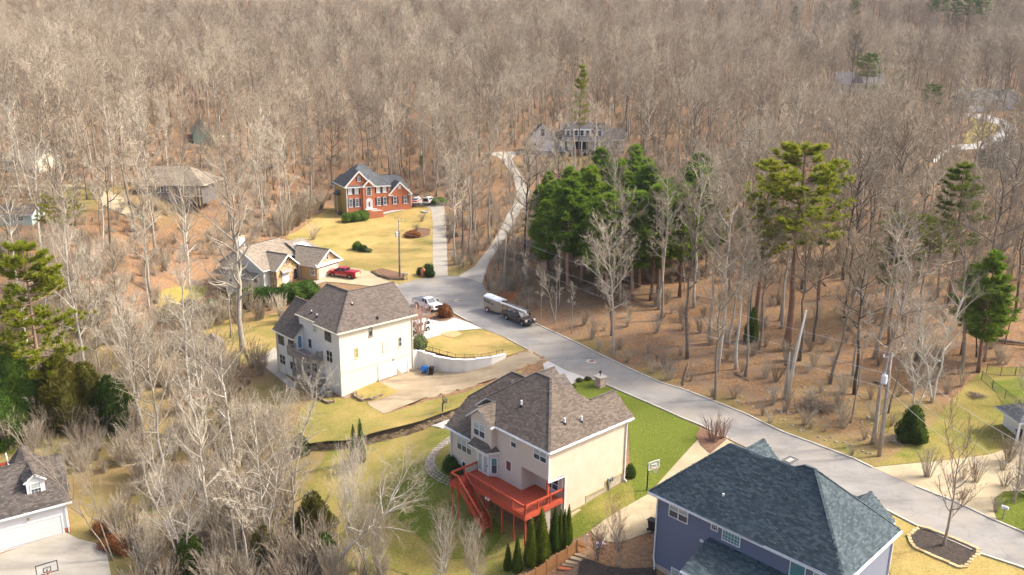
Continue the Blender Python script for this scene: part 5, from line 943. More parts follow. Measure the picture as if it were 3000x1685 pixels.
# timber fence with gate
FENW=M('cedar_board',(.40,.20,.075),(.28,.13,.05),2.5,.75,bmp=.15); 
fp_=[G(1689,1621),G(1660,1641),G(1630,1662),G(1600,1682),G(1568,1704),G(1535,1727),G(1500,1750)]
fe=empty('timber_fence',fp_[0],0,'orange brown timber fence running down past the arborvitae','fence'); me=None; o=fp_[0]
for a,b in zip(fp_[:-1],fp_[1:]):
    d=(b-a); L=np.hypot(*d[:2]); an=math.atan2(d[1],d[0]); n=int(L/.15); nr=np.array([-d[1],d[0],0])/L*-.05
    mb=MB(); c=a-o; mb.box(c[0]-.06,c[0]+.06,c[1]-.06,c[1]+.06,c[2]-.3,c[2]+1.35); mb.build('fence_post',FENW,fe)
    for k in (.3,1.0): mb=MB(); mb.beam(a-o+nr+np.array([0,0,k]),b-o+nr+np.array([0,0,k]),.05,.1); mb.build('rail',FENW,fe)
    for i in range(n):
        if me is None: mb=MB(); mb.add([(-.07,-.012,0),(.07,-.012,0),(.07,.012,0),(-.07,.012,0),(-.07,-.012,1.2),(.07,-.012,1.2),(.07,.012,1.2),(-.07,.012,1.2),(-.03,-.012,1.26),(.03,-.012,1.26),(.03,.012,1.26),(-.03,.012,1.26)],[(0,1,5,4),(1,2,6,5),(2,3,7,6),(3,0,4,7),(4,5,9,8),(6,7,11,10),(5,6,10,9),(7,4,8,11),(8,9,10,11)]); ob=mb.build('board',FENW,fe); me=ob.data
        else: ob=bpy.data.objects.new('board',me); COL.objects.link(ob); ob.parent=fe
        ob.location=a-o+d*((i+.5)/n)-nr*.6+np.array([0,0,rnd.uniform(-.02,.02)]); ob.rotation_euler=(0,0,an)
a=fp_[0]+np.array([.1,-.1,0]); b=atz(1718,1632,-3.0); ga=empty('timber_gate',a,0,'timber gate with a diagonal brace between fence and block wall','gate'); d=b-a; n=int(np.hypot(*d[:2])/.15); an=math.atan2(d[1],d[0])
for i in range(n): ob=bpy.data.objects.new('board',me); COL.objects.link(ob); ob.parent=ga; ob.location=d*((i+.5)/n); ob.rotation_euler=(0,0,an)
for k0,k1 in ((.25,.25),(1.0,1.0),(.25,1.0)): mb=MB(); off=np.array([d[1],-d[0],0])/np.hypot(*d[:2])*.04; mb.beam(off+np.array([0,0,k0]),d+off+np.array([0,0,k1]),.04,.09); mb.build('brace',FENW,ga)
mb=MB(); mb.box(d[0]-.05,d[0]+.05,d[1]-.05,d[1]+.05,-.3,1.35); mb.build('gate_post',WHITE,ga)
for i,(u,v,m_,lb) in enumerate([(1700,1629,BLK,'flat stepping stone nearest the timber gate'),(1688,1639,BLK,'second flat stepping stone from the gate'),(1674,1650,BLK,'third flat stepping stone from the gate'),(1664,1658,BLK,'long flat stepping stone fourth from the gate'),(1655,1667,BRICK,'brick red stepping slab furthest from the gate')]):
    mb=MB(); mb.prism([(-.55,-.2,0),(.5,-.24,0),(.56,.18,0),(-.5,.22,0)],(0,0,.12)); ob=mb.build('stepping_stone',m_); g=G(u,v); ob.location=(g[0],g[1],g[2]); ob.rotation_euler=(0,0,-.45+.1*i); tag(bevel(ob,.03),lb,'stepping stone','stepping stones by the fence')
for k,(dx,dy,dz,rz,c,lb) in enumerate([(0,0,0,.3,(.62,.62,.58),'white plastic soil bag lying under the others'),(.25,.3,.0,.8,(.10,.30,.22),'green plastic soil bag beside the white one'),(.12,.15,.16,.1,(.5,.42,.46),'pale mauve soil bag on top of the heap')]):
    mb=MB(); mb.box(-.42,.42,-.26,.26,0,.16); ob=mb.build('soil_bag',M('bag_%d'%k,c,tuple(x*.8 for x in c),9,.35)); p=atz(1755,1603,-1.92); ob.location=(p[0]+dx,p[1]+dy,p[2]+.02+dz); ob.rotation_euler=(0,0,rz); bevel(ob,.07,3); tag(ob,lb,'bag','soil bags heaped on the raised bed')
# curved paver path: each paver a piece
PV=blockmat('paver',(.25,.20,.16),(.36,.29,.23),(.47,.39,.31)); C=np.array([G(u,v) for u,v in [(1325,1282),(1298,1302),(1275,1322),(1261,1345),(1258,1365),(1270,1385),(1295,1402),(1330,1416)]])
pp=empty('paver_path',C[0],0,None,None,None,'structure'); s=np.r_[0,np.cumsum(np.hypot(*np.diff(C[:,:2],axis=0).T))]; me=None; k=0; t=.2
while t<s[-1]:
    c=np.array([np.interp(t,s,C[:,j]) for j in range(2)]); e=np.array([np.interp(t+.3,s,C[:,j])-np.interp(t-.3,s,C[:,j]) for j in range(2)]); e/=np.hypot(*e); n=np.array([-e[1],e[0]])
    for w in (-.4,-.13,.14,.41):
        p=c+n*w+e*(.13 if k%2 else 0)
        if me is None: mb=MB(); mb.box(-.125,.125,-.125,.125,-.1,.07); ob=mb.build('paver',PV,pp); me=ob.data
        else: ob=bpy.data.objects.new('paver',me); COL.objects.link(ob); ob.parent=pp
        ob.location=(p[0]-C[0][0],p[1]-C[0][1],float(gz(*p))-C[0][2]+rnd.uniform(0,.02)); ob.rotation_euler=(0,0,math.atan2(e[1],e[0]))
    t+=.27; k+=1
kp=[G(u,v) for u,v in [(2691,1543),(2655,1572),(2662,1590),(2676,1609),(2726,1632),(2807,1667),(2833,1667),(2872,1626),(2866,1609),(2800,1580),(2722,1550),(2691,1543)]]
blockwall('planter_kerb',[(p[0],p[1],float(p[2]),.28) for p in kp],blockmat('yellow_stone',(.36,.25,.11),(.50,.36,.17),(.60,.46,.25)),'kerbed oval planter of yellowish stone by the street',.16,.5,.3,0,'planter')
blockwall('bed_edging',gp([(1085,799),(1105,811),(1140,821),(1180,823)],0,.5),BLK,'rough stone edging of the bed by the transformer pole',.17,.45)
# manholes, drain
RUST=M('rusty_cast_iron',(.30,.13,.05),(.22,.10,.05),9,.8); RING=M('manhole_collar',(.48,.44,.38),(.42,.39,.34),4,.9)
for u,v,lb in ((1344,882,'manhole cover in the cul-de-sac with a pale round collar'),(1733,1060,'manhole cover in the street above the beige house')):
    g=G(u,v); r=empty('manhole',(g[0],g[1],g[2]+.075),0,lb,'manhole','manholes in the street'); mb=MB(); mb.lathe([(.78,0),(.78,.012)],24); mb.build('collar',RING,r); mb=MB(); mb.lathe([(.34,.008),(.34,.03)],20); mb.build('cover',RUST,r)
g=G(2314,1350); r=empty('storm_drain',(g[0],g[1],g[2]+.075),.72,'rectangular storm drain frame in the street behind the blue roof','drain'); mb=MB()
for a in ((-.8,.8,-.5,-.44),(-.8,.8,.44,.5),(-.8,-.74,-.44,.44),(.74,.8,-.44,.44),(-.55,.55,-.3,-.26),(-.55,.55,.26,.3),(-.55,-.51,-.26,.26),(.51,.55,-.26,.26)): mb.box(a[0],a[1],a[2],a[3],0,.03)
mb.build('frame',DARK,r); mb=MB(); mb.box(-.5,.5,-.25,.25,.0,.02); mb.build('cover',RING,r)
# utility poles and wires
POLEW=M('pole_wood',(.42,.36,.29),(.27,.21,.16),2.5,.9,bmp=.2)
def pole(base,top,label,tr=None,arm=True,lean=(0,0)):
    g=G(*base); h=vert(*top,g)-g[2]; r=empty('utility_pole',g,0,label,'utility pole','utility poles'); p=atD(*top,math.hypot(g[0],g[1])); tx,ty=p[0]-g[0],p[1]-g[1]
    mb=MB(); mb.tube([(0,0,-.5),(tx*.5,ty*.5,h*.5),(tx,ty,h)],[.19,.16,.12],10); mb.build('pole',POLEW,r,True)
    if arm:
        mb=MB(); mb.beam((tx,ty,h-.45),(tx+(.9 if arm>0 else -.9),ty-.3,h-.4),.08,.08); mb.build('arm',STEEL,r); mb=MB(); mb.lathe([(.05,0),(.09,.05),(.05,.12),(.09,.18),(.03,.26)],8,0,(tx+(.85 if arm>0 else -.85),ty-.28,h-.36)); mb.build('insulator',WHITE,r)
    if tr:
        k=tr[0]; sx=tr[1]; mb=MB(); mb.lathe([(.26,0),(.29,.06),(.29,.85),(.2,.95)],14,0,(tx*k/h+sx*.46,ty*k/h-.1,k)); mb.lathe([(.05,.95),(.07,1.1),(.04,1.25)],6,0,(tx*k/h+sx*.46,ty*k/h-.1,k)); mb.box(tx*k/h-.15,tx*k/h+.15,ty*k/h-.1,ty*k/h,k+.3,k+.5); mb.build('transformer',M('transformer_grey',(.66,.68,.68),None,rough=.5),r)
    mb=MB(); mb.tube([(.17,-.1,0),(tx*.8+.15,ty*.8-.1,h*.8)],.035,5); mb.build('conduit',STEEL,r)
    return Vector((g[0]+tx,g[1]+ty,g[2]+h)),r
A1,_=pole((1171,812),(1168,641),'wooden utility pole with a grey transformer on the straw lawn',(7.8,-1))
A2,_=pole((1474,857),(1483,689),'plain pale utility pole at the edge of the wood by the cul-de-sac',None,0)
A3,_=pole((2575,1336),(2612,1033),'tall weathered utility pole with a transformer beside the cedar bush',(8.0,-1),-1)
A4=Vector(tuple(atD(3300,1380,62))); A4.z=A3.z+.3
WIREM=M('power_wire',(.50,.50,.48),None,rough=.5,metal=.3)
def wire(p,q,dz,sag,label,r=.016):
    p=Vector(p)-Vector((0,0,dz)); q=Vector(q)-Vector((0,0,dz)); n=16; mb=MB(); mb.tube([p.lerp(q,i/n)-Vector((0,0,sag*4*(i/n)*(1-i/n))) for i in range(n+1)],r,4); o=mb.build('power_wire',WIREM,None,True); tag(o,label,'wire','power wires along the street')
for dz,w in ((.05,'top'),(2.3,'middle'),(3.8,'lowest')):
    wire(A2,A3,dz,1.2,'%s wire strung from the pale pole to the weathered transformer pole'%w); wire(A3,A4,dz,1.0,'%s wire running off right from the weathered transformer pole'%w)
for dz,w in ((2.4,'upper'),(4.2,'lower')): wire(A1,A2,dz,.8,'%s wire crossing the cul-de-sac between two poles'%w,.012)
# small street things
def placed(name,u,v,rz,label,cat,group=None,dz=0): g=G(u,v); return empty(name,(g[0],g[1],g[2]+dz),rz,label,cat,group)
r=placed('mailbox_pillar',1240,811,.5,'red brick mailbox pillar among round shrubs','mailbox'); mb=MB(); mb.box(-.4,.4,-.4,.4,-.2,1.35); mb.build('pillar',BRICK,r); mb=MB(); mb.lathe([(.46,1.35),(.46,1.45),(.2,1.6),(.12,1.75)],4,0); mb.build('cap',BRICK,r); mb=MB(); mb.box(-.12,.12,-.43,-.401,.75,1.1); mb.build('mailbox_door',BLACK,r)
r=placed('stone_mailbox_pillar',1187,820,.5,'small stone mailbox pillar by the transformer pole','mailbox'); mb=MB(); mb.box(-.35,.35,-.35,.35,-.2,1.25); mb.build('pillar',STONE,r); mb=MB(); mb.box(-.42,.42,-.42,.42,1.25,1.36); mb.lathe([(.09,1.36),(.12,1.6),(.03,1.75)],8,0); mb.build('cap',RING,r)
r=placed('lamp_pillar',1757,1132,.74,'square stone pillar topped by a small black lamp at the green lawn corner','lamp'); mb=MB(); mb.box(-.52,.52,-.52,.52,-.3,.5); mb.box(-.42,.42,-.42,.42,.5,1.15); mb.box(-.5,.5,-.5,.5,1.15,1.3); mb.build('pillar',M('pink_fieldstone',(.50,.37,.30),(.33,.24,.19),4,.95,bmp=.6),r); mb=MB(); mb.box(-.62,.62,-.62,.62,1.3,1.4); mb.build('cap',RING,r); mb=MB(); mb.lathe([(.05,1.4),(.04,1.75),(.15,1.8),(.13,2.05),(.02,2.15)],8,0); mb.build('lantern',BLACK,r)
def mailbox(u,v,rz,mat,label):
    r=placed('mailbox',u,v,rz,label,'mailbox'); mb=MB(); mb.box(-.05,.05,-.05,.05,-.2,1.05); mb.build('post',DARK if mat is BLACK else GREYW,r)
    P=[(-.12,0),(.12,0),(.12,.14)]+[(.12*math.cos(t),.14+.12*math.sin(t)) for t in np.linspace(.3,2.85,6)]+[(-.12,.14)]; mb=MB(); mb.prism([(x,-.28,1.05+z) for x,z in P],(0,.56,0)); mb.build('box',mat,r); mb=MB(); mb.box(.125,.14,.0,.05,1.15,1.4); mb.build('flag',REDW,r)
mailbox(1423,829,.3,BLACK,'black mailbox on a dark post by the curved driveway'); mailbox(2938,1521,.7,WHITE,'white mailbox on the green lawn island')
r=placed('marker_post',1346,801,0,'thin green marker post between the two driveways','post'); mb=MB(); mb.box(-.04,.04,-.04,.04,-.2,1.9); mb.build('post',M('marker_green',(.06,.22,.15),None),r); mb=MB(); mb.box(-.15,.15,-.06,-.042,1.55,1.9); mb.build('plate',STEEL,r)
r=placed('cable_marker',2601,1266,0,'yellow cable marker tube beside the weathered pole','marker'); mb=MB(); mb.tube([(0,0,-.2),(.02,0,1.5)],.06,8); mb.build('tube',M('marker_yellow',(.62,.52,.03),None),r)
CLEAR,_t,_b=newmat('clear_backboard'); _b.inputs['Base Color'].default_value=(.6,.65,.62,1); _b.inputs['Alpha'].default_value=.22; _b.inputs['Roughness'].default_value=.1
def hoop(u,v,vt,rz,label,frame,board,w=1.5,base=False,reach=.6):
    g=G(u,v); h=max(2.6,vert(u,vt,g)-g[2]); r=empty('basketball_hoop',g,rz,label,'basketball hoop','basketball hoops'); bh=w*.62
    mb=MB(); mb.tube([(0,0,-.2),(0,0,h-bh*.9)],.07,8); mb.build('pole',frame,r); mb=MB(); mb.beam((0,0,h-bh),(0,-reach,h-bh*.6),.07,.07); mb.beam((0,0,h-bh*1.35),(0,-reach,h-bh*.75),.05,.05); mb.build('arm',frame,r)
    y=-reach; mb=MB()
    for a in ((-w/2,w/2,h-.06,h),(-w/2,w/2,h-bh,h-bh+.06),(-w/2,-w/2+.06,h-bh+.06,h-.06),(w/2-.06,w/2,h-bh+.06,h-.06),(-.3,.3,h-bh*.45,h-bh*.45+.05),(-.3,-.25,h-bh*.8,h-bh*.45),(.25,.3,h-bh*.8,h-bh*.45),(-.3,.3,h-bh*.84,h-bh*.8)): mb.box(a[0],a[1],y-.05,y,a[2],a[3])
    bo=mb.build('backboard',board,r); mb=MB(); mb.box(-w/2+.06,w/2-.06,y-.03,y-.01,h-bh+.06,h-.06); mb.build('pane',CLEAR,bo)
    mb=MB(); n=16; mb.tube([(.23*math.cos(2*math.pi*i/n),y-.32+.23*math.sin(2*math.pi*i/n),h-bh*.8) for i in range(n+1)],.018,5); mb.build('rim',M('rim_orange',(.6,.14,.05),None),r); mb=MB()
    for i in range(12):
        t=2*math.pi*i/12; mb.beam((.22*math.cos(t),y-.32+.22*math.sin(t),h-bh*.8),(.12*math.cos(t+.4),y-.32+.12*math.sin(t+.4),h-bh*.8-.45),.014,.014)
    mb.build('net',WHITE,r)
    if base: mb=MB(); mb.box(-.45,.45,-.1,1.2,0,.2); bevel(mb.build('base',DARK,r),.06)
    return r
hoop(1297,1233,1166,2.2,'black framed portable basketball hoop on the small slab by the block wall',BLACK,BLACK,1.1,True,.3); hoop(1895,1438,1340,.55,'white framed basketball hoop at the edge of the green lawn',BLACK,WHITE,1.35,False,.75)
h_=hoop(152,1760,1636,.62,'black basketball hoop standing on the cracked concrete apron',BLACK,BLACK,1.7,False,.5)
def bin_(u,v,rz,c,label,open_=False):
    r=placed('wheelie_bin',u,v,rz,label,'bin','wheeled rubbish bins',.06); m_=M('bin_'+label[:4],c,tuple(x*.7 for x in c),5,.45); mb=MB(); mb.add([(-.25,-.28,.08),(.25,-.28,.08),(.25,.28,.08),(-.25,.28,.08),(-.31,-.36,1.0),(.31,-.36,1.0),(.31,.36,1.0),(-.31,.36,1.0)],[(0,3,2,1),(0,1,5,4),(1,2,6,5),(2,3,7,6),(3,0,4,7),(4,5,6,7)]); bevel(mb.build('body',m_,r),.03)
    mb=MB()
    if open_: mb.add([(-.33,.36,1.02),(.33,.36,1.02),(.33,.75,.55),(-.33,.75,.55),(-.33,.4,1.07),(.33,.4,1.07),(.33,.8,.6),(-.33,.8,.6)],[(0,3,2,1),(4,5,6,7),(0,1,5,4),(1,2,6,5),(2,3,7,6),(3,0,4,7)])
    else: mb.box(-.33,.33,-.4,.4,1.0,1.08); mb.box(-.3,.3,.4,.46,.98,1.04)
    mb.build('lid',m_,r)
    for x in (-.27,.27): mb=MB(); n=len(mb.v); mb.wheel(0,0,.12,.12,.06,12); mb.v=[(x+b,.28,c_) if False else (x+b,.3+a,c_) for a,b,c_ in mb.v]; mb.build('wheel',RUBBER,r)
bin_(1246,1094,2.6,(.01,.12,.42),'blue wheeled bin with its lid hanging open against the white wall',True); bin_(1264,1098,2.9,(.015,.015,.018),'black wheeled bin beside the blue one'); bin_(1911,1556,.8,(.02,.02,.022),'dark wheeled bin beside the blue house wall'); bin_(2986,1290,.3,(.02,.022,.025),'black bin on the slab at the right edge')
def acunit(u,v,c,label):
    r=placed('air_conditioner',u,v,.77,label,'air conditioner'); m_=M('ac_'+label[:4],c,tuple(x*.75 for x in c),20,.5); mb=MB(); mb.box(-.38,.38,-.38,.38,0,.85); bevel(mb.build('casing',m_,r),.04); mb=MB(); mb.lathe([(.33,.86),(.33,.9)],16); mb.build('fan_guard',DARK,r)
    mb=MB()
    for i in range(6): z=.1+i*.12; mb.box(-.385,.385,-.39,-.381,z,z+.05)
    mb.build('louvre',DARK,r)
acunit(948,1153,(.25,.31,.38),'blue grey air conditioner nearest the lower deck'); acunit(964,1161,(.42,.36,.30),'tan air conditioner by the white house corner'); acunit(995,631,(.10,.11,.13),'dark air conditioner beside the brick house basement')
mb=MB(); n=28; r_=random.Random(4)
for k in range(2): mb.tube([(1.35*math.cos(2*math.pi*i/n),.9*math.sin(2*math.pi*i/n),.15+.75*k+r_.uniform(-.06,.06)) for i in range(n+1)],.05,4)
for i in range(n): t=2*math.pi*i/n; t2=2*math.pi*(i+1)/n; mb.beam((1.35*math.cos(t),.9*math.sin(t),.15),(1.35*math.cos(t2),.9*math.sin(t2),.9),.02,.06); mb.beam((1.35*math.cos(t2),.9*math.sin(t2),.15),(1.35*math.cos(t),.9*math.sin(t),.9),.02,.06)
o=mb.build('safety_net',M('safety_orange',(.62,.16,.03),(.5,.13,.03),5,.6)); g=G(1487,876); o.location=g; tag(o,'ring of orange safety net in the leaves behind the trailer','net')
for u,v,lb in ((861,810,'orange wooden porch chair inside the stone arch'),(882,806,'orange wooden porch chair nearest the garage')):
    r=placed('porch_chair',u,v,-.4,lb,'chair','orange porch chairs',.35); OW=M('chair_wood',(.55,.23,.07),None)
    for a in ((-.3,.3,-.3,.3,.35,.4,'seat'),): mb=MB(); mb.box(*a[:6]); mb.build(a[6],OW,r)
    mb=MB(); mb.add([(-.3,.25,.4),(.3,.25,.4),(.28,.55,1.1),(-.28,.55,1.1),(-.3,.3,.4),(.3,.3,.4),(.28,.6,1.1),(-.28,.6,1.1)],[(0,1,2,3),(4,7,6,5),(0,4,5,1),(1,5,6,2),(2,6,7,3),(3,7,4,0)]); mb.build('backrest',OW,r)
    for x in (-.33,.33):
        for y in (-.28,.28): mb=MB(); mb.box(x-.04,x+.04,y-.04,y+.04,0,.58); mb.build('leg',OW,r)
        mb=MB(); mb.box(x-.07,x+.07,-.35,.35,.58,.62); mb.build('armrest',OW,r)
# deck furniture of the white house
c=W.world(-1.0,6.2,.95); PINK=M('pink_float',(.62,.2,.45),None)
r=empty('patio_table',W.world(-1.0,6.0,-2.2),.5,'round patio table on the lower weathered deck','table'); mb=MB(); mb.lathe([(.5,.68),(.5,.72)],16); mb.build('tabletop',DARK,r); mb=MB(); mb.lathe([(.25,0),(.04,.05),(.04,.68)],8); mb.build('stand',DARK,r)
def patiochair(P,rz,m_,lb):
    r=empty('patio_chair',P,rz,lb,'chair'); mb=MB(); mb.box(-.28,.28,-.28,.28,.38,.44); mb.build('seat',m_,r); mb=MB(); mb.add([(-.28,.25,.44),(.28,.25,.44),(.26,.42,1.0),(-.26,.42,1.0),(-.28,.29,.44),(.28,.29,.44),(.26,.46,1.0),(-.26,.46,1.0)],[(0,1,2,3),(4,7,6,5),(0,4,5,1),(1,5,6,2),(2,6,7,3),(3,7,4,0)]); mb.build('backrest',m_,r)
    for x in (-.25,.25):
        for y in (-.25,.25): mb=MB(); mb.box(x-.02,x+.02,y-.02,y+.02,0,.38); mb.build('leg',m_,r)
TEALC=M('teal_fabric',(.06,.16,.22),None); patiochair(W.world(-.6,5.0,-2.2),-.5,TEALC,'dark teal patio chair beside the lower deck table'); patiochair(W.world(-.9,4.6,.95),-.8,GREYW,'grey chair in the corner of the upper deck')
mb=MB(); mb.lathe([(.05,0),(.22,.08),(.25,.25),(.15,.4),(.03,.45)],10); o=mb.build('beach_ball',PINK,None,True); o.location=W.world(-1.1,5.4,-1.46); tag(o,'pink ball lying on the lower deck table','ball')
# brush pile, logs
def sticks(name,u,v,n,R,hh,label,cat,seed,mat,rr=.025):
    g=G(u,v); q=random.Random(seed); mb=MB()
    for i in range(n):
        a=q.uniform(0,6.28); d=q.uniform(0,R*.5); L=q.uniform(.4,1.)*R; c=Vector((d*math.cos(a),d*math.sin(a),q.uniform(.05,hh))); b=q.uniform(0,6.28); v_=Vector((math.cos(b)*L,math.sin(b)*L,q.uniform(-.3,.3)*hh)); mid=c+Vector((q.uniform(-.15,.15),q.uniform(-.15,.15),.1)); mb.tube([c-v_,mid,c+v_],[rr*.6,rr,rr*.5],4)
    o=mb.build(name,mat); o.location=g; return tag(o,label,cat)
STICK=M('dead_stick',(.30,.22,.15),(.17,.12,.085),3,.95)
sticks('brush_pile',2400,1200,170,2.2,.9,'heaped brush pile of dead sticks near the street','brush pile',3,STICK); sticks('brush_pile',1330,692,110,2.0,1.,'dark brush pile beside the straight driveway','brush pile',5,STICK,.05); sticks('brush_pile',2860,1165,40,1.2,.4,'small scatter of sticks on the yellow lawn','brush pile',6,STICK)
sticks('brush_pile',2620,1295,14,1.0,.5,'few pale bent sticks beside the cedar bush','brush pile',8,M('pale_stick',(.5,.45,.38),None)); sticks('brush_pile',1535,452,60,3,1.4,'dark brush pile beside the farmhouse turnaround','brush pile',9,STICK,.06)
LOGM=M('log_bark',(.26,.2,.15),(.15,.11,.085),3,.95)
for i,(u0,v0,u1,v1,rr) in enumerate([(2152,1096,2195,1118,.09),(2000,1130,2018,1064,.1),(2880,1000,3010,1012,.28),(2300,1068,2330,1085,.12),(2465,935,2520,1000,.1),(2420,840,2385,800,.1),(1265,470,1310,500,.12),(1950,1090,1990,1080,.07),(2560,1120,2610,1140,.1)]):
    a=G(u0,v0);b=G(u1,v1); d=b-a; mb=MB(); mb.tube([(0,0,rr),tuple(d*.5+np.array([0,0,rr+.1])),tuple(d+np.array([0,0,rr]))],[rr,rr*.9,rr*.6],7); o=mb.build('fallen_log',LOGM,None,True); o.location=a; tag(o,'fallen log '+['near the forked trunk above the street','standing broken and pale at the left end of the verge','long and dark behind the chain link fence','short by the tall red pine','under the dark leaning hardwood','by the dark forked hardwood','lying between the two driveways','small and pale on the leaf bank','by the trees left of the transformer pole'][i],'log','fallen logs in the leaves')
ROCK=M('pale_rock',(.5,.43,.35),(.3,.25,.2),3,.95); q=random.Random(12); mb=MB(); G0=G(2350,1225)
for i in range(160):
    u,v=q.uniform(2150,2560),q.uniform(1130,1330); 
    if v>1060+(u-1940)*.40+40 or v<1120: continue
    g=G(u,v)-G0; s=q.uniform(.06,.2); mb.lathe([(s,0),(s*.9,s*.5),(s*.3,s*.8)],5,0,tuple(g))
o=mb.build('loose_rocks',ROCK); o.location=G0; tag(o,'scatter of pale rocks in the leaf litter above the street',kind='stuff')
# ---------------------------------------------------------------- vehicles
LAMPW=M('headlamp',(.75,.75,.72),None,rough=.1); LAMPR=M('tail_lamp',(.45,.01,.01),None,rough=.2); AMB=M('amber_lamp',(.8,.25,.02),None,rough=.2)
def paint(n,c,m=0.,r=.28): return M(n,c,tuple(x*.93 for x in c),2,r,m,spec=.6)
def pickup(name,P,rz,mat,label,L=5.9,wb=3.7,cab=2.0,bed='open',trim=None,emblem=False,rack=False,wheelm=None,grille=BLACK,h=1.92,board=False):
    'front is +x, origin on the ground under the middle'
    r=empty(name,P,rz,label,'pickup truck'); x0=-L/2; xf=x0+L; fw=x0+L-.98; rw=fw-wb; R=.40; ch=fw-.45; cr=ch-cab   # cowl, cab rear
    def arch(cx): return [(cx+.5*math.cos(t),.42+.5*math.sin(t)) for t in np.linspace(math.pi,0,9)]
    prof=[(x0+.03,.55)]+arch(rw)+arch(fw)+[(xf-.05,.52),(xf,.7),(xf-.02,1.05),(xf-.12,1.18),(ch+.25,1.24),(ch,1.27),(cr,1.27),(cr-.02,1.27),(x0,1.27)]
    W_=.98; mb=MB(); mb.prism([(x,-W_,z) for x,z in prof],(0,2*W_,0)); bo=mb.build('body',mat,r); bevel(bo,.05,2)
    # cab
    t0,t1=cr+.12,ch-.72; mb=MB(); mb.add([(cr,-.95,1.25),(ch+.1,-.95,1.25),(ch+.1,.95,1.25),(cr,.95,1.25),(t0,-.74,h),(t1,-.74,h),(t1,.74,h),(t0,.74,h)],[(0,3,2,1),(4,5,6,7),(0,1,5,4),(1,2,6,5),(2,3,7,6),(3,0,4,7)]); bevel(mb.build('cab',mat,r),.07,3)
    def face(nm,a,b,c,d,m_,f0=.1,f1=.9,g0=.12,g1=.92,lift=.02):
        a,b,c,d=map(Vector,(a,b,c,d)); q=lambda s,t:(a.lerp(b,s)).lerp(d.lerp(c,s),t); n=(b-a).cross(d-a).normalized(); pts=[q(f0,g0),q(f1,g0),q(f1,g1),q(f0,g1)]; m2=MB(); m2.prism([p+n*lift for p in pts],-n*.05); m2.build(nm,m_,r)
    A=lambda x,y,z:(x,y,z)
    face('windshield',A(ch+.1,-.95,1.25),A(ch+.1,.95,1.25),A(t1,.74,h),A(t1,-.74,h),GLASS,.06,.94,.06,.94); face('rear_window',A(cr,.95,1.25),A(cr,-.95,1.25),A(t0,-.74,h),A(t0,.74,h),GLASSD,.1,.9,.12,.88)
    for sy in (-1,1):
        a,b,c,d=A(cr,sy*.95,1.25),A(ch+.1,sy*.95,1.25),A(t1,sy*.74,h),A(t0,sy*.74,h)
        if sy>0: a,b,c,d=b,a,d,c
        for f in ((.06,.44),(.50,.90)):
            f0,f1=f if sy<0 else (1-f[1],1-f[0]); face('side_window',a,b,c,d,GLASSD,f0,f1,.08,.86)
        mb=MB(); mb.box(ch-.35,ch-.1,sy*1.02 if sy>0 else -1.3,1.3 if sy>0 else -1.02,1.3,1.55); mb.build('mirror',BLACK,r)
        mb=MB(); y=sy*(W_+.012); mb.box(cr+.7,cr+.88,min(y,sy*W_),max(y,sy*W_),1.08,1.14); mb.build('door_handle',trim or BLACK,r)
        mb=MB(); mb.box(cr+.95,cr+.965,min(y,sy*W_),max(y,sy*W_),.6,1.24); mb.box(cr-.01,cr+.005,min(y,sy*W_),max(y,sy*W_),.6,1.24); mb.build('door_gap',BLACK,r)
        for cx in (rw,fw):
            mb=MB(); mb.wheel(cx,sy*(W_-.16),R,R,.27,20); wl=mb.build('wheel',RUBBER,r); mb=MB(); mb.wheel(cx,sy*(W_-.02),R,R*.62,.03,14); mb.wheel(cx,sy*(W_+.0),R,R*.2,.05,8); mb.build('rim',wheelm or STEEL,wl)
        mb=MB(); mb.box(xf-.2,xf+.015,min(sy*.62,sy*.97),max(sy*.62,sy*.97),.86,1.1); hl=mb.build('headlight',LAMPW,r); mb=MB(); mb.box(xf-.25,xf+.0,min(sy*.9,sy*.995),max(sy*.9,sy*.995),.88,1.05); mb.build('indicator',AMB,hl)
        mb=MB(); mb.box(x0-.015,x0+.12,min(sy*.84,sy*.99),max(sy*.84,sy*.99),.82,1.2); mb.build('taillight',LAMPR,r)
        if board: mb=MB(); mb.box(rw+.6,fw-.6,min(sy*.9,sy*1.08),max(sy*.9,sy*1.08),.42,.48); mb.box(rw+.6,fw-.55,min(sy*.975,sy*.99),max(sy*.975,sy*.99),.64,.70); mb.build('running_board',trim or CREAM,r)
    mb=MB(); mb.box(xf-.1,xf+.03,-.62,.62,.72,1.14); gr_=mb.build('grille',grille,r)
    if emblem:
        mb=MB(); n=14; mb.prism([(xf+.031,.13*math.cos(2*math.pi*i/n),.93+.055*math.sin(2*math.pi*i/n)) for i in range(n)],(.012,0,0)); mb.build('emblem',M('emblem_blue',(.45,.5,.6),None,rough=.3),gr_)
    mb=MB(); mb.box(xf-.1,xf+.13,-.96,.96,.5,.7); bevel(mb.build('front_bumper',trim or CHROME,r),.04); mb=MB(); mb.box(x0-.14,x0+.05,-.92,.92,.52,.7); bevel(mb.build('rear_bumper',trim or CHROME,r),.04)
    mb=MB(); mb.box(x0-.02,x0,-.8,.8,.78,1.2); mb.build('tailgate',trim if board and trim else mat,r)
    if board: mb=MB(); mb.box(x0-.15,x0-.14,-.17,.17,.54,.68); mb.build('plate',WHITE,r)
    mb=MB()
    if bed=='open':
        mb.box(x0+.1,cr-.12,-.82,.82,1.1,1.285); mb.build('bed',DARK,r)
    else: mb.box(x0+.03,cr-.03,-.93,.93,1.275,1.36); bevel(mb.build('bed_cover',bed,r),.03)
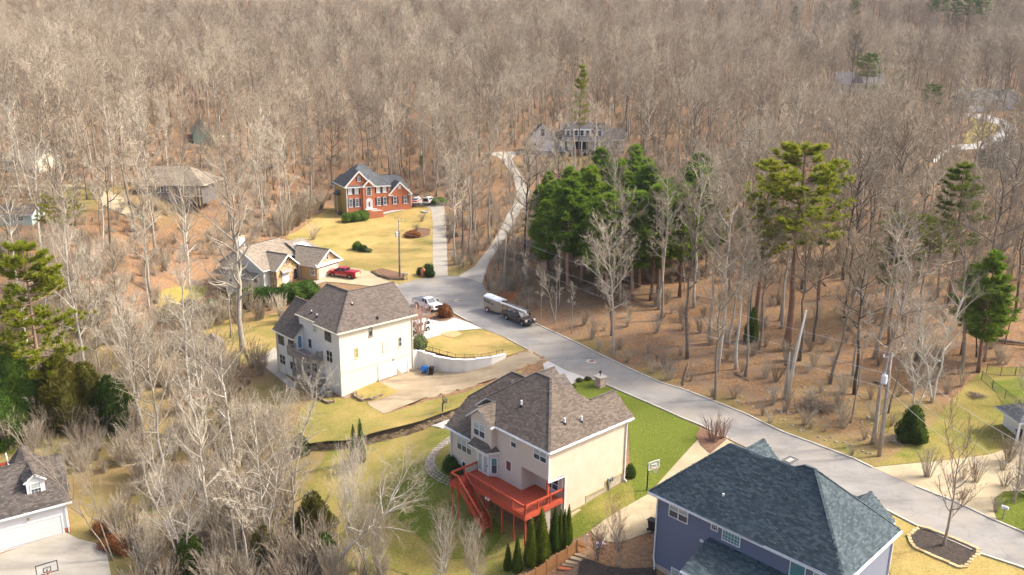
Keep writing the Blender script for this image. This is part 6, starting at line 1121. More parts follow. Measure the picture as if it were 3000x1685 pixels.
    if rack:
        q=random.Random(3); mb=MB()
        for i in range(7): a=q.uniform(x0+.4,cr-.5); y=q.uniform(-.6,.5); s=q.uniform(.2,.38); mb.lathe([(s,1.28),(s*.9,1.28+s*.6),(s*.3,1.28+s*.8)],7,0,(a,y,0))
        mb.build('load',M('tool_load',(.42,.37,.33),(.12,.10,.10),3,.8),r); mb=MB(); z=2.12
        for x in (x0+.15,cr-.1,ch+.1):
            for y in (-.85,.85): mb.beam((x,y,1.2),(x,y,z),.05,.05)
            mb.beam((x,-.9,z),(x,.9,z),.05,.05)
        for y in (-.88,.88): mb.beam((x0+.05,y,z+.03),(xf-.6,y,z+.03),.05,.05)
        mb.build('rack',BLACK,r); mb=MB(); mb.tube([(x0-.75,-.55,z+.2),(xf-.5,-.55,z+.2)],.17,12); mb.build('pipe',WHITE,r)
        mb=MB(); 
        for y in (.35,.65): mb.beam((x0-.3,y,z+.1),(ch+.6,y,z+.1),.05,.07)
        for i in range(12): x=x0-.2+i*.4; mb.beam((x,.35,z+.1),(x,.65,z+.1),.035,.035)
        mb.build('ladder',STEEL,r)
    return r
def twowheel(rear,front,side,half=.85):
    'truck pose from two near side wheel contact pixels; side=+1 when the wheels seen are on the left of the truck'
    a=G(*rear);b=G(*front); d=b-a; an=math.atan2(d[1],d[0]); n=np.array([-d[1],d[0]])/np.hypot(d[0],d[1]); c=(a+b)/2; c[:2]-=n*half*side; c[2]=float(gz(c[0],c[1]))+.075; return c,an,np.hypot(d[0],d[1])
c,an,w=twowheel((1484,938),(1527,957),-1); pickup('brown_pickup',c,an,paint('brown_paint',(.085,.065,.058),.3),'dark brown pickup with a pipe rack towing the tan trailer',6.2,3.95,1.75,'open',DARK,True,True); BR_AN=an; BR_C=c
c,an,w=twowheel((1214,899),(1267,916),-1); pickup('white_pickup',c,an,paint('white_paint',(.80,.80,.80)),'white pickup with a grey bed cover parked by the cul-de-sac',5.8,3.6,1.9,M('vinyl_cover',(.13,.13,.15),(.10,.10,.12),3,.6),WHITE,wheelm=DARK)
c,an,w=twowheel((1026,819),(978,812),1); pickup('red_pickup',c,an,paint('red_paint',(.42,.012,.03),.2),'red crew cab pickup parked before the stone house garage',5.9,3.7,2.35,paint('red_cover',(.45,.015,.035),.2),M('gold_trim',(.62,.47,.30),None,rough=.3),wheelm=M('bronze_rim',(.35,.25,.16),None,rough=.3,metal=.6),board=True)
# trailer behind the brown truck
d=np.array([math.cos(BR_AN),math.sin(BR_AN)]); tc=BR_C[:2]-d*(3.1+.9+2.05); tr_=empty('stock_trailer',(tc[0],tc[1],float(gz(*tc))+.075),BR_AN,'small tan stock trailer with a curved white roof','trailer')
TANP=M('trailer_tan',(.36,.30,.22),(.31,.26,.19),2,.5); P=[(-2,-.95),(1.5,-.95),(1.85,-.75),(2.0,-.4),(2.0,.4),(1.85,.75),(1.5,.95),(-2,.95)]
mb=MB(); mb.prism([(x,y,.45) for x,y in P],(0,0,1.85)); mb.build('body',TANP,tr_)
mb=MB(); n=8
sec=[(1.02*math.sin(t),2.3+.32*math.cos(t)*1. if False else 2.28+.34*(1-(t/1.2)**2)) for t in np.linspace(-1.2,1.2,n)]; mb.prism([(-2.08,y,z) for y,z in sec]+[(-2.08,.95,2.26),(-2.08,-.95,2.26)][0:0],(4.12,0,0)); mb.build('roof',M('trailer_roof',(.74,.76,.80),(.66,.68,.72),1.5,.35),tr_); mb=MB(); mb.box(-.35,.1,-.3,.2,2.6,2.68); mb.build('roof_vent',WHITE,tr_)
mb=MB(); mb.prism([(1.6,-.9,2.05),(2.02,-.35,2.05),(2.02,.35,2.05),(1.6,.9,2.05)],(.03,0,.3)); mb.build('front_shade',BLACK,tr_)
for i in range(5):
    for sy in (-1,1):
        x=-1.75+i*.38; y=sy*.952; mb=MB(); mb.box(x,x+.2,min(y,y+sy*.012),max(y,y+sy*.012),1.45,2.0); mb.build('slat_opening',DARK,tr_)
mb=MB(); mb.box(.35,.75,-.975,-.952,1.45,1.75); mb.build('side_window',GLASSD,tr_); mb=MB(); mb.box(.25,.27,-.966,-.952,.55,1.9); mb.box(.25,1.0,-.966,-.952,.55,.57); mb.build('door_gap',DARK,tr_)
for sy in (-1,1):
    mb=MB(); mb.wheel(-.7,sy*1.08,.36,.36,.22,18); wl=mb.build('wheel',RUBBER,tr_); mb=MB(); mb.wheel(-.7,sy*1.2,.36,.22,.03,12); mb.build('rim',WHITE,wl)
    pr=[(-.7+.52*math.cos(t),.36+.48*math.sin(t)) for t in np.linspace(0,math.pi,9)]; mb=MB(); y0,y1=sorted((sy*.95,sy*1.24)); mb.prism([(x,y0,z) for x,z in pr]+[(x,y0,z) for x,z in [(-.7+.46*math.cos(t),.36+.42*math.sin(t)) for t in np.linspace(math.pi,0,9)]],(0,y1-y0,0)); mb.build('fender',RUST,tr_)
mb=MB(); mb.beam((1.6,-.6,.5),(2.9,0,.55),.08,.1); mb.beam((1.6,.6,.5),(2.9,0,.55),.08,.1); mb.build('drawbar',STEEL,tr_)
def suv(name,P,rz,mat,label,openhatch=False,L=4.7):
    r=empty(name,P,rz,label,'suv'); x0=-L/2; xf=L/2; fw=xf-.9; rw=x0+.95; R=.36
    arch=lambda cx:[(cx+.45*math.cos(t),.38+.45*math.sin(t)) for t in np.linspace(math.pi,0,8)]
    prof=[(x0,.5)]+arch(rw)+arch(fw)+[(xf,.5),(xf,.85),(xf-.15,1.02),(xf-1.15,1.12),(x0,1.12)]; mb=MB(); mb.prism([(x,-.92,z) for x,z in prof],(0,1.84,0)); bevel(mb.build('body',mat,r),.06)
    mb=MB(); mb.add([(x0+.02,-.9,1.1),(xf-1.05,-.9,1.1),(xf-1.05,.9,1.1),(x0+.02,.9,1.1),(x0+.3,-.7,1.72),(xf-2.0,-.7,1.72),(xf-2.0,.7,1.72),(x0+.3,.7,1.72)],[(0,3,2,1),(4,5,6,7),(0,1,5,4),(1,2,6,5),(2,3,7,6),(3,0,4,7)]); bevel(mb.build('cabin',mat,r),.07)
    for sy in (-1,1):
        for a,b in ((.1,.45),(.5,.86)):
            q=lambda s,t:Vector(((x0+.02)+(L-1.07)*s,0,0)).lerp(Vector((x0+.3+(L-2.3)*s,0,0)),t).x
            pts=[(q(a,.12),sy*(.91-.2*.12),1.1+.62*.12),(q(b,.12),sy*(.91-.2*.12),1.1+.62*.12),(q(b,.85),sy*(.91-.2*.85),1.1+.62*.85),(q(a,.85),sy*(.91-.2*.85),1.1+.62*.85)]; mb=MB(); mb.prism(pts,(0,sy*.012,0)); mb.build('side_window',GLASSD,r)
        for cx in (rw,fw): mb=MB(); mb.wheel(cx,sy*.8,R,R,.24,18); wl=mb.build('wheel',RUBBER,r); mb=MB(); mb.wheel(cx,sy*.92,R,R*.62,.03,12); mb.build('rim',STEEL,wl)
        mb=MB(); mb.box(x0-.02,x0+.1,min(sy*.7,sy*.9),max(sy*.7,sy*.9),.75,1.25); mb.build('taillight',LAMPR,r); mb=MB(); mb.box(xf-.12,xf+.02,min(sy*.5,sy*.9),max(sy*.5,sy*.9),.75,.95); mb.build('headlight',LAMPW,r)
    mb=MB(); mb.prism([(xf-1.02,-.78,1.2),(xf-1.02,.78,1.2),(xf-1.85,.64,1.66),(xf-1.85,-.64,1.66)],(.02,0,.02)); mb.build('windshield',GLASS,r)
    if openhatch:
        mb=MB(); mb.prism([(x0+.25,-.72,1.72),(x0+.25,.72,1.72),(x0-.75,.7,2.0),(x0-.75,-.7,2.0)],(0,0,.06)); mb.build('tailgate',mat,r); mb=MB(); mb.box(x0-.015,x0+.02,-.62,.62,.8,1.6); mb.build('cargo_opening',BLACK,r)
    else: mb=MB(); mb.prism([(x0+.03,-.7,1.18),(x0+.03,.7,1.18),(x0+.25,.6,1.62),(x0+.25,-.6,1.62)],(-.03,0,0)); mb.build('rear_window',GLASSD,r)
    mb=MB(); mb.box(x0-.08,x0+.05,-.85,.85,.45,.65); mb.build('rear_bumper',mat,r)
    return r
g=G(1221,975); suv('white_suv',(g[0],g[1],float(gz(*g[:2]))+.08),math.radians(225),paint('suv_white',(.78,.78,.78)),'white car half hidden behind the tall white house')
g=G(1257,597); suv('open_suv',(g[0],g[1],float(gz(*g[:2]))+.1),math.radians(75),paint('suv_pearl',(.74,.74,.74)),'white car with its tailgate raised beside the brick house',True,4.9)
g=G(1219,601); r=empty('speedboat',(g[0],g[1],float(gz(*g[:2]))+.1),math.radians(80),'red and white speedboat on a trailer by the brick house','boat')
mb=MB(); mb.prism([(-2.6,-1,.8),(1.2,-1,.8),(2.8,0,1.0),(1.2,1,.8),(-2.6,1,.8)],(0,0,.75)); mb.build('hull',paint('boat_white',(.8,.8,.8)),r); mb=MB(); mb.box(-2.63,1.0,-1.02,1.02,1.15,1.42); mb.build('stripe',LAMPR,r); mb=MB(); mb.box(-2.3,.4,-.8,.8,1.551,1.6); mb.build('cockpit',DARK,r)
mb=MB(); 
for x in (-1.8,-.2):
    for y in (-.95,.95): mb.beam((x,y,1.5),(x+.2,y,2.7),.05,.05)
mb.build('bimini_frame',STEEL,r); mb=MB(); mb.box(-2.0,.3,-1.05,1.05,2.7,2.8); bevel(mb.build('bimini_top',BLACK,r),.05)
mb=MB(); mb.beam((-2.4,-.5,.6),(2.9,0,.6),.08,.1); mb.beam((-2.4,.5,.6),(2.9,0,.6),.08,.1); mb.build('trailer_frame',STEEL,r)
for sy in (-1,1): mb=MB(); mb.wheel(-1.2,sy*1.1,.33,.33,.2,14); mb.build('wheel',RUBBER,r)
# ---------------------------------------------------------------- vegetation
def barkmat(name,c1,c2,c3):
    m,t,b=newmat(name); b.inputs['Roughness'].default_value=.95; b.inputs['Specular IOR Level'].default_value=.1
    oi=nd(t,'ShaderNodeObjectInfo'); P=nd(t,'ShaderNodeTexCoord').outputs['Object']; n=noise(t,1.6,5,vec=P,rough=.7)
    f=math_(t,'ADD',math_(t,'MULTIPLY',oi.outputs['Random'],.55),math_(t,'MULTIPLY',n,.55)); t.links.new(ramp(t,f,[(.28,c1),(.52,c2),(.80,c3)]),b.inputs['Base Color']); return m
def leafmat(name,c1,c2,c3,sc=.7,trans=.4):
    m,t,b=newmat(name); b.inputs['Roughness'].default_value=.7; b.inputs['Specular IOR Level'].default_value=.2
    oi=nd(t,'ShaderNodeObjectInfo'); P=nd(t,'ShaderNodeTexCoord').outputs['Object']; n=noise(t,sc,3,vec=P); n2=noise(t,6,2,vec=P)
    f=math_(t,'ADD',math_(t,'ADD',math_(t,'MULTIPLY',oi.outputs['Random'],.25),math_(t,'MULTIPLY',n,.55)),math_(t,'MULTIPLY',n2,.3)); c=ramp(t,f,[(.33,c1),(.55,c2),(.78,c3)]); t.links.new(c,b.inputs['Base Color'])
    tr=nd(t,'ShaderNodeBsdfTranslucent'); t.links.new(c,tr.inputs[0]); mx=nd(t,'ShaderNodeMixShader',i_0=trans); o=t.nodes['Material Output']; t.links.new(b.outputs[0],mx.inputs[1]); t.links.new(tr.outputs[0],mx.inputs[2]); t.links.new(mx.outputs[0],o.inputs[0]); return m
BARK=barkmat('grey_bark',(.15,.12,.09),(.29,.24,.185),(.46,.40,.32)); TWIG=barkmat('bare_twigs',(.25,.195,.135),(.365,.30,.215),(.48,.41,.305))
BARKP=barkmat('pale_bark',(.24,.21,.165),(.42,.38,.31),(.60,.56,.47)); TWIGP=barkmat('pale_twigs',(.27,.22,.155),(.40,.34,.25),(.54,.475,.37)); TWIGR=barkmat('reddish_twigs',(.22,.13,.10),(.33,.21,.16),(.42,.28,.22))
PBARK=barkmat('pine_bark',(.15,.085,.055),(.26,.15,.10),(.38,.25,.18)); DBARK=barkmat('dark_bark',(.06,.05,.042),(.12,.10,.085),(.2,.17,.14))
PINE=leafmat('pine_needles',(.075,.12,.014),(.16,.21,.02),(.30,.32,.03)); PINEY=leafmat('yellow_green_needles',(.12,.155,.012),(.25,.28,.02),(.42,.41,.035)); PINED=leafmat('deep_green_needles',(.06,.12,.02),(.12,.20,.028),(.21,.29,.04)); YPINE=leafmat('young_pine_needles',(.10,.17,.02),(.19,.29,.028),(.32,.40,.045))
CEDAR=leafmat('arborvitae_leaf',(.03,.062,.007),(.075,.12,.012),(.18,.20,.018),1.6); CEDB=leafmat('bronze_cedar_leaf',(.06,.065,.012),(.13,.125,.02),(.21,.17,.028),1.); BOX=leafmat('shrub_leaf',(.02,.045,.010),(.05,.095,.016),(.11,.16,.03),2.5); VAR=leafmat('variegated_leaf',(.06,.09,.03),(.16,.20,.08),(.36,.38,.2),3); RUSTL=leafmat('rust_leaf',(.16,.06,.025),(.30,.12,.04),(.45,.2,.07),2); IVY=leafmat('ivy_leaf',(.02,.05,.008),(.06,.12,.015),(.13,.21,.03),1.5)
YELF=leafmat('yellow_flower',(.35,.24,.01),(.6,.42,.02),(.75,.55,.05),4)
def rv(q,s=1.): return Vector((q.uniform(-s,s),q.uniform(-s,s),q.uniform(-s,s)))
def bare(seed,h,spread=.5,start=.45,nb=13,n2=6,n3=5,n4=3,r0=None,lean=(0,0),tw=1.,up=.6,fork=False,crook=.03,trunks=1):
    'bare tree as two meshes: trunk with limbs, crown of branches and twigs'
    q=random.Random(seed); T=MB(); C=MB(); r0=r0 or h*.0105+.03
    def grow(p,d,L,r,n,lev):
        pts=[p.copy()]; rs=[r]; k=n
        for i in range(k):
            d=(d+rv(q,.22)+Vector((0,0,up*.16))).normalized(); p=p+d*(L/k); pts.append(p.copy()); rs.append(r*(1-.75*(i+1)/k))
        return pts,rs
    def along(pts,t):
        x=t*(len(pts)-1); i=min(int(x),len(pts)-2); return pts[i].lerp(pts[i+1],x-i),(pts[i+1]-pts[i]).normalized()
    for tk in range(trunks):
        n=9; pts=[]; rs=[]; off=Vector((q.uniform(-.4,.4),q.uniform(-.4,.4),0))*(tk>0); ln=Vector((lean[0]+(q.uniform(-.28,.28) if trunks>1 else 0),lean[1]+(q.uniform(-.28,.28) if trunks>1 else 0),0)); hh=h*(1 if tk==0 else q.uniform(.7,.95)); dr=Vector((0,0,0))
        for i in range(n+1):
            t=i/n; dr+=Vector((q.uniform(-1,1),q.uniform(-1,1),0))*h*crook*.35*(i>0); pts.append(Vector((ln.x*hh*t**1.3,ln.y*hh*t**1.3,hh*.94*t-(.4 if i==0 else 0)))+off+dr); rs.append(r0*(1.25 if i==0 else 1)*(1-.82*t**.9)/(1 if trunks==1 else 1.35))
        T.tube(pts,rs,7)
        prim=[]
        for b in range(nb):
            t=start+(1-start)*((b+q.random())/nb)**.9; p,d=along(pts,min(t,.995)); k=(t-start)/(1-start+1e-6); az=b*2.4+q.uniform(-.5,.5); inc=math.radians(68-38*k)+q.uniform(-.15,.15); dv=Vector((math.cos(az)*math.sin(inc),math.sin(az)*math.sin(inc),math.cos(inc)))
            L=hh*spread*(.55+.45*math.sin(math.pi*min(1,.25+.75*(1-k))))*q.uniform(.65,1.1); r=r0*(1-.8*t)*.62+.012*tw
            bp,br=grow(p,dv,L,r,5,1); T.tube(bp,br,5,0,False); prim.append((bp,L,r))
        for bp,L,r in prim:
            for j in range(n2):
                t=.22+.75*(j+q.random())/n2; p,d=along(bp,t); dv=(d*.75+rv(q,.85)+Vector((0,0,.35*up))).normalized(); l2=L*(.52-.25*t)*q.uniform(.7,1.2)+.3; r2=max(.012*tw,r*(1-.75*t)*.55)
                sp,sr=grow(p,dv,l2,r2,3,2); C.tube(sp,sr,3,0,False)
                for m in range(n3):
                    t=.2+.8*(m+q.random())/n3; p,d=along(sp,min(t,.99)); dv=(d*.8+rv(q,.8)+Vector((0,0,.3*up))).normalized(); l3=l2*q.uniform(.35,.6)+.15; e=p+dv*l3; C.spike(p,e,.017*tw)
                    for _ in range(n4):
                        s=p.lerp(e,q.uniform(.25,.9)); C.spike(s,s+(dv*.7+rv(q,.75)+Vector((0,0,.25))).normalized()*l3*q.uniform(.4,.75),.010*tw)
    return T,C
def mk(T,C,nm,bm_,tm): return T.build(nm+'_trunk',bm_,None,True,fix=False,link=False).data,C.build(nm+'_crown',tm,None,fix=False,link=False).data
def plant(name,meshes,P,s,rz,label,cat,group=None,parts=('trunk','crown'),mats=None,sink=.0,sz=None):
    r=empty(name,(P[0],P[1],P[2]-sink),rz,label,cat,group); r.scale=(s,s,sz or s)
    for nm,me in zip(parts,meshes): o=bpy.data.objects.new(nm,me); COL.objects.link(o); o.parent=r
    if mats:
        for ch in r.children:
            m=mats[0 if ch.name.startswith('trunk') else 1]
            if m: ch.material_slots[0].link='OBJECT'; ch.material_slots[0].material=m
    return r
def tuft(C,p,q,n,l,w,up=.5,dirv=None):
    w=w*1.5; l=l*1.1; n=int(n*1.35)
    for _ in range(n):
        d=(rv(q,1)+Vector((0,0,up))+(dirv*.6 if dirv else Vector((0,0,0)))).normalized(); a=d.orthogonal().normalized(); a=(Quaternion(d,q.uniform(0,6.28))@a)*w; e=p+d*l*q.uniform(.6,1.15); k=len(C.v); C.v+=[tuple(p-a),tuple(p+a),tuple(e)]; C.f.append((k,k+1,k+2)); C.m.append(0)
def pine(seed,h,start=.45,width=.2,whorls=14,per=5,pads=6,blades=13,flat=.0,conic=.5,l=.42,w=.045,r0=None,droop=.1,top=.5):
    q=random.Random(seed); T=MB(); C=MB(); r0=r0 or h*.011+.03; n=8; dr=Vector((0,0,0)); pts=[]
    for i in range(n+1): t=i/n; dr+=Vector((q.uniform(-1,1),q.uniform(-1,1),0))*h*.006; pts.append(Vector((0,0,h*t-(.4 if i==0 else 0)))+dr)
    T.tube(pts,[r0*(1.2 if i==0 else 1)*(1-.85*i/n) for i in range(n+1)],7)
    for k in range(whorls):
        t=start+(1-start)*(k+q.random()*.6)/whorls; z=(t-start)/(1-start); prof=(1-z)**conic*(.35+.65*min(1,z/.22)) if conic<2 else 1
        for b in range(per):
            if q.random()<.15: continue
            az=q.uniform(0,6.28); x=t*n; i=min(int(x),n-1); p=pts[i].lerp(pts[i+1],x-i); L=h*width*prof*q.uniform(.6,1.15)+.25; dv=Vector((math.cos(az),math.sin(az),q.uniform(-.05,.25)-droop+top*z)).normalized(); mid=p+dv*L*.55+Vector((0,0,-.04*L)); e=p+dv*L+Vector((0,0,.10*L)); T.tube([p,mid,e],[max(.02,L*.018),L*.012+.008,.008],4,0,False)
            for m in range(pads):
                u=.35+.65*(m+q.random())/pads; c=p.lerp(mid,u/.55) if u<.55 else mid.lerp(e,(u-.55)/.45); c=c+Vector((q.uniform(-1,1)*L*.16,q.uniform(-1,1)*L*.16,q.uniform(-.3,1)*L*.05*(1-flat)))
                tuft(C,c,q,blades,l,w,.55,dv)
    tuft(C,pts[-1],q,blades*3,l*1.3,w,1.)
    return T,C
def cone(seed,h,r,n=2600,l=.16,w=.035,power=.75,lump=.12):
    'dense columnar evergreen: leaf sprays over an uneven core'
    q=random.Random(seed); C=MB(); T=MB(); T.tube([(0,0,-.3),(0,0,h*.3)],[.09,.05],6); prof=lambda z:r*((1-z)**power)*(.72+.28*min(1,z/.12)); core=MB(); base=[]
    ph=[q.uniform(0,6.28) for _ in range(4)]
    f=lambda a,z:1+lump*(math.sin(3*a+ph[0]+5*z)*.5+math.sin(5*a+ph[1]-9*z)*.5)
    m=12; N=14
    for i in range(m+1):
        z=i/m
        for j in range(N): a=2*math.pi*j/N; rr=prof(min(z,.985))*f(a,z)*.86; C.v.append((rr*math.cos(a),rr*math.sin(a),.05+z*h*.98))
    for i in range(m):
        for j in range(N): C.f.append((i*N+j,i*N+(j+1)%N,(i+1)*N+(j+1)%N,(i+1)*N+j)); C.m.append(0)
    for _ in range(n):
        z=1-math.sqrt(q.random()*.98+.0004) if q.random()<.75 else q.random(); a=q.uniform(0,6.28); rr=prof(z)*f(a,z)*q.uniform(.82,1.04); p=Vector((rr*math.cos(a),rr*math.sin(a),.05+z*h)); d=(Vector((math.cos(a)*.7,math.sin(a)*.7,1.1))+rv(q,.5)).normalized(); s=d.cross(rv(q)).normalized()*w; e=p+d*l*q.uniform(.6,1.2); k=len(C.v); C.v+=[tuple(p-s),tuple(p+s),tuple(e+s*.4),tuple(e-s*.4)]; C.f.append((k,k+1,k+2,k+3)); C.m.append(0)
    return T,C
def shrub(seed,r,h,n=900,l=.14,w=.05,lump=.2):
    q=random.Random(seed); C=MB(); ph=[q.uniform(0,6.28) for _ in range(6)]; f=lambda a,b:1+lump*(math.sin(2*a+ph[0])*math.cos(3*b+ph[1])*.6+math.sin(5*a+ph[2]+2*b)*.4); N=12;m=7
    P=lambda a,b,s:Vector((r*math.cos(a)*math.cos(b),r*math.sin(a)*math.cos(b),h*.45+h*.55*math.sin(b)))*1 if False else Vector((r*s*f(a,b)*math.cos(a)*math.cos(b),r*s*f(a,b)*math.sin(a)*math.cos(b),h*.42+h*.58*s*f(a,b)*math.sin(b)))
    for i in range(m+1):
        b=-.75+(math.pi/2+.75)*i/m
        for j in range(N): C.v.append(tuple(P(2*math.pi*j/N,b,.86)))
    for i in range(m):
        for j in range(N): C.f.append((i*N+j,i*N+(j+1)%N,(i+1)*N+(j+1)%N,(i+1)*N+j)); C.m.append(0)
    for _ in range(n):
        a=q.uniform(0,6.28); b=math.asin(q.uniform(-.6,1)); p=P(a,b,q.uniform(.84,1.03)); o=Vector((math.cos(a)*math.cos(b),math.sin(a)*math.cos(b),math.sin(b)+.3)); d=(o+rv(q,.9)).normalized(); s=d.cross(rv(q)).normalized()*w; e=p+d*l*q.uniform(.5,1.2); k=len(C.v); C.v+=[tuple(p-s),tuple(p+s),tuple(e+s*.5),tuple(e-s*.5)]; C.f.append((k,k+1,k+2,k+3)); C.m.append(0)
    return C
def spray(seed,h,r,n=26,tw=1.,sub=7):
    'bare multi stemmed shrub'
    q=random.Random(seed); C=MB()
    for i in range(n):
        a=q.uniform(0,6.28); s=q.random()**.6*r; p=Vector((math.cos(a)*s*.15,math.sin(a)*s*.15,-.1)); e=Vector((math.cos(a)*s,math.sin(a)*s,h*q.uniform(.6,1.05))); mid=p.lerp(e,.5)+Vector((0,0,h*.12))+rv(q,.1); C.tube([p,mid,e],[.022*tw,.016*tw,.006*tw],3,0,False)
        for j in range(sub):
            c=(mid.lerp(e,q.uniform(0,.95)) if q.random()<.7 else p.lerp(mid,q.uniform(.4,1))); d=((e-p).normalized()+rv(q,.8)).normalized(); C.spike(c,c+d*h*q.uniform(.12,.32),.011*tw)
    return C
# ---- kinds
MID=[mk(*bare(20+i,20,sp,st,nb,6,5,3,tw=1.9,crook=.035),'mid',BARK,TWIG) for i,(sp,st,nb) in enumerate([(.24,.50,13),(.27,.42,14),(.22,.55,12),(.30,.40,14),(.25,.48,13),(.21,.58,11),(.33,.36,15),(.26,.45,13)])]
THIN=[mk(*bare(60+i,15,.15,.55,8,5,4,2,r0=.11,tw=1.5,crook=.03),'thin',BARK,TWIG) for i in range(4)]
BIG=[mk(*bare(80+i,20,sp,st,nb,7,6,3,r0=r0,tw=.95,crook=.05,trunks=tk,lean=ln),'big',BARKP,TWIGP) for i,(sp,st,nb,r0,tk,ln) in enumerate([(.40,.30,17,.42,1,(0,0)),(.34,.35,15,.30,1,(0,0)),(.32,.25,12,.26,3,(0,0)),(.36,.38,14,.30,2,(0,0)),(.30,.45,13,.24,1,(0,0))])]
SMALLT=[mk(*bare(95+i,7,.42,.22,12,5,5,2,r0=.10,tw=.6,crook=.03,up=1.1,trunks=tk),'ornamental',BARK,TWIGR if i==0 else TWIGP) for i,tk in enumerate((1,4,3))]
print('trees',sum(len(m.polygons) for k in MID+THIN+BIG+SMALLT for m in k))
TALLP=[mk(*pine(120+i,26,st,wd,14,6,8,15,.5,cn,.55,.055),'pine',PBARK,PINE) for i,(st,wd,cn) in enumerate([(.55,.19,.45),(.48,.2,.5),(.62,.21,.35),(.42,.17,.6)])]
YOUNG=[mk(*pine(140+i,16,st,.19,19,7,8,15,.2,.70,.55,.055),'young',PBARK,YPINE) for i,st in enumerate((.32,.40,.26))]
LOB=mk(*pine(151,24,.30,.29,15,6,11,26,0,.40,.62,.055,r0=.36),'loblolly',PBARK,PINEY); FLATP=mk(*pine(152,20,.62,.26,7,8,10,18,.9,.2,.5,.06),'flat',PBARK,PINEY)
ARB=[mk(*cone(160+i,5.2,.85),'arb',PBARK,CEDAR) for i in range(3)]; BUSHC=mk(*cone(170,6,2.4,4200,.32,.07,.55,.35),'cedar',PBARK,CEDB); EVG=mk(*cone(171,14,2.6,5200,.45,.09,.6,.4),'evergreen',PBARK,PINED)
SHR=[shrub(180+i,1.,1.4).build('shrub',BOX,None,fix=False,link=False).data for i in range(2)]; SPR=[spray(190+i,2.2,1.5,28,1.4).build('spray',TWIG,None,fix=False,link=False).data for i in range(3)]
# ---- individual trees of the foreground
def tree(kind,meshes,base,vtop,label,cat,h0,rz=0,group=None,mats=None,hs=None,tilt=None,wide=1.):
    g=G(*base) if len(base)==2 else atz(*base); h=hs or max(1.,vert(base[0],vtop,g)-g[2]); s=h/h0; r=plant(kind,meshes,g,s*wide,rz,label,cat,group,mats=mats,sink=.1,sz=s)
    if tilt: r.rotation_euler=(tilt[0],tilt[1],rz)
    return r
BT='bare tree'
tree('bare_tree',BIG[0],(712,1030),540,'huge pale bare tree towering in front of the stone fronted house',BT,20,.4,wide=.85)
tree('bare_tree',BIG[4],(676,990),735,'thinner bare tree leaning left beside the huge pale one',BT,20,2.,tilt=(0,-.28,0))
tree('bare_tree',BIG[1],(385,1120),860,'silvery bare tree in the hollow left of the garden shed',BT,20,1.)
tree('bare_tree',BIG[3],(330,1640),1290,'forked dark bare tree with a broken top right of the white garage',BT,20,.2,tilt=(0,-.22,0),mats=(BARK,TWIGP),wide=.6)
tree('bare_tree',BIG[1],(960,1690),1330,'leaning white barked bare tree reaching left across the lower lawn',BT,20,2.6,tilt=(.1,-.62,0),hs=14)
tree('bare_tree',BIG[4],(700,1690),1270,'straight pale bare tree in the middle of the lower hollow',BT,20,3.4)
tree('bare_tree',BIG[2],(530,1690),1330,'many forked bare tree at the bottom of the lower hollow',BT,20,.9)
tree('bare_tree',BIG[0],(610,1560),1180,'wide bare tree with pale limbs behind the lowest hollow trees',BT,20,4.,wide=.8)
tree('bare_tree',BIG[3],(800,1640),1250,'pale double trunked bare tree by the dark cedar bush',BT,20,5.)
tree('bare_tree',BIG[1],(480,1420),1010,'spreading bare tree above the white garage trees',BT,20,1.7)
tree('bare_tree',BIG[4],(690,1400),990,'slender pale bare tree left of the air conditioners',BT,20,2.9)
tree('bare_tree',BIG[2],(590,1300),930,'three stemmed bare tree below the garden shed',BT,20,.3)
tree('bare_tree',BIG[0],(420,1290),930,'broad bare tree with drooping pale limbs in the left hollow',BT,20,2.2,wide=.75)
tree('bare_tree',BIG[3],(860,1420),1130,'low spreading white limbed bare tree by the end of the block wall',BT,20,3.1)
tree('bare_tree',BIG[1],(250,1130),700,'tall pale bare tree right of the big yellow green pine',BT,20,.8,wide=.8)
tree('bare_tree',BIG[2],(270,960),700,'fan shaped pale bare tree behind the big yellow green pine',BT,20,1.9)
tree('bare_tree',BIG[4],(135,770),480,'tall grey bare tree before the aqua building',BT,20,.1)
tree('bare_tree',BIG[1],(560,850),560,'bare tree whose crown hides the corner of the stone house',BT,20,4.4,wide=.8)
for i,(u,v,vt,k,lb) in enumerate([(1120,1710,1500,1,'bushy bare sapling in front of the red deck stairs'),(1075,1690,1420,2,'bare sapling at the lower edge of the back lawn'),(1290,1740,1530,1,'thin bare sapling before the small arborvitae pair'),(1020,1560,1330,2,'feathery bare sapling between lawn and hollow'),(1400,1740,1560,1,'low pale bare sapling beside the timber fence')]): tree('bare_sapling',SMALLT[k],(u,v),vt,lb,'sapling',7,i*1.3,mats=(BARKP,TWIGP),wide=.75)
tree('bare_sapling',SMALLT[1],(1750,1640),1500,'small reddish sapling on the raised mulch bed','sapling',7,.5,hs=3.2,mats=(BARK,TWIGR)); tree('bare_sapling',SMALLT[2],(1812,1660),1485,'tall thin sapling before the curved terrace wall','sapling',7,1.5,hs=5.2,mats=(BARK,TWIGR),wide=.7)
tree('bare_tree',SMALLT[0],(2761,1600),1275,'small round bare street tree with reddish twigs in the kerbed planter',BT,7,.3)
tree('bare_tree',SMALLT[1],(2967,1472),1320,'small multi stemmed bare tree on the green island',BT,7,2.)
tree('bare_tree',BIG[2],(2670,1230),880,'broad pale bare tree just right of the transformer pole',BT,20,.6,wide=.9); tree('bare_tree',BIG[3],(2730,1180),850,'grey bare tree leaning over the yellow lawn',BT,20,2.,tilt=(0,.2,0))
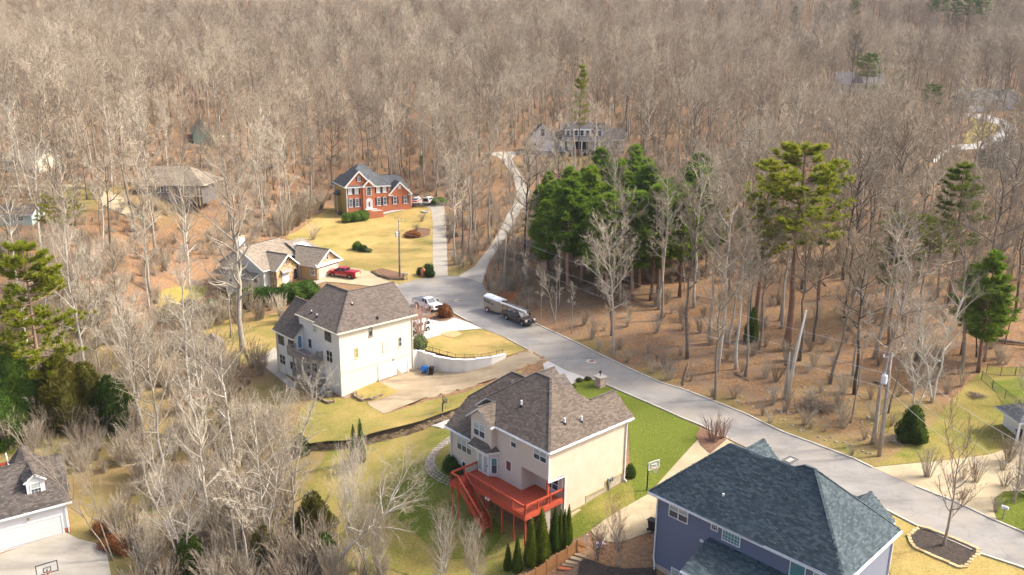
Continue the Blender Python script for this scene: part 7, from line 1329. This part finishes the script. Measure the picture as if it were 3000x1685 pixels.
tree('bare_tree',BIG[4],(1627,945),760,'leaning bare tree beside the brown pickup',BT,20,1.,tilt=(0,-.42,0),wide=.6); tree('bare_tree',THIN[0],(1674,978),830,'crooked white barked sapling on the street bank',BT,15,0,mats=(BARKP,TWIGP)); tree('bare_tree',THIN[1],(1585,955),800,'thin bare tree next to the brown pickup hood',BT,15,1)
for i,(u,v,vt,k,lb) in enumerate([(2014,1051,590,4,'tall straight bare tree nearest the street verge'),(2080,1006,560,0,'tall grey bare tree second from the street verge'),(2156,1083,690,5,'forked pale bare tree standing at the verge'),(2182,1103,720,2,'slim bare tree beside the forked pale one'),(2221,1025,640,7,'bare tree just left of the tall red pine'),(2285,940,600,4,'bare tree right behind the tall red pine'),(2383,1001,660,1,'dark bare tree with a kinked trunk right of the red pine'),(2432,1125,720,0,'bare tree leaning right in the open leaf litter'),(2475,930,560,6,'dark twisted bare tree with a forked top'),(2500,1100,760,5,'bare tree standing left of the transformer pole'),(1935,940,600,2,'bare tree at the corner of the young pines')]): tree('bare_tree',MID[k],(u,v),vt,lb,BT,20,i*.9,mats=(DBARK,None) if 'dark' in lb else ((BARKP,TWIGP) if 'pale' in lb else None),tilt=(0,.14,0) if 'leaning' in lb else None)
for u,v,vt,lb,tl in ((2305,1172,905,'dead grey snag leaning beside a shorter stump above the street',.1),(2299,1168,1030,'short broken stump beside the dead grey snag',0.),):
    g=G(u,v); h=vert(u,vt,g)-g[2]; mb=MB(); mb.tube([(0,0,-.2),(h*tl*.4,0,h*.5),(h*tl,0,h)],[.24,.19,.10],8); o=mb.build('dead_trunk',BARKP,None,True); o.location=g; tag(o,lb,'dead trunk')
# pines
PT='pine tree'
pl=[(TALLP[0],26,(2301,1026),425,'tall red trunked pine with a wide flat crown above the leaf bank',PINEY,1.55),(TALLP[1],26,(2215,985),470,'yellow green pine just left of the tall red trunked pine',PINEY,1.35),(TALLP[2],26,(2637,945),625,'broad pine with a tilted red trunk near the transformer pole',PINE,1.9),(TALLP[1],26,(2582,952),700,'dark trunked pine left of the broad tilted pine',PINE,1.4),(TALLP[3],26,(2785,900),478,'tall layered pine behind the broad tilted pine',PINE,1.4),(TALLP[3],26,(2400,880),470,'pine leaning behind the tall red trunked pine',PINE,.9),
 (LOB,24,(133,1240),722,'big yellow green pine with tufted boughs at the left edge',PINEY,1.),(FLATP,20,(205,790),582,'flat topped lime green pine in the left wood',PINEY,1.3),(TALLP[3],26,(1692,485),192,'narrow tall pine before the farmhouse porch',PINEY,.75),
 (YOUNG[0],16,(1866,560),425,'feathery young pine right of the farmhouse',YPINE,1.2),(YOUNG[1],16,(1812,580),495,'rusty green young pine below the farmhouse',YPINE,1.),(YOUNG[2],16,(1361,480),400,'thin pale green pine above the curved driveway',PINEY,.8),(YOUNG[2],16,(1237,505),455,'small bright green pine behind the brick house',PINEY,1.1),
 (TALLP[1],26,(2446,400),310,'layered yellow pine by the low pinkish roof',PINEY,1.5),(TALLP[2],26,(2551,400),250,'bushy dark pine before the hidden house',PINED,1.9),(TALLP[2],26,(2524,330),160,'big pine beside the hidden house gable',PINED,1.7),(TALLP[1],26,(2621,330),205,'pine right of the hidden house',PINED,1.5),(TALLP[2],26,(2715,400),250,'round crowned pine left of the far dormer house',PINED,1.5),(TALLP[0],26,(2768,640),490,'yellow pine below the pale far driveway',PINEY,1.3),(TALLP[3],26,(2998,420),290,'pine cut by the right edge beside the dormer house',PINED,1.5),(TALLP[0],26,(2322,280),185,'pine standing on the shoulder of the right hill',PINEY,1.3),(TALLP[3],26,(2425,250),140,'dark pine left of the hidden house',PINED,1.2),
 (TALLP[0],26,(2020,230),105,'olive pine on the crest above the farmhouse',PINE,1.2),(TALLP[2],26,(2125,230),130,'yellow topped pine right on the same crest',PINE,1.3),(TALLP[3],26,(2280,240),140,'slim pine on the slope right of the crest',PINED,1.2),(TALLP[1],26,(2335,210),95,'taller slim pine on the slope right of the crest',PINED,1.),
 (TALLP[1],26,(2322,120),20,'pine high on the far right hill with drooping boughs',PINED,1.),(TALLP[3],26,(2404,100),5,'narrow pine high on the far right hill',PINED,1.),(TALLP[2],26,(2493,110),2,'broad pine high on the far right hill',PINED,1.1),(TALLP[2],26,(2738,130),-25,'leftmost pine of the cluster high on the right hill',PINED,1.2),(TALLP[1],26,(2780,150),-5,'second pine of the cluster high on the right hill',PINED,1.),(TALLP[0],26,(2825,140),-35,'third pine of the cluster high on the right hill',PINED,1.2),(TALLP[2],26,(2860,150),-20,'fourth pine of the cluster high on the right hill',PINED,1.),(TALLP[0],26,(2920,90),-45,'lone pine right of the high cluster',PINED,1.1),
 (TALLP[0],26,(1454,95),18,'single green pine high on the middle of the hill',PINEY,1.3),(TALLP[2],26,(85,80),-12,'left pine of three at the top of the left hill',PINED,1.2),(TALLP[1],26,(212,70),-20,'middle pine of three at the top of the left hill',PINEY,1.2),(TALLP[2],26,(288,60),-30,'right pine of three at the top of the left hill',PINE,1.3)]
for i,(m_,h0,b,vt,lb,nm_,wd) in enumerate(pl): tree('pine_tree',m_,b,vt,lb,PT,h0,i*1.1,mats=(None,nm_),wide=wd)
q=random.Random(77)
yp=[(1600,790),(1640,800),(1680,770),(1700,830),(1730,790),(1760,820),(1790,770),(1815,850),(1840,800),(1870,840),(1890,770),(1925,830),(1950,790),(1985,820),(2010,770),(2040,800),(1660,850),(1745,870),(1850,880),(1905,880),(1620,740),(1720,730),(1800,730),(1880,730),(1960,740),(2030,740),(1580,760),(1770,890),(2060,760),(2075,800),(1590,830),(1700,700),(1850,700),(1660,720),(1990,870),(1930,860),(1830,740),(2000,720),(1610,700),(1760,700)]
for i,(u,v) in enumerate(yp): tree('pine_tree',YOUNG[i%3],(u+q.uniform(-8,8),v),0,'slender young green pine in the dense clump right of the curved driveway',PT,16,i*.7,'young pines in the dense clump',hs=q.uniform(14,19),wide=q.uniform(1.15,1.5))
tree('evergreen_tree',YOUNG[0],(2862,1090),735,'dense bright green evergreen column at the lawn edge','evergreen',16,.4,wide=1.25); tree('evergreen_tree',YOUNG[1],(2815,1040),770,'second feathery evergreen left of the bright column','evergreen',16,2.,wide=1.2); tree('evergreen_tree',YOUNG[2],(2885,1060),800,'third evergreen right of the bright column','evergreen',16,1.,wide=1.1)
tree('cedar_bush',BUSHC,(2668,1290),1185,'bushy green cedar right of the transformer pole','cedar',6,.5,mats=(None,CEDAR)); tree('cedar_bush',BUSHC,(2200,1000),900,'small dark cedar among the trunks','cedar',6,.2,mats=(None,CEDAR),wide=.5)
for i,(u,v,vt,lb,m_) in enumerate([(40,1230,1010,'dark cedar at the left edge of the lush lawn',PINED),(20,1150,1060,'conical evergreen on the lush lawn',CEDAR),(53,1130,1070,'smaller conical evergreen on the lush lawn',CEDAR),(190,1240,1040,'bronze green cedar under the big pine',CEDB),(260,1230,1060,'olive cedar right of the bronze one',CEDB),(330,1250,1100,'broad green cedar in the left hollow',CEDAR),(920,1560,1440,'bushy green cedar below the end of the block wall',CEDB),(950,1660,1560,'dark green cedar at the bottom of the hollow',CEDAR),(780,1650,1540,'low green cedar between the pale trunks',CEDB),(880,1330,1270,'small cedar beside the block wall end',CEDAR),(5,1300,1150,'dark cedar cut by the left edge',PINED),(560,1680,1560,'low dark cedar below the forked tree',CEDAR)]): tree('cedar_bush',BUSHC,(u,v),vt,lb,'cedar',6,i,mats=(None,m_),wide=.45 if 'conical' in lb else 1.1)
for i,(b,vt,lb,wd) in enumerate([((1556,1655),1516,'left arborvitae of the tall pair before the deck corner',1.),((1585,1640),1488,'right arborvitae of the tall pair before the deck corner',1.05),((1624,1612),1484,'leftmost arborvitae of the four by the timber fence',.95),((1640,1606),1490,'second arborvitae of the four by the timber fence',.75),((1652,1602),1492,'third arborvitae of the four by the timber fence',.85),((1664,1592),1478,'rightmost arborvitae of the four by the timber fence',.7),((1488,1668),1592,'shorter arborvitae of the low pair',1.05),((1515,1674),1571,'taller arborvitae of the low pair',.9),((1038,1357),1243,'left arborvitae of the two at the block wall',.75),((1058,1353),1226,'right arborvitae of the two at the block wall',.75)]): tree('arborvitae',ARB[i%3],b,vt,lb,'arborvitae',5.2,i*1.3,'arborvitae of the beige house garden',wide=wd)
def bush(u,v,w,h,label,mat=BOX,k=0,kind='shrub',group=None,dz=-.05):
    g=G(u,v); o=bpy.data.objects.new(kind,SHR[k%2]); COL.objects.link(o); o.location=(g[0],g[1],g[2]+dz); o.scale=(w/2,w/2,h/1.4); o.rotation_euler=(0,0,u*.7); o.material_slots[0].link='OBJECT'; o.material_slots[0].material=mat; return tag(o,label,kind,group)
for i,(u,v,w,h,lb,m_) in enumerate([(1233,806,1.6,1.5,'left round green shrub behind the brick mailbox',BOX),(1256,798,2.0,1.7,'upper round green shrub behind the brick mailbox',BOX),(1258,812,2.0,1.7,'lower round green shrub right of the brick mailbox',BOX),(1047,732,2.0,1.8,'darker round shrub alone on the straw lawn',PINED),(1064,737,1.8,1.4,'lower shrub beside the darker one on the straw lawn',BOX),(1078,738,1.6,.8,'flat pale shrub in the same lawn clump',VAR),
 (1022,650,3.2,2.2,'left end of the dark hedge before the brick house',PINED),(1043,648,3.2,2.3,'middle shrub of the dark hedge before the brick house',PINED),(1064,644,3.2,2.3,'right shrub of the dark hedge before the brick house',PINED),(1160,613,1.9,1.5,'left of three round shrubs under the brick gable',BOX),(1177,610,1.8,1.5,'middle of three round shrubs under the brick gable',BOX),(1197,608,1.8,1.5,'right of three round shrubs under the brick gable',BOX),(1285,595,4.5,1.4,'low green hedge at the head of the straight driveway',PINED),
 (1230,1022,2.0,2.1,'variegated shrub at the corner of the white house',VAR),(1322,1377,1.7,1.5,'green shrub at the left corner of the beige house',BOX),(1340,1390,1.4,1.1,'smaller shrub under the deck landing',BOX),(1847,1400,1.0,1.5,'small shrub at the far corner of the beige house wall',BOX),(1303,930,2.4,2.2,'rounded brown shrub in the round bed by the white truck',RUSTL),(556,915,3.0,2.3,'round shrub on the slope left of the ivy bank',BOX),(620,910,2.8,2.2,'second round shrub below the stone house',BOX),(682,902,3.0,2.4,'third round shrub below the stone house',BOX),(490,945,3.2,2.4,'dull green shrub at the end of the lower bank',CEDB),
 (853,858,2.2,1.3,'clump of yellow flowers under the stone gable',YELF),(893,842,2.6,.8,'yellow flower bed before the porch wall',YELF),(1676,1135,.9,.45,'first small shrub along the white edged bed',CEDB),(1697,1117,.9,.45,'second small shrub along the white edged bed',CEDB),(1722,1113,.9,.45,'third small shrub along the white edged bed',CEDB),(330,1600,2.4,1.2,'rust coloured shrub beside the concrete apron',RUSTL),(300,1560,2.0,1.2,'smaller rust coloured shrub by the forked tree',RUSTL),(368,1615,2.2,1.3,'rust leaved shrub right of the concrete apron',RUSTL),(1210,695,3.4,1.5,'brown hedge in the bed beside the straight driveway',RUSTL),(850,855,2.0,1.2,'purple brown shrub by the stone steps',RUSTL)]): bush(u,v,w,h,lb,m_,i)
for i in range(9):
    u=715+i*23; bush(u,892-i*2.8+q.uniform(-4,4),4.2,2.4+q.uniform(-.3,.5),'clump of glossy green ivy on the bank behind the white house',IVY,i,'ivy_clump','ivy clumps on the bank')
def sprayat(u,v,s,label,mat=None,k=0,cat='bare shrub',group=None,sz=None):
    g=G(u,v); o=bpy.data.objects.new('bare_shrub',SPR[k%3]); COL.objects.link(o); o.location=g; o.scale=(s,s,sz or s); o.rotation_euler=(0,0,u*.37)
    if mat: o.material_slots[0].link='OBJECT'; o.material_slots[0].material=mat
    return tag(o,label,cat,group)
sprayat(2090,1295,1.3,'rounded bare shrub in the brown corner bed',TWIGR); sprayat(2118,1285,.9,'smaller bare shrub in the brown corner bed',TWIGR,1); sprayat(916,702,1.7,'bare brown shrub on the straw lawn edge',None,2); sprayat(1232,985,1.6,'tall bare shrub at the white house corner',TWIGR,1,sz=2.2); sprayat(1222,965,1.3,'second bare shrub at the white house corner',TWIGR,0,sz=1.9)
for u,v,s,lb in ((1045,1372,1.1,'bare shrub at the foot of the wall arborvitae'),(1020,1380,1.,'low bare shrub left of the wall arborvitae'),(1236,650,1.,'little bare tree in a stone ring by the brick house'),(1218,680,.9,'little bare tree in the brown lawn bed')): sprayat(u,v,s,lb)
for i,(u,v) in enumerate([(835,690),(850,672),(868,662),(885,650),(845,655),(900,640),(865,640),(920,626),(885,628),(940,612),(825,670),(905,615)]): sprayat(u,v,2.3+.2*(i%3),'bare brown thicket shrub along the edge of the brick house lawn',None,i,group='thicket along the lawn edge',sz=2.6)
g=G(1247,622); mb=MB(); mb.lathe([(1.0,-.1),(1.1,.35),(.85,.35),(.8,.2)],14); o=mb.build('stone_ring',RING if 'RING' in globals() else STEEL); o.location=g; tag(o,'low round stone tree ring by the brick house drive','tree ring')
# ---- the wood: individuals near, one scattered mass further off
BLK_POLY=[]
def px_block(px): BLK_POLY.append([tuple(p) for p in W2(px)])
for L_ in ([(835,690),(968,600),(1268,590),(1310,600),(1320,812),(1430,800),(1430,860),(1560,944),(2000,1140),(2560,1370),(3000,1560),(3060,1720),(2600,1800),(1650,1800),(1300,1800),(860,1500),(850,1280),(800,1110),(830,960),(850,860)],[(560,980),(735,935),(830,960),(808,1050),(700,1070)],
 [(560,770),(900,690),(900,850),(600,880),(480,930),(460,860)],[(2560,1368),(3060,1290),(3060,1080),(2890,1075),(2780,1180)],[(-90,1330),(60,1330),(330,1560),(330,1800),(-90,1800)],[(-60,1010),(60,1000),(95,1090),(85,1240),(-60,1330)],
 [(1344,812),(1390,782),(1429,732),(1460,682),(1507,592),(1514,562),(1502,513),(1463,463),(1400,450),(1400,440),(1580,440),(1560,465),(1512,470),(1533,522),(1560,562),(1555,590),(1528,632),(1478,717),(1443,768),(1418,831)],[(2738,481),(2773,447),(2893,435),(2940,412),(2990,384),(2980,330),(2810,325),(2835,345),(2876,352),(2900,405),(2730,460)]): px_block(L_)
HB=[]
for ho in [o for o in bpy.data.objects if o.type=='EMPTY' and o.get('category')=='house']:
    xs=[ho.matrix_basis@Vector(c) for ch in ho.children if ch.type=='MESH' for c in ch.bound_box]
    if xs: HB.append((min(p.x for p in xs)-1.5,max(p.x for p in xs)+1.5,min(p.y for p in xs)-1.5,max(p.y for p in xs)+1.5))
def free(x,y):
    if any(a<x<b and c<y<d for a,b,c,d in HB): return False
    return not any(inpoly(x,y,P) for P in BLK_POLY)
def toimg(P):
    c=RM@(np.array(P,float)-CO); return (1500+FPX*c[0]/c[2],842.5+FPX*c[1]/c[2]) if c[2]>1 else (-9999,-9999)
q=random.Random(5); cand=[]
def poisson(x0,x1,y0,y1,d,n):
    grid={}; out=[]
    for _ in range(n):
        x,y=q.uniform(x0,x1),q.uniform(y0,y1); k=(int(x//d),int(y//d))
        if any((x-a)**2+(y-b)**2<d*d for i in (-1,0,1) for j in (-1,0,1) for a,b in grid.get((k[0]+i,k[1]+j),())): continue
        grid.setdefault(k,[]).append((x,y)); out.append((x,y))
    return out
spots=poisson(-330,360,62,720,4.7,52000)
spots=[(x,y) for x,y in spots if abs(x)<y*.78+25 and y>45]
Z=gz(np.array([s[0] for s in spots]),np.array([s[1] for s in spots]))
near=[];far=[]
for (x,y),z in zip(spots,Z):
    D=math.hypot(x,y)
    if D<330 and not free(x,y): continue
    u,v=toimg((x,y,z))
    if D<105 and x>0: 
        if q.random()<.5: continue
    # views kept open in the photograph: thin the wood before the half hidden houses
    p=1.
    if 1440<u<1960 and 455<v<760: p=.5
    if 1480<u<1880 and 200<D<240: p=.22
    if 1580<u<2060 and 700<v<900: p=.22
    if 1560<u<2600 and 880<v<1150: p=.55
    if u<1000 and v>900: p=.45
    if 330<u<620 and 600<v<700: p=.8
    if 540<u<720 and 430<v<560: p=.5
    if 2650<u<3050 and 330<v<620: p=.33
    if 2380<u<2650 and 270<v<440: p=.45
    if q.random()>p: continue
    (near if D<215 else far).append((D,x,y,float(z),u,v))
near=[n for n in near if -200<n[4]<3200]; near.sort(); room=300-sum(1 for o in COL.objects if o.name.split('.')[0]=='bare_tree')
ind,rest=near[:room],near[room:]; far+=rest
print('wood',len(ind),len(far))
for i,(D,x,y,z,u,v) in enumerate(ind):
    left=u<1000; thin=q.random()<.38; ms=(THIN[i%4],15) if thin else (MID[i%8],20); h=q.uniform(9,15) if thin else q.uniform(15,24)
    if u<900 and v>880: h*=.7
    pale=left and q.random()<.5; dark=not pale and q.random()<.15
    zone=('in the lower left hollow' if v>1150 else 'in the hollow behind the white house' if v>800 else 'round the grey hipped house' if u>330 else 'near the aqua building') if left else ('left of the straight driveway' if u<1268 and v<700 else 'between the two driveways' if u<1420 else 'below the farmhouse' if u<1900 and v<700 else 'under the young pine clump' if u<2080 and v<900 else 'on the verge right of the brown pickup' if u<2000 else 'behind the tall red pine' if v<800 else 'around the tall red pine' if u<2450 else 'near the transformer pole' if u<2750 else 'by the chain link fence')
    look=('slender ' if thin else '')+('pale ' if pale else 'dark ' if dark else 'grey '); g_=('bare trees '+zone,look+'bare hardwood '+zone)
    r=plant('bare_tree',ms[0],(x,y,z),h/ms[1],q.uniform(0,6.28),g_[1],BT,g_[0],sink=.15,mats=(BARKP,TWIGP) if pale else ((DBARK,None) if dark else None)); r.rotation_euler=(q.uniform(-.07,.07),q.uniform(-.07,.07),r.rotation_euler[2])
def joined(pair,nm,mats):
    bm=bmesh.new(); bm.from_mesh(pair[0]); k=len(bm.faces); bm.from_mesh(pair[1]); bm.faces.ensure_lookup_table()
    for f in bm.faces[k:]: f.material_index=1
    me=bpy.data.meshes.new(nm); bm.to_mesh(me); bm.free()
    for m in mats: me.materials.append(m)
    return me
def scatter(name,meshes,pts,label):
    'one object that instances a few tree meshes on its points'
    lib=bpy.data.collections.new(name+'_kinds')
    for i,me in enumerate(meshes): lib.objects.link(bpy.data.objects.new('%s_kind_%02d'%(name,i),me))
    me=bpy.data.meshes.new(name); me.from_pydata([p[:3] for p in pts],[],[])
    for nm,ty,vals in (('kind','INT',[p[3] for p in pts]),('scl','FLOAT_VECTOR',[c for p in pts for c in p[5]]),('rot','FLOAT_VECTOR',[c for p in pts for c in p[4]])):
        a=me.attributes.new(nm,ty,'POINT'); a.data.foreach_set('vector' if ty=='FLOAT_VECTOR' else 'value',vals)
    o=bpy.data.objects.new(name,me); COL.objects.link(o); tag(o,label,kind='stuff')
    ng=bpy.data.node_groups.new(name,'GeometryNodeTree'); ng.interface.new_socket('Geometry',in_out='INPUT',socket_type='NodeSocketGeometry'); ng.interface.new_socket('Geometry',in_out='OUTPUT',socket_type='NodeSocketGeometry')
    N=ng.nodes; gi=N.new('NodeGroupInput'); go_=N.new('NodeGroupOutput'); ip=N.new('GeometryNodeInstanceOnPoints'); ci=N.new('GeometryNodeCollectionInfo'); ci.inputs[0].default_value=lib; ci.inputs[1].default_value=True; ci.inputs[2].default_value=True; ip.inputs['Pick Instance'].default_value=True
    def attr(nm,ty): a=N.new('GeometryNodeInputNamedAttribute'); a.data_type=ty; a.inputs[0].default_value=nm; return a.outputs[0]
    L=ng.links; L.new(gi.outputs[0],ip.inputs['Points']); L.new(ci.outputs[0],ip.inputs['Instance']); L.new(attr('kind','INT'),ip.inputs['Instance Index']); L.new(attr('rot','FLOAT_VECTOR'),ip.inputs['Rotation']); L.new(attr('scl','FLOAT_VECTOR'),ip.inputs['Scale']); L.new(ip.outputs[0],go_.inputs[0])
    m=o.modifiers.new('scatter','NODES'); m.node_group=ng; return o
JM=[joined(p,'wood_kind',(BARK,TWIG)) for p in MID]+[joined(p,'wood_kind',(BARK,TWIG)) for p in THIN]
pts=[]
for D,x,y,z,u,v in far:
    thin=q.random()<.22; k=8+q.randrange(4) if thin else q.randrange(8); s=(q.uniform(.6,1.) if thin else q.uniform(.72,1.2)); pts.append((x,y,z-.2,k,(q.uniform(-.07,.07),q.uniform(-.07,.07),q.uniform(0,6.28)),(s*q.uniform(.9,1.2),s*q.uniform(.9,1.2),s)))
scatter('bare_wood',JM,pts,'wood of bare grey hardwoods covering the hillside')
# undergrowth
pts=[]
for _ in range(16000):
    y=q.uniform(60,420)**1.0; x=q.uniform(-.8,.8)*y
    if not free(x,y): continue
    if q.random()<.35 and y>250: continue
    z=float(BASE(x,y)); u,v=toimg((x,y,z))
    if not (-150<u<3150 and v<1750): continue
    if u>1500 and v>830 and q.random()<.72: continue
    s=q.uniform(.35,1.0)*(1.5 if (u<1000 and v>850) else 1.); pts.append((x,y,z-.05,q.randrange(3),(0,0,q.uniform(0,6.28)),(s,s,s*q.uniform(.9,1.7))))
print('undergrowth',len(pts)); scatter('undergrowth',SPR,pts,'low bare brush under the trees')
# ---------------------------------------------------------------- air
hz,t,b=newmat('haze_air'); t.nodes.remove(b); v=nd(t,'ShaderNodeVolumePrincipled',i_Density=.0001); v.inputs['Color'].default_value=(.80,.85,.92,1); v.inputs['Anisotropy'].default_value=.2; t.links.new(v.outputs[0],t.nodes['Material Output'].inputs['Volume'])
mb=MB(); mb.box(-640,640,-45,1020,-16,205); o=mb.build('haze',hz); tag(o,'thin pale haze in the air over the valley',kind='stuff')
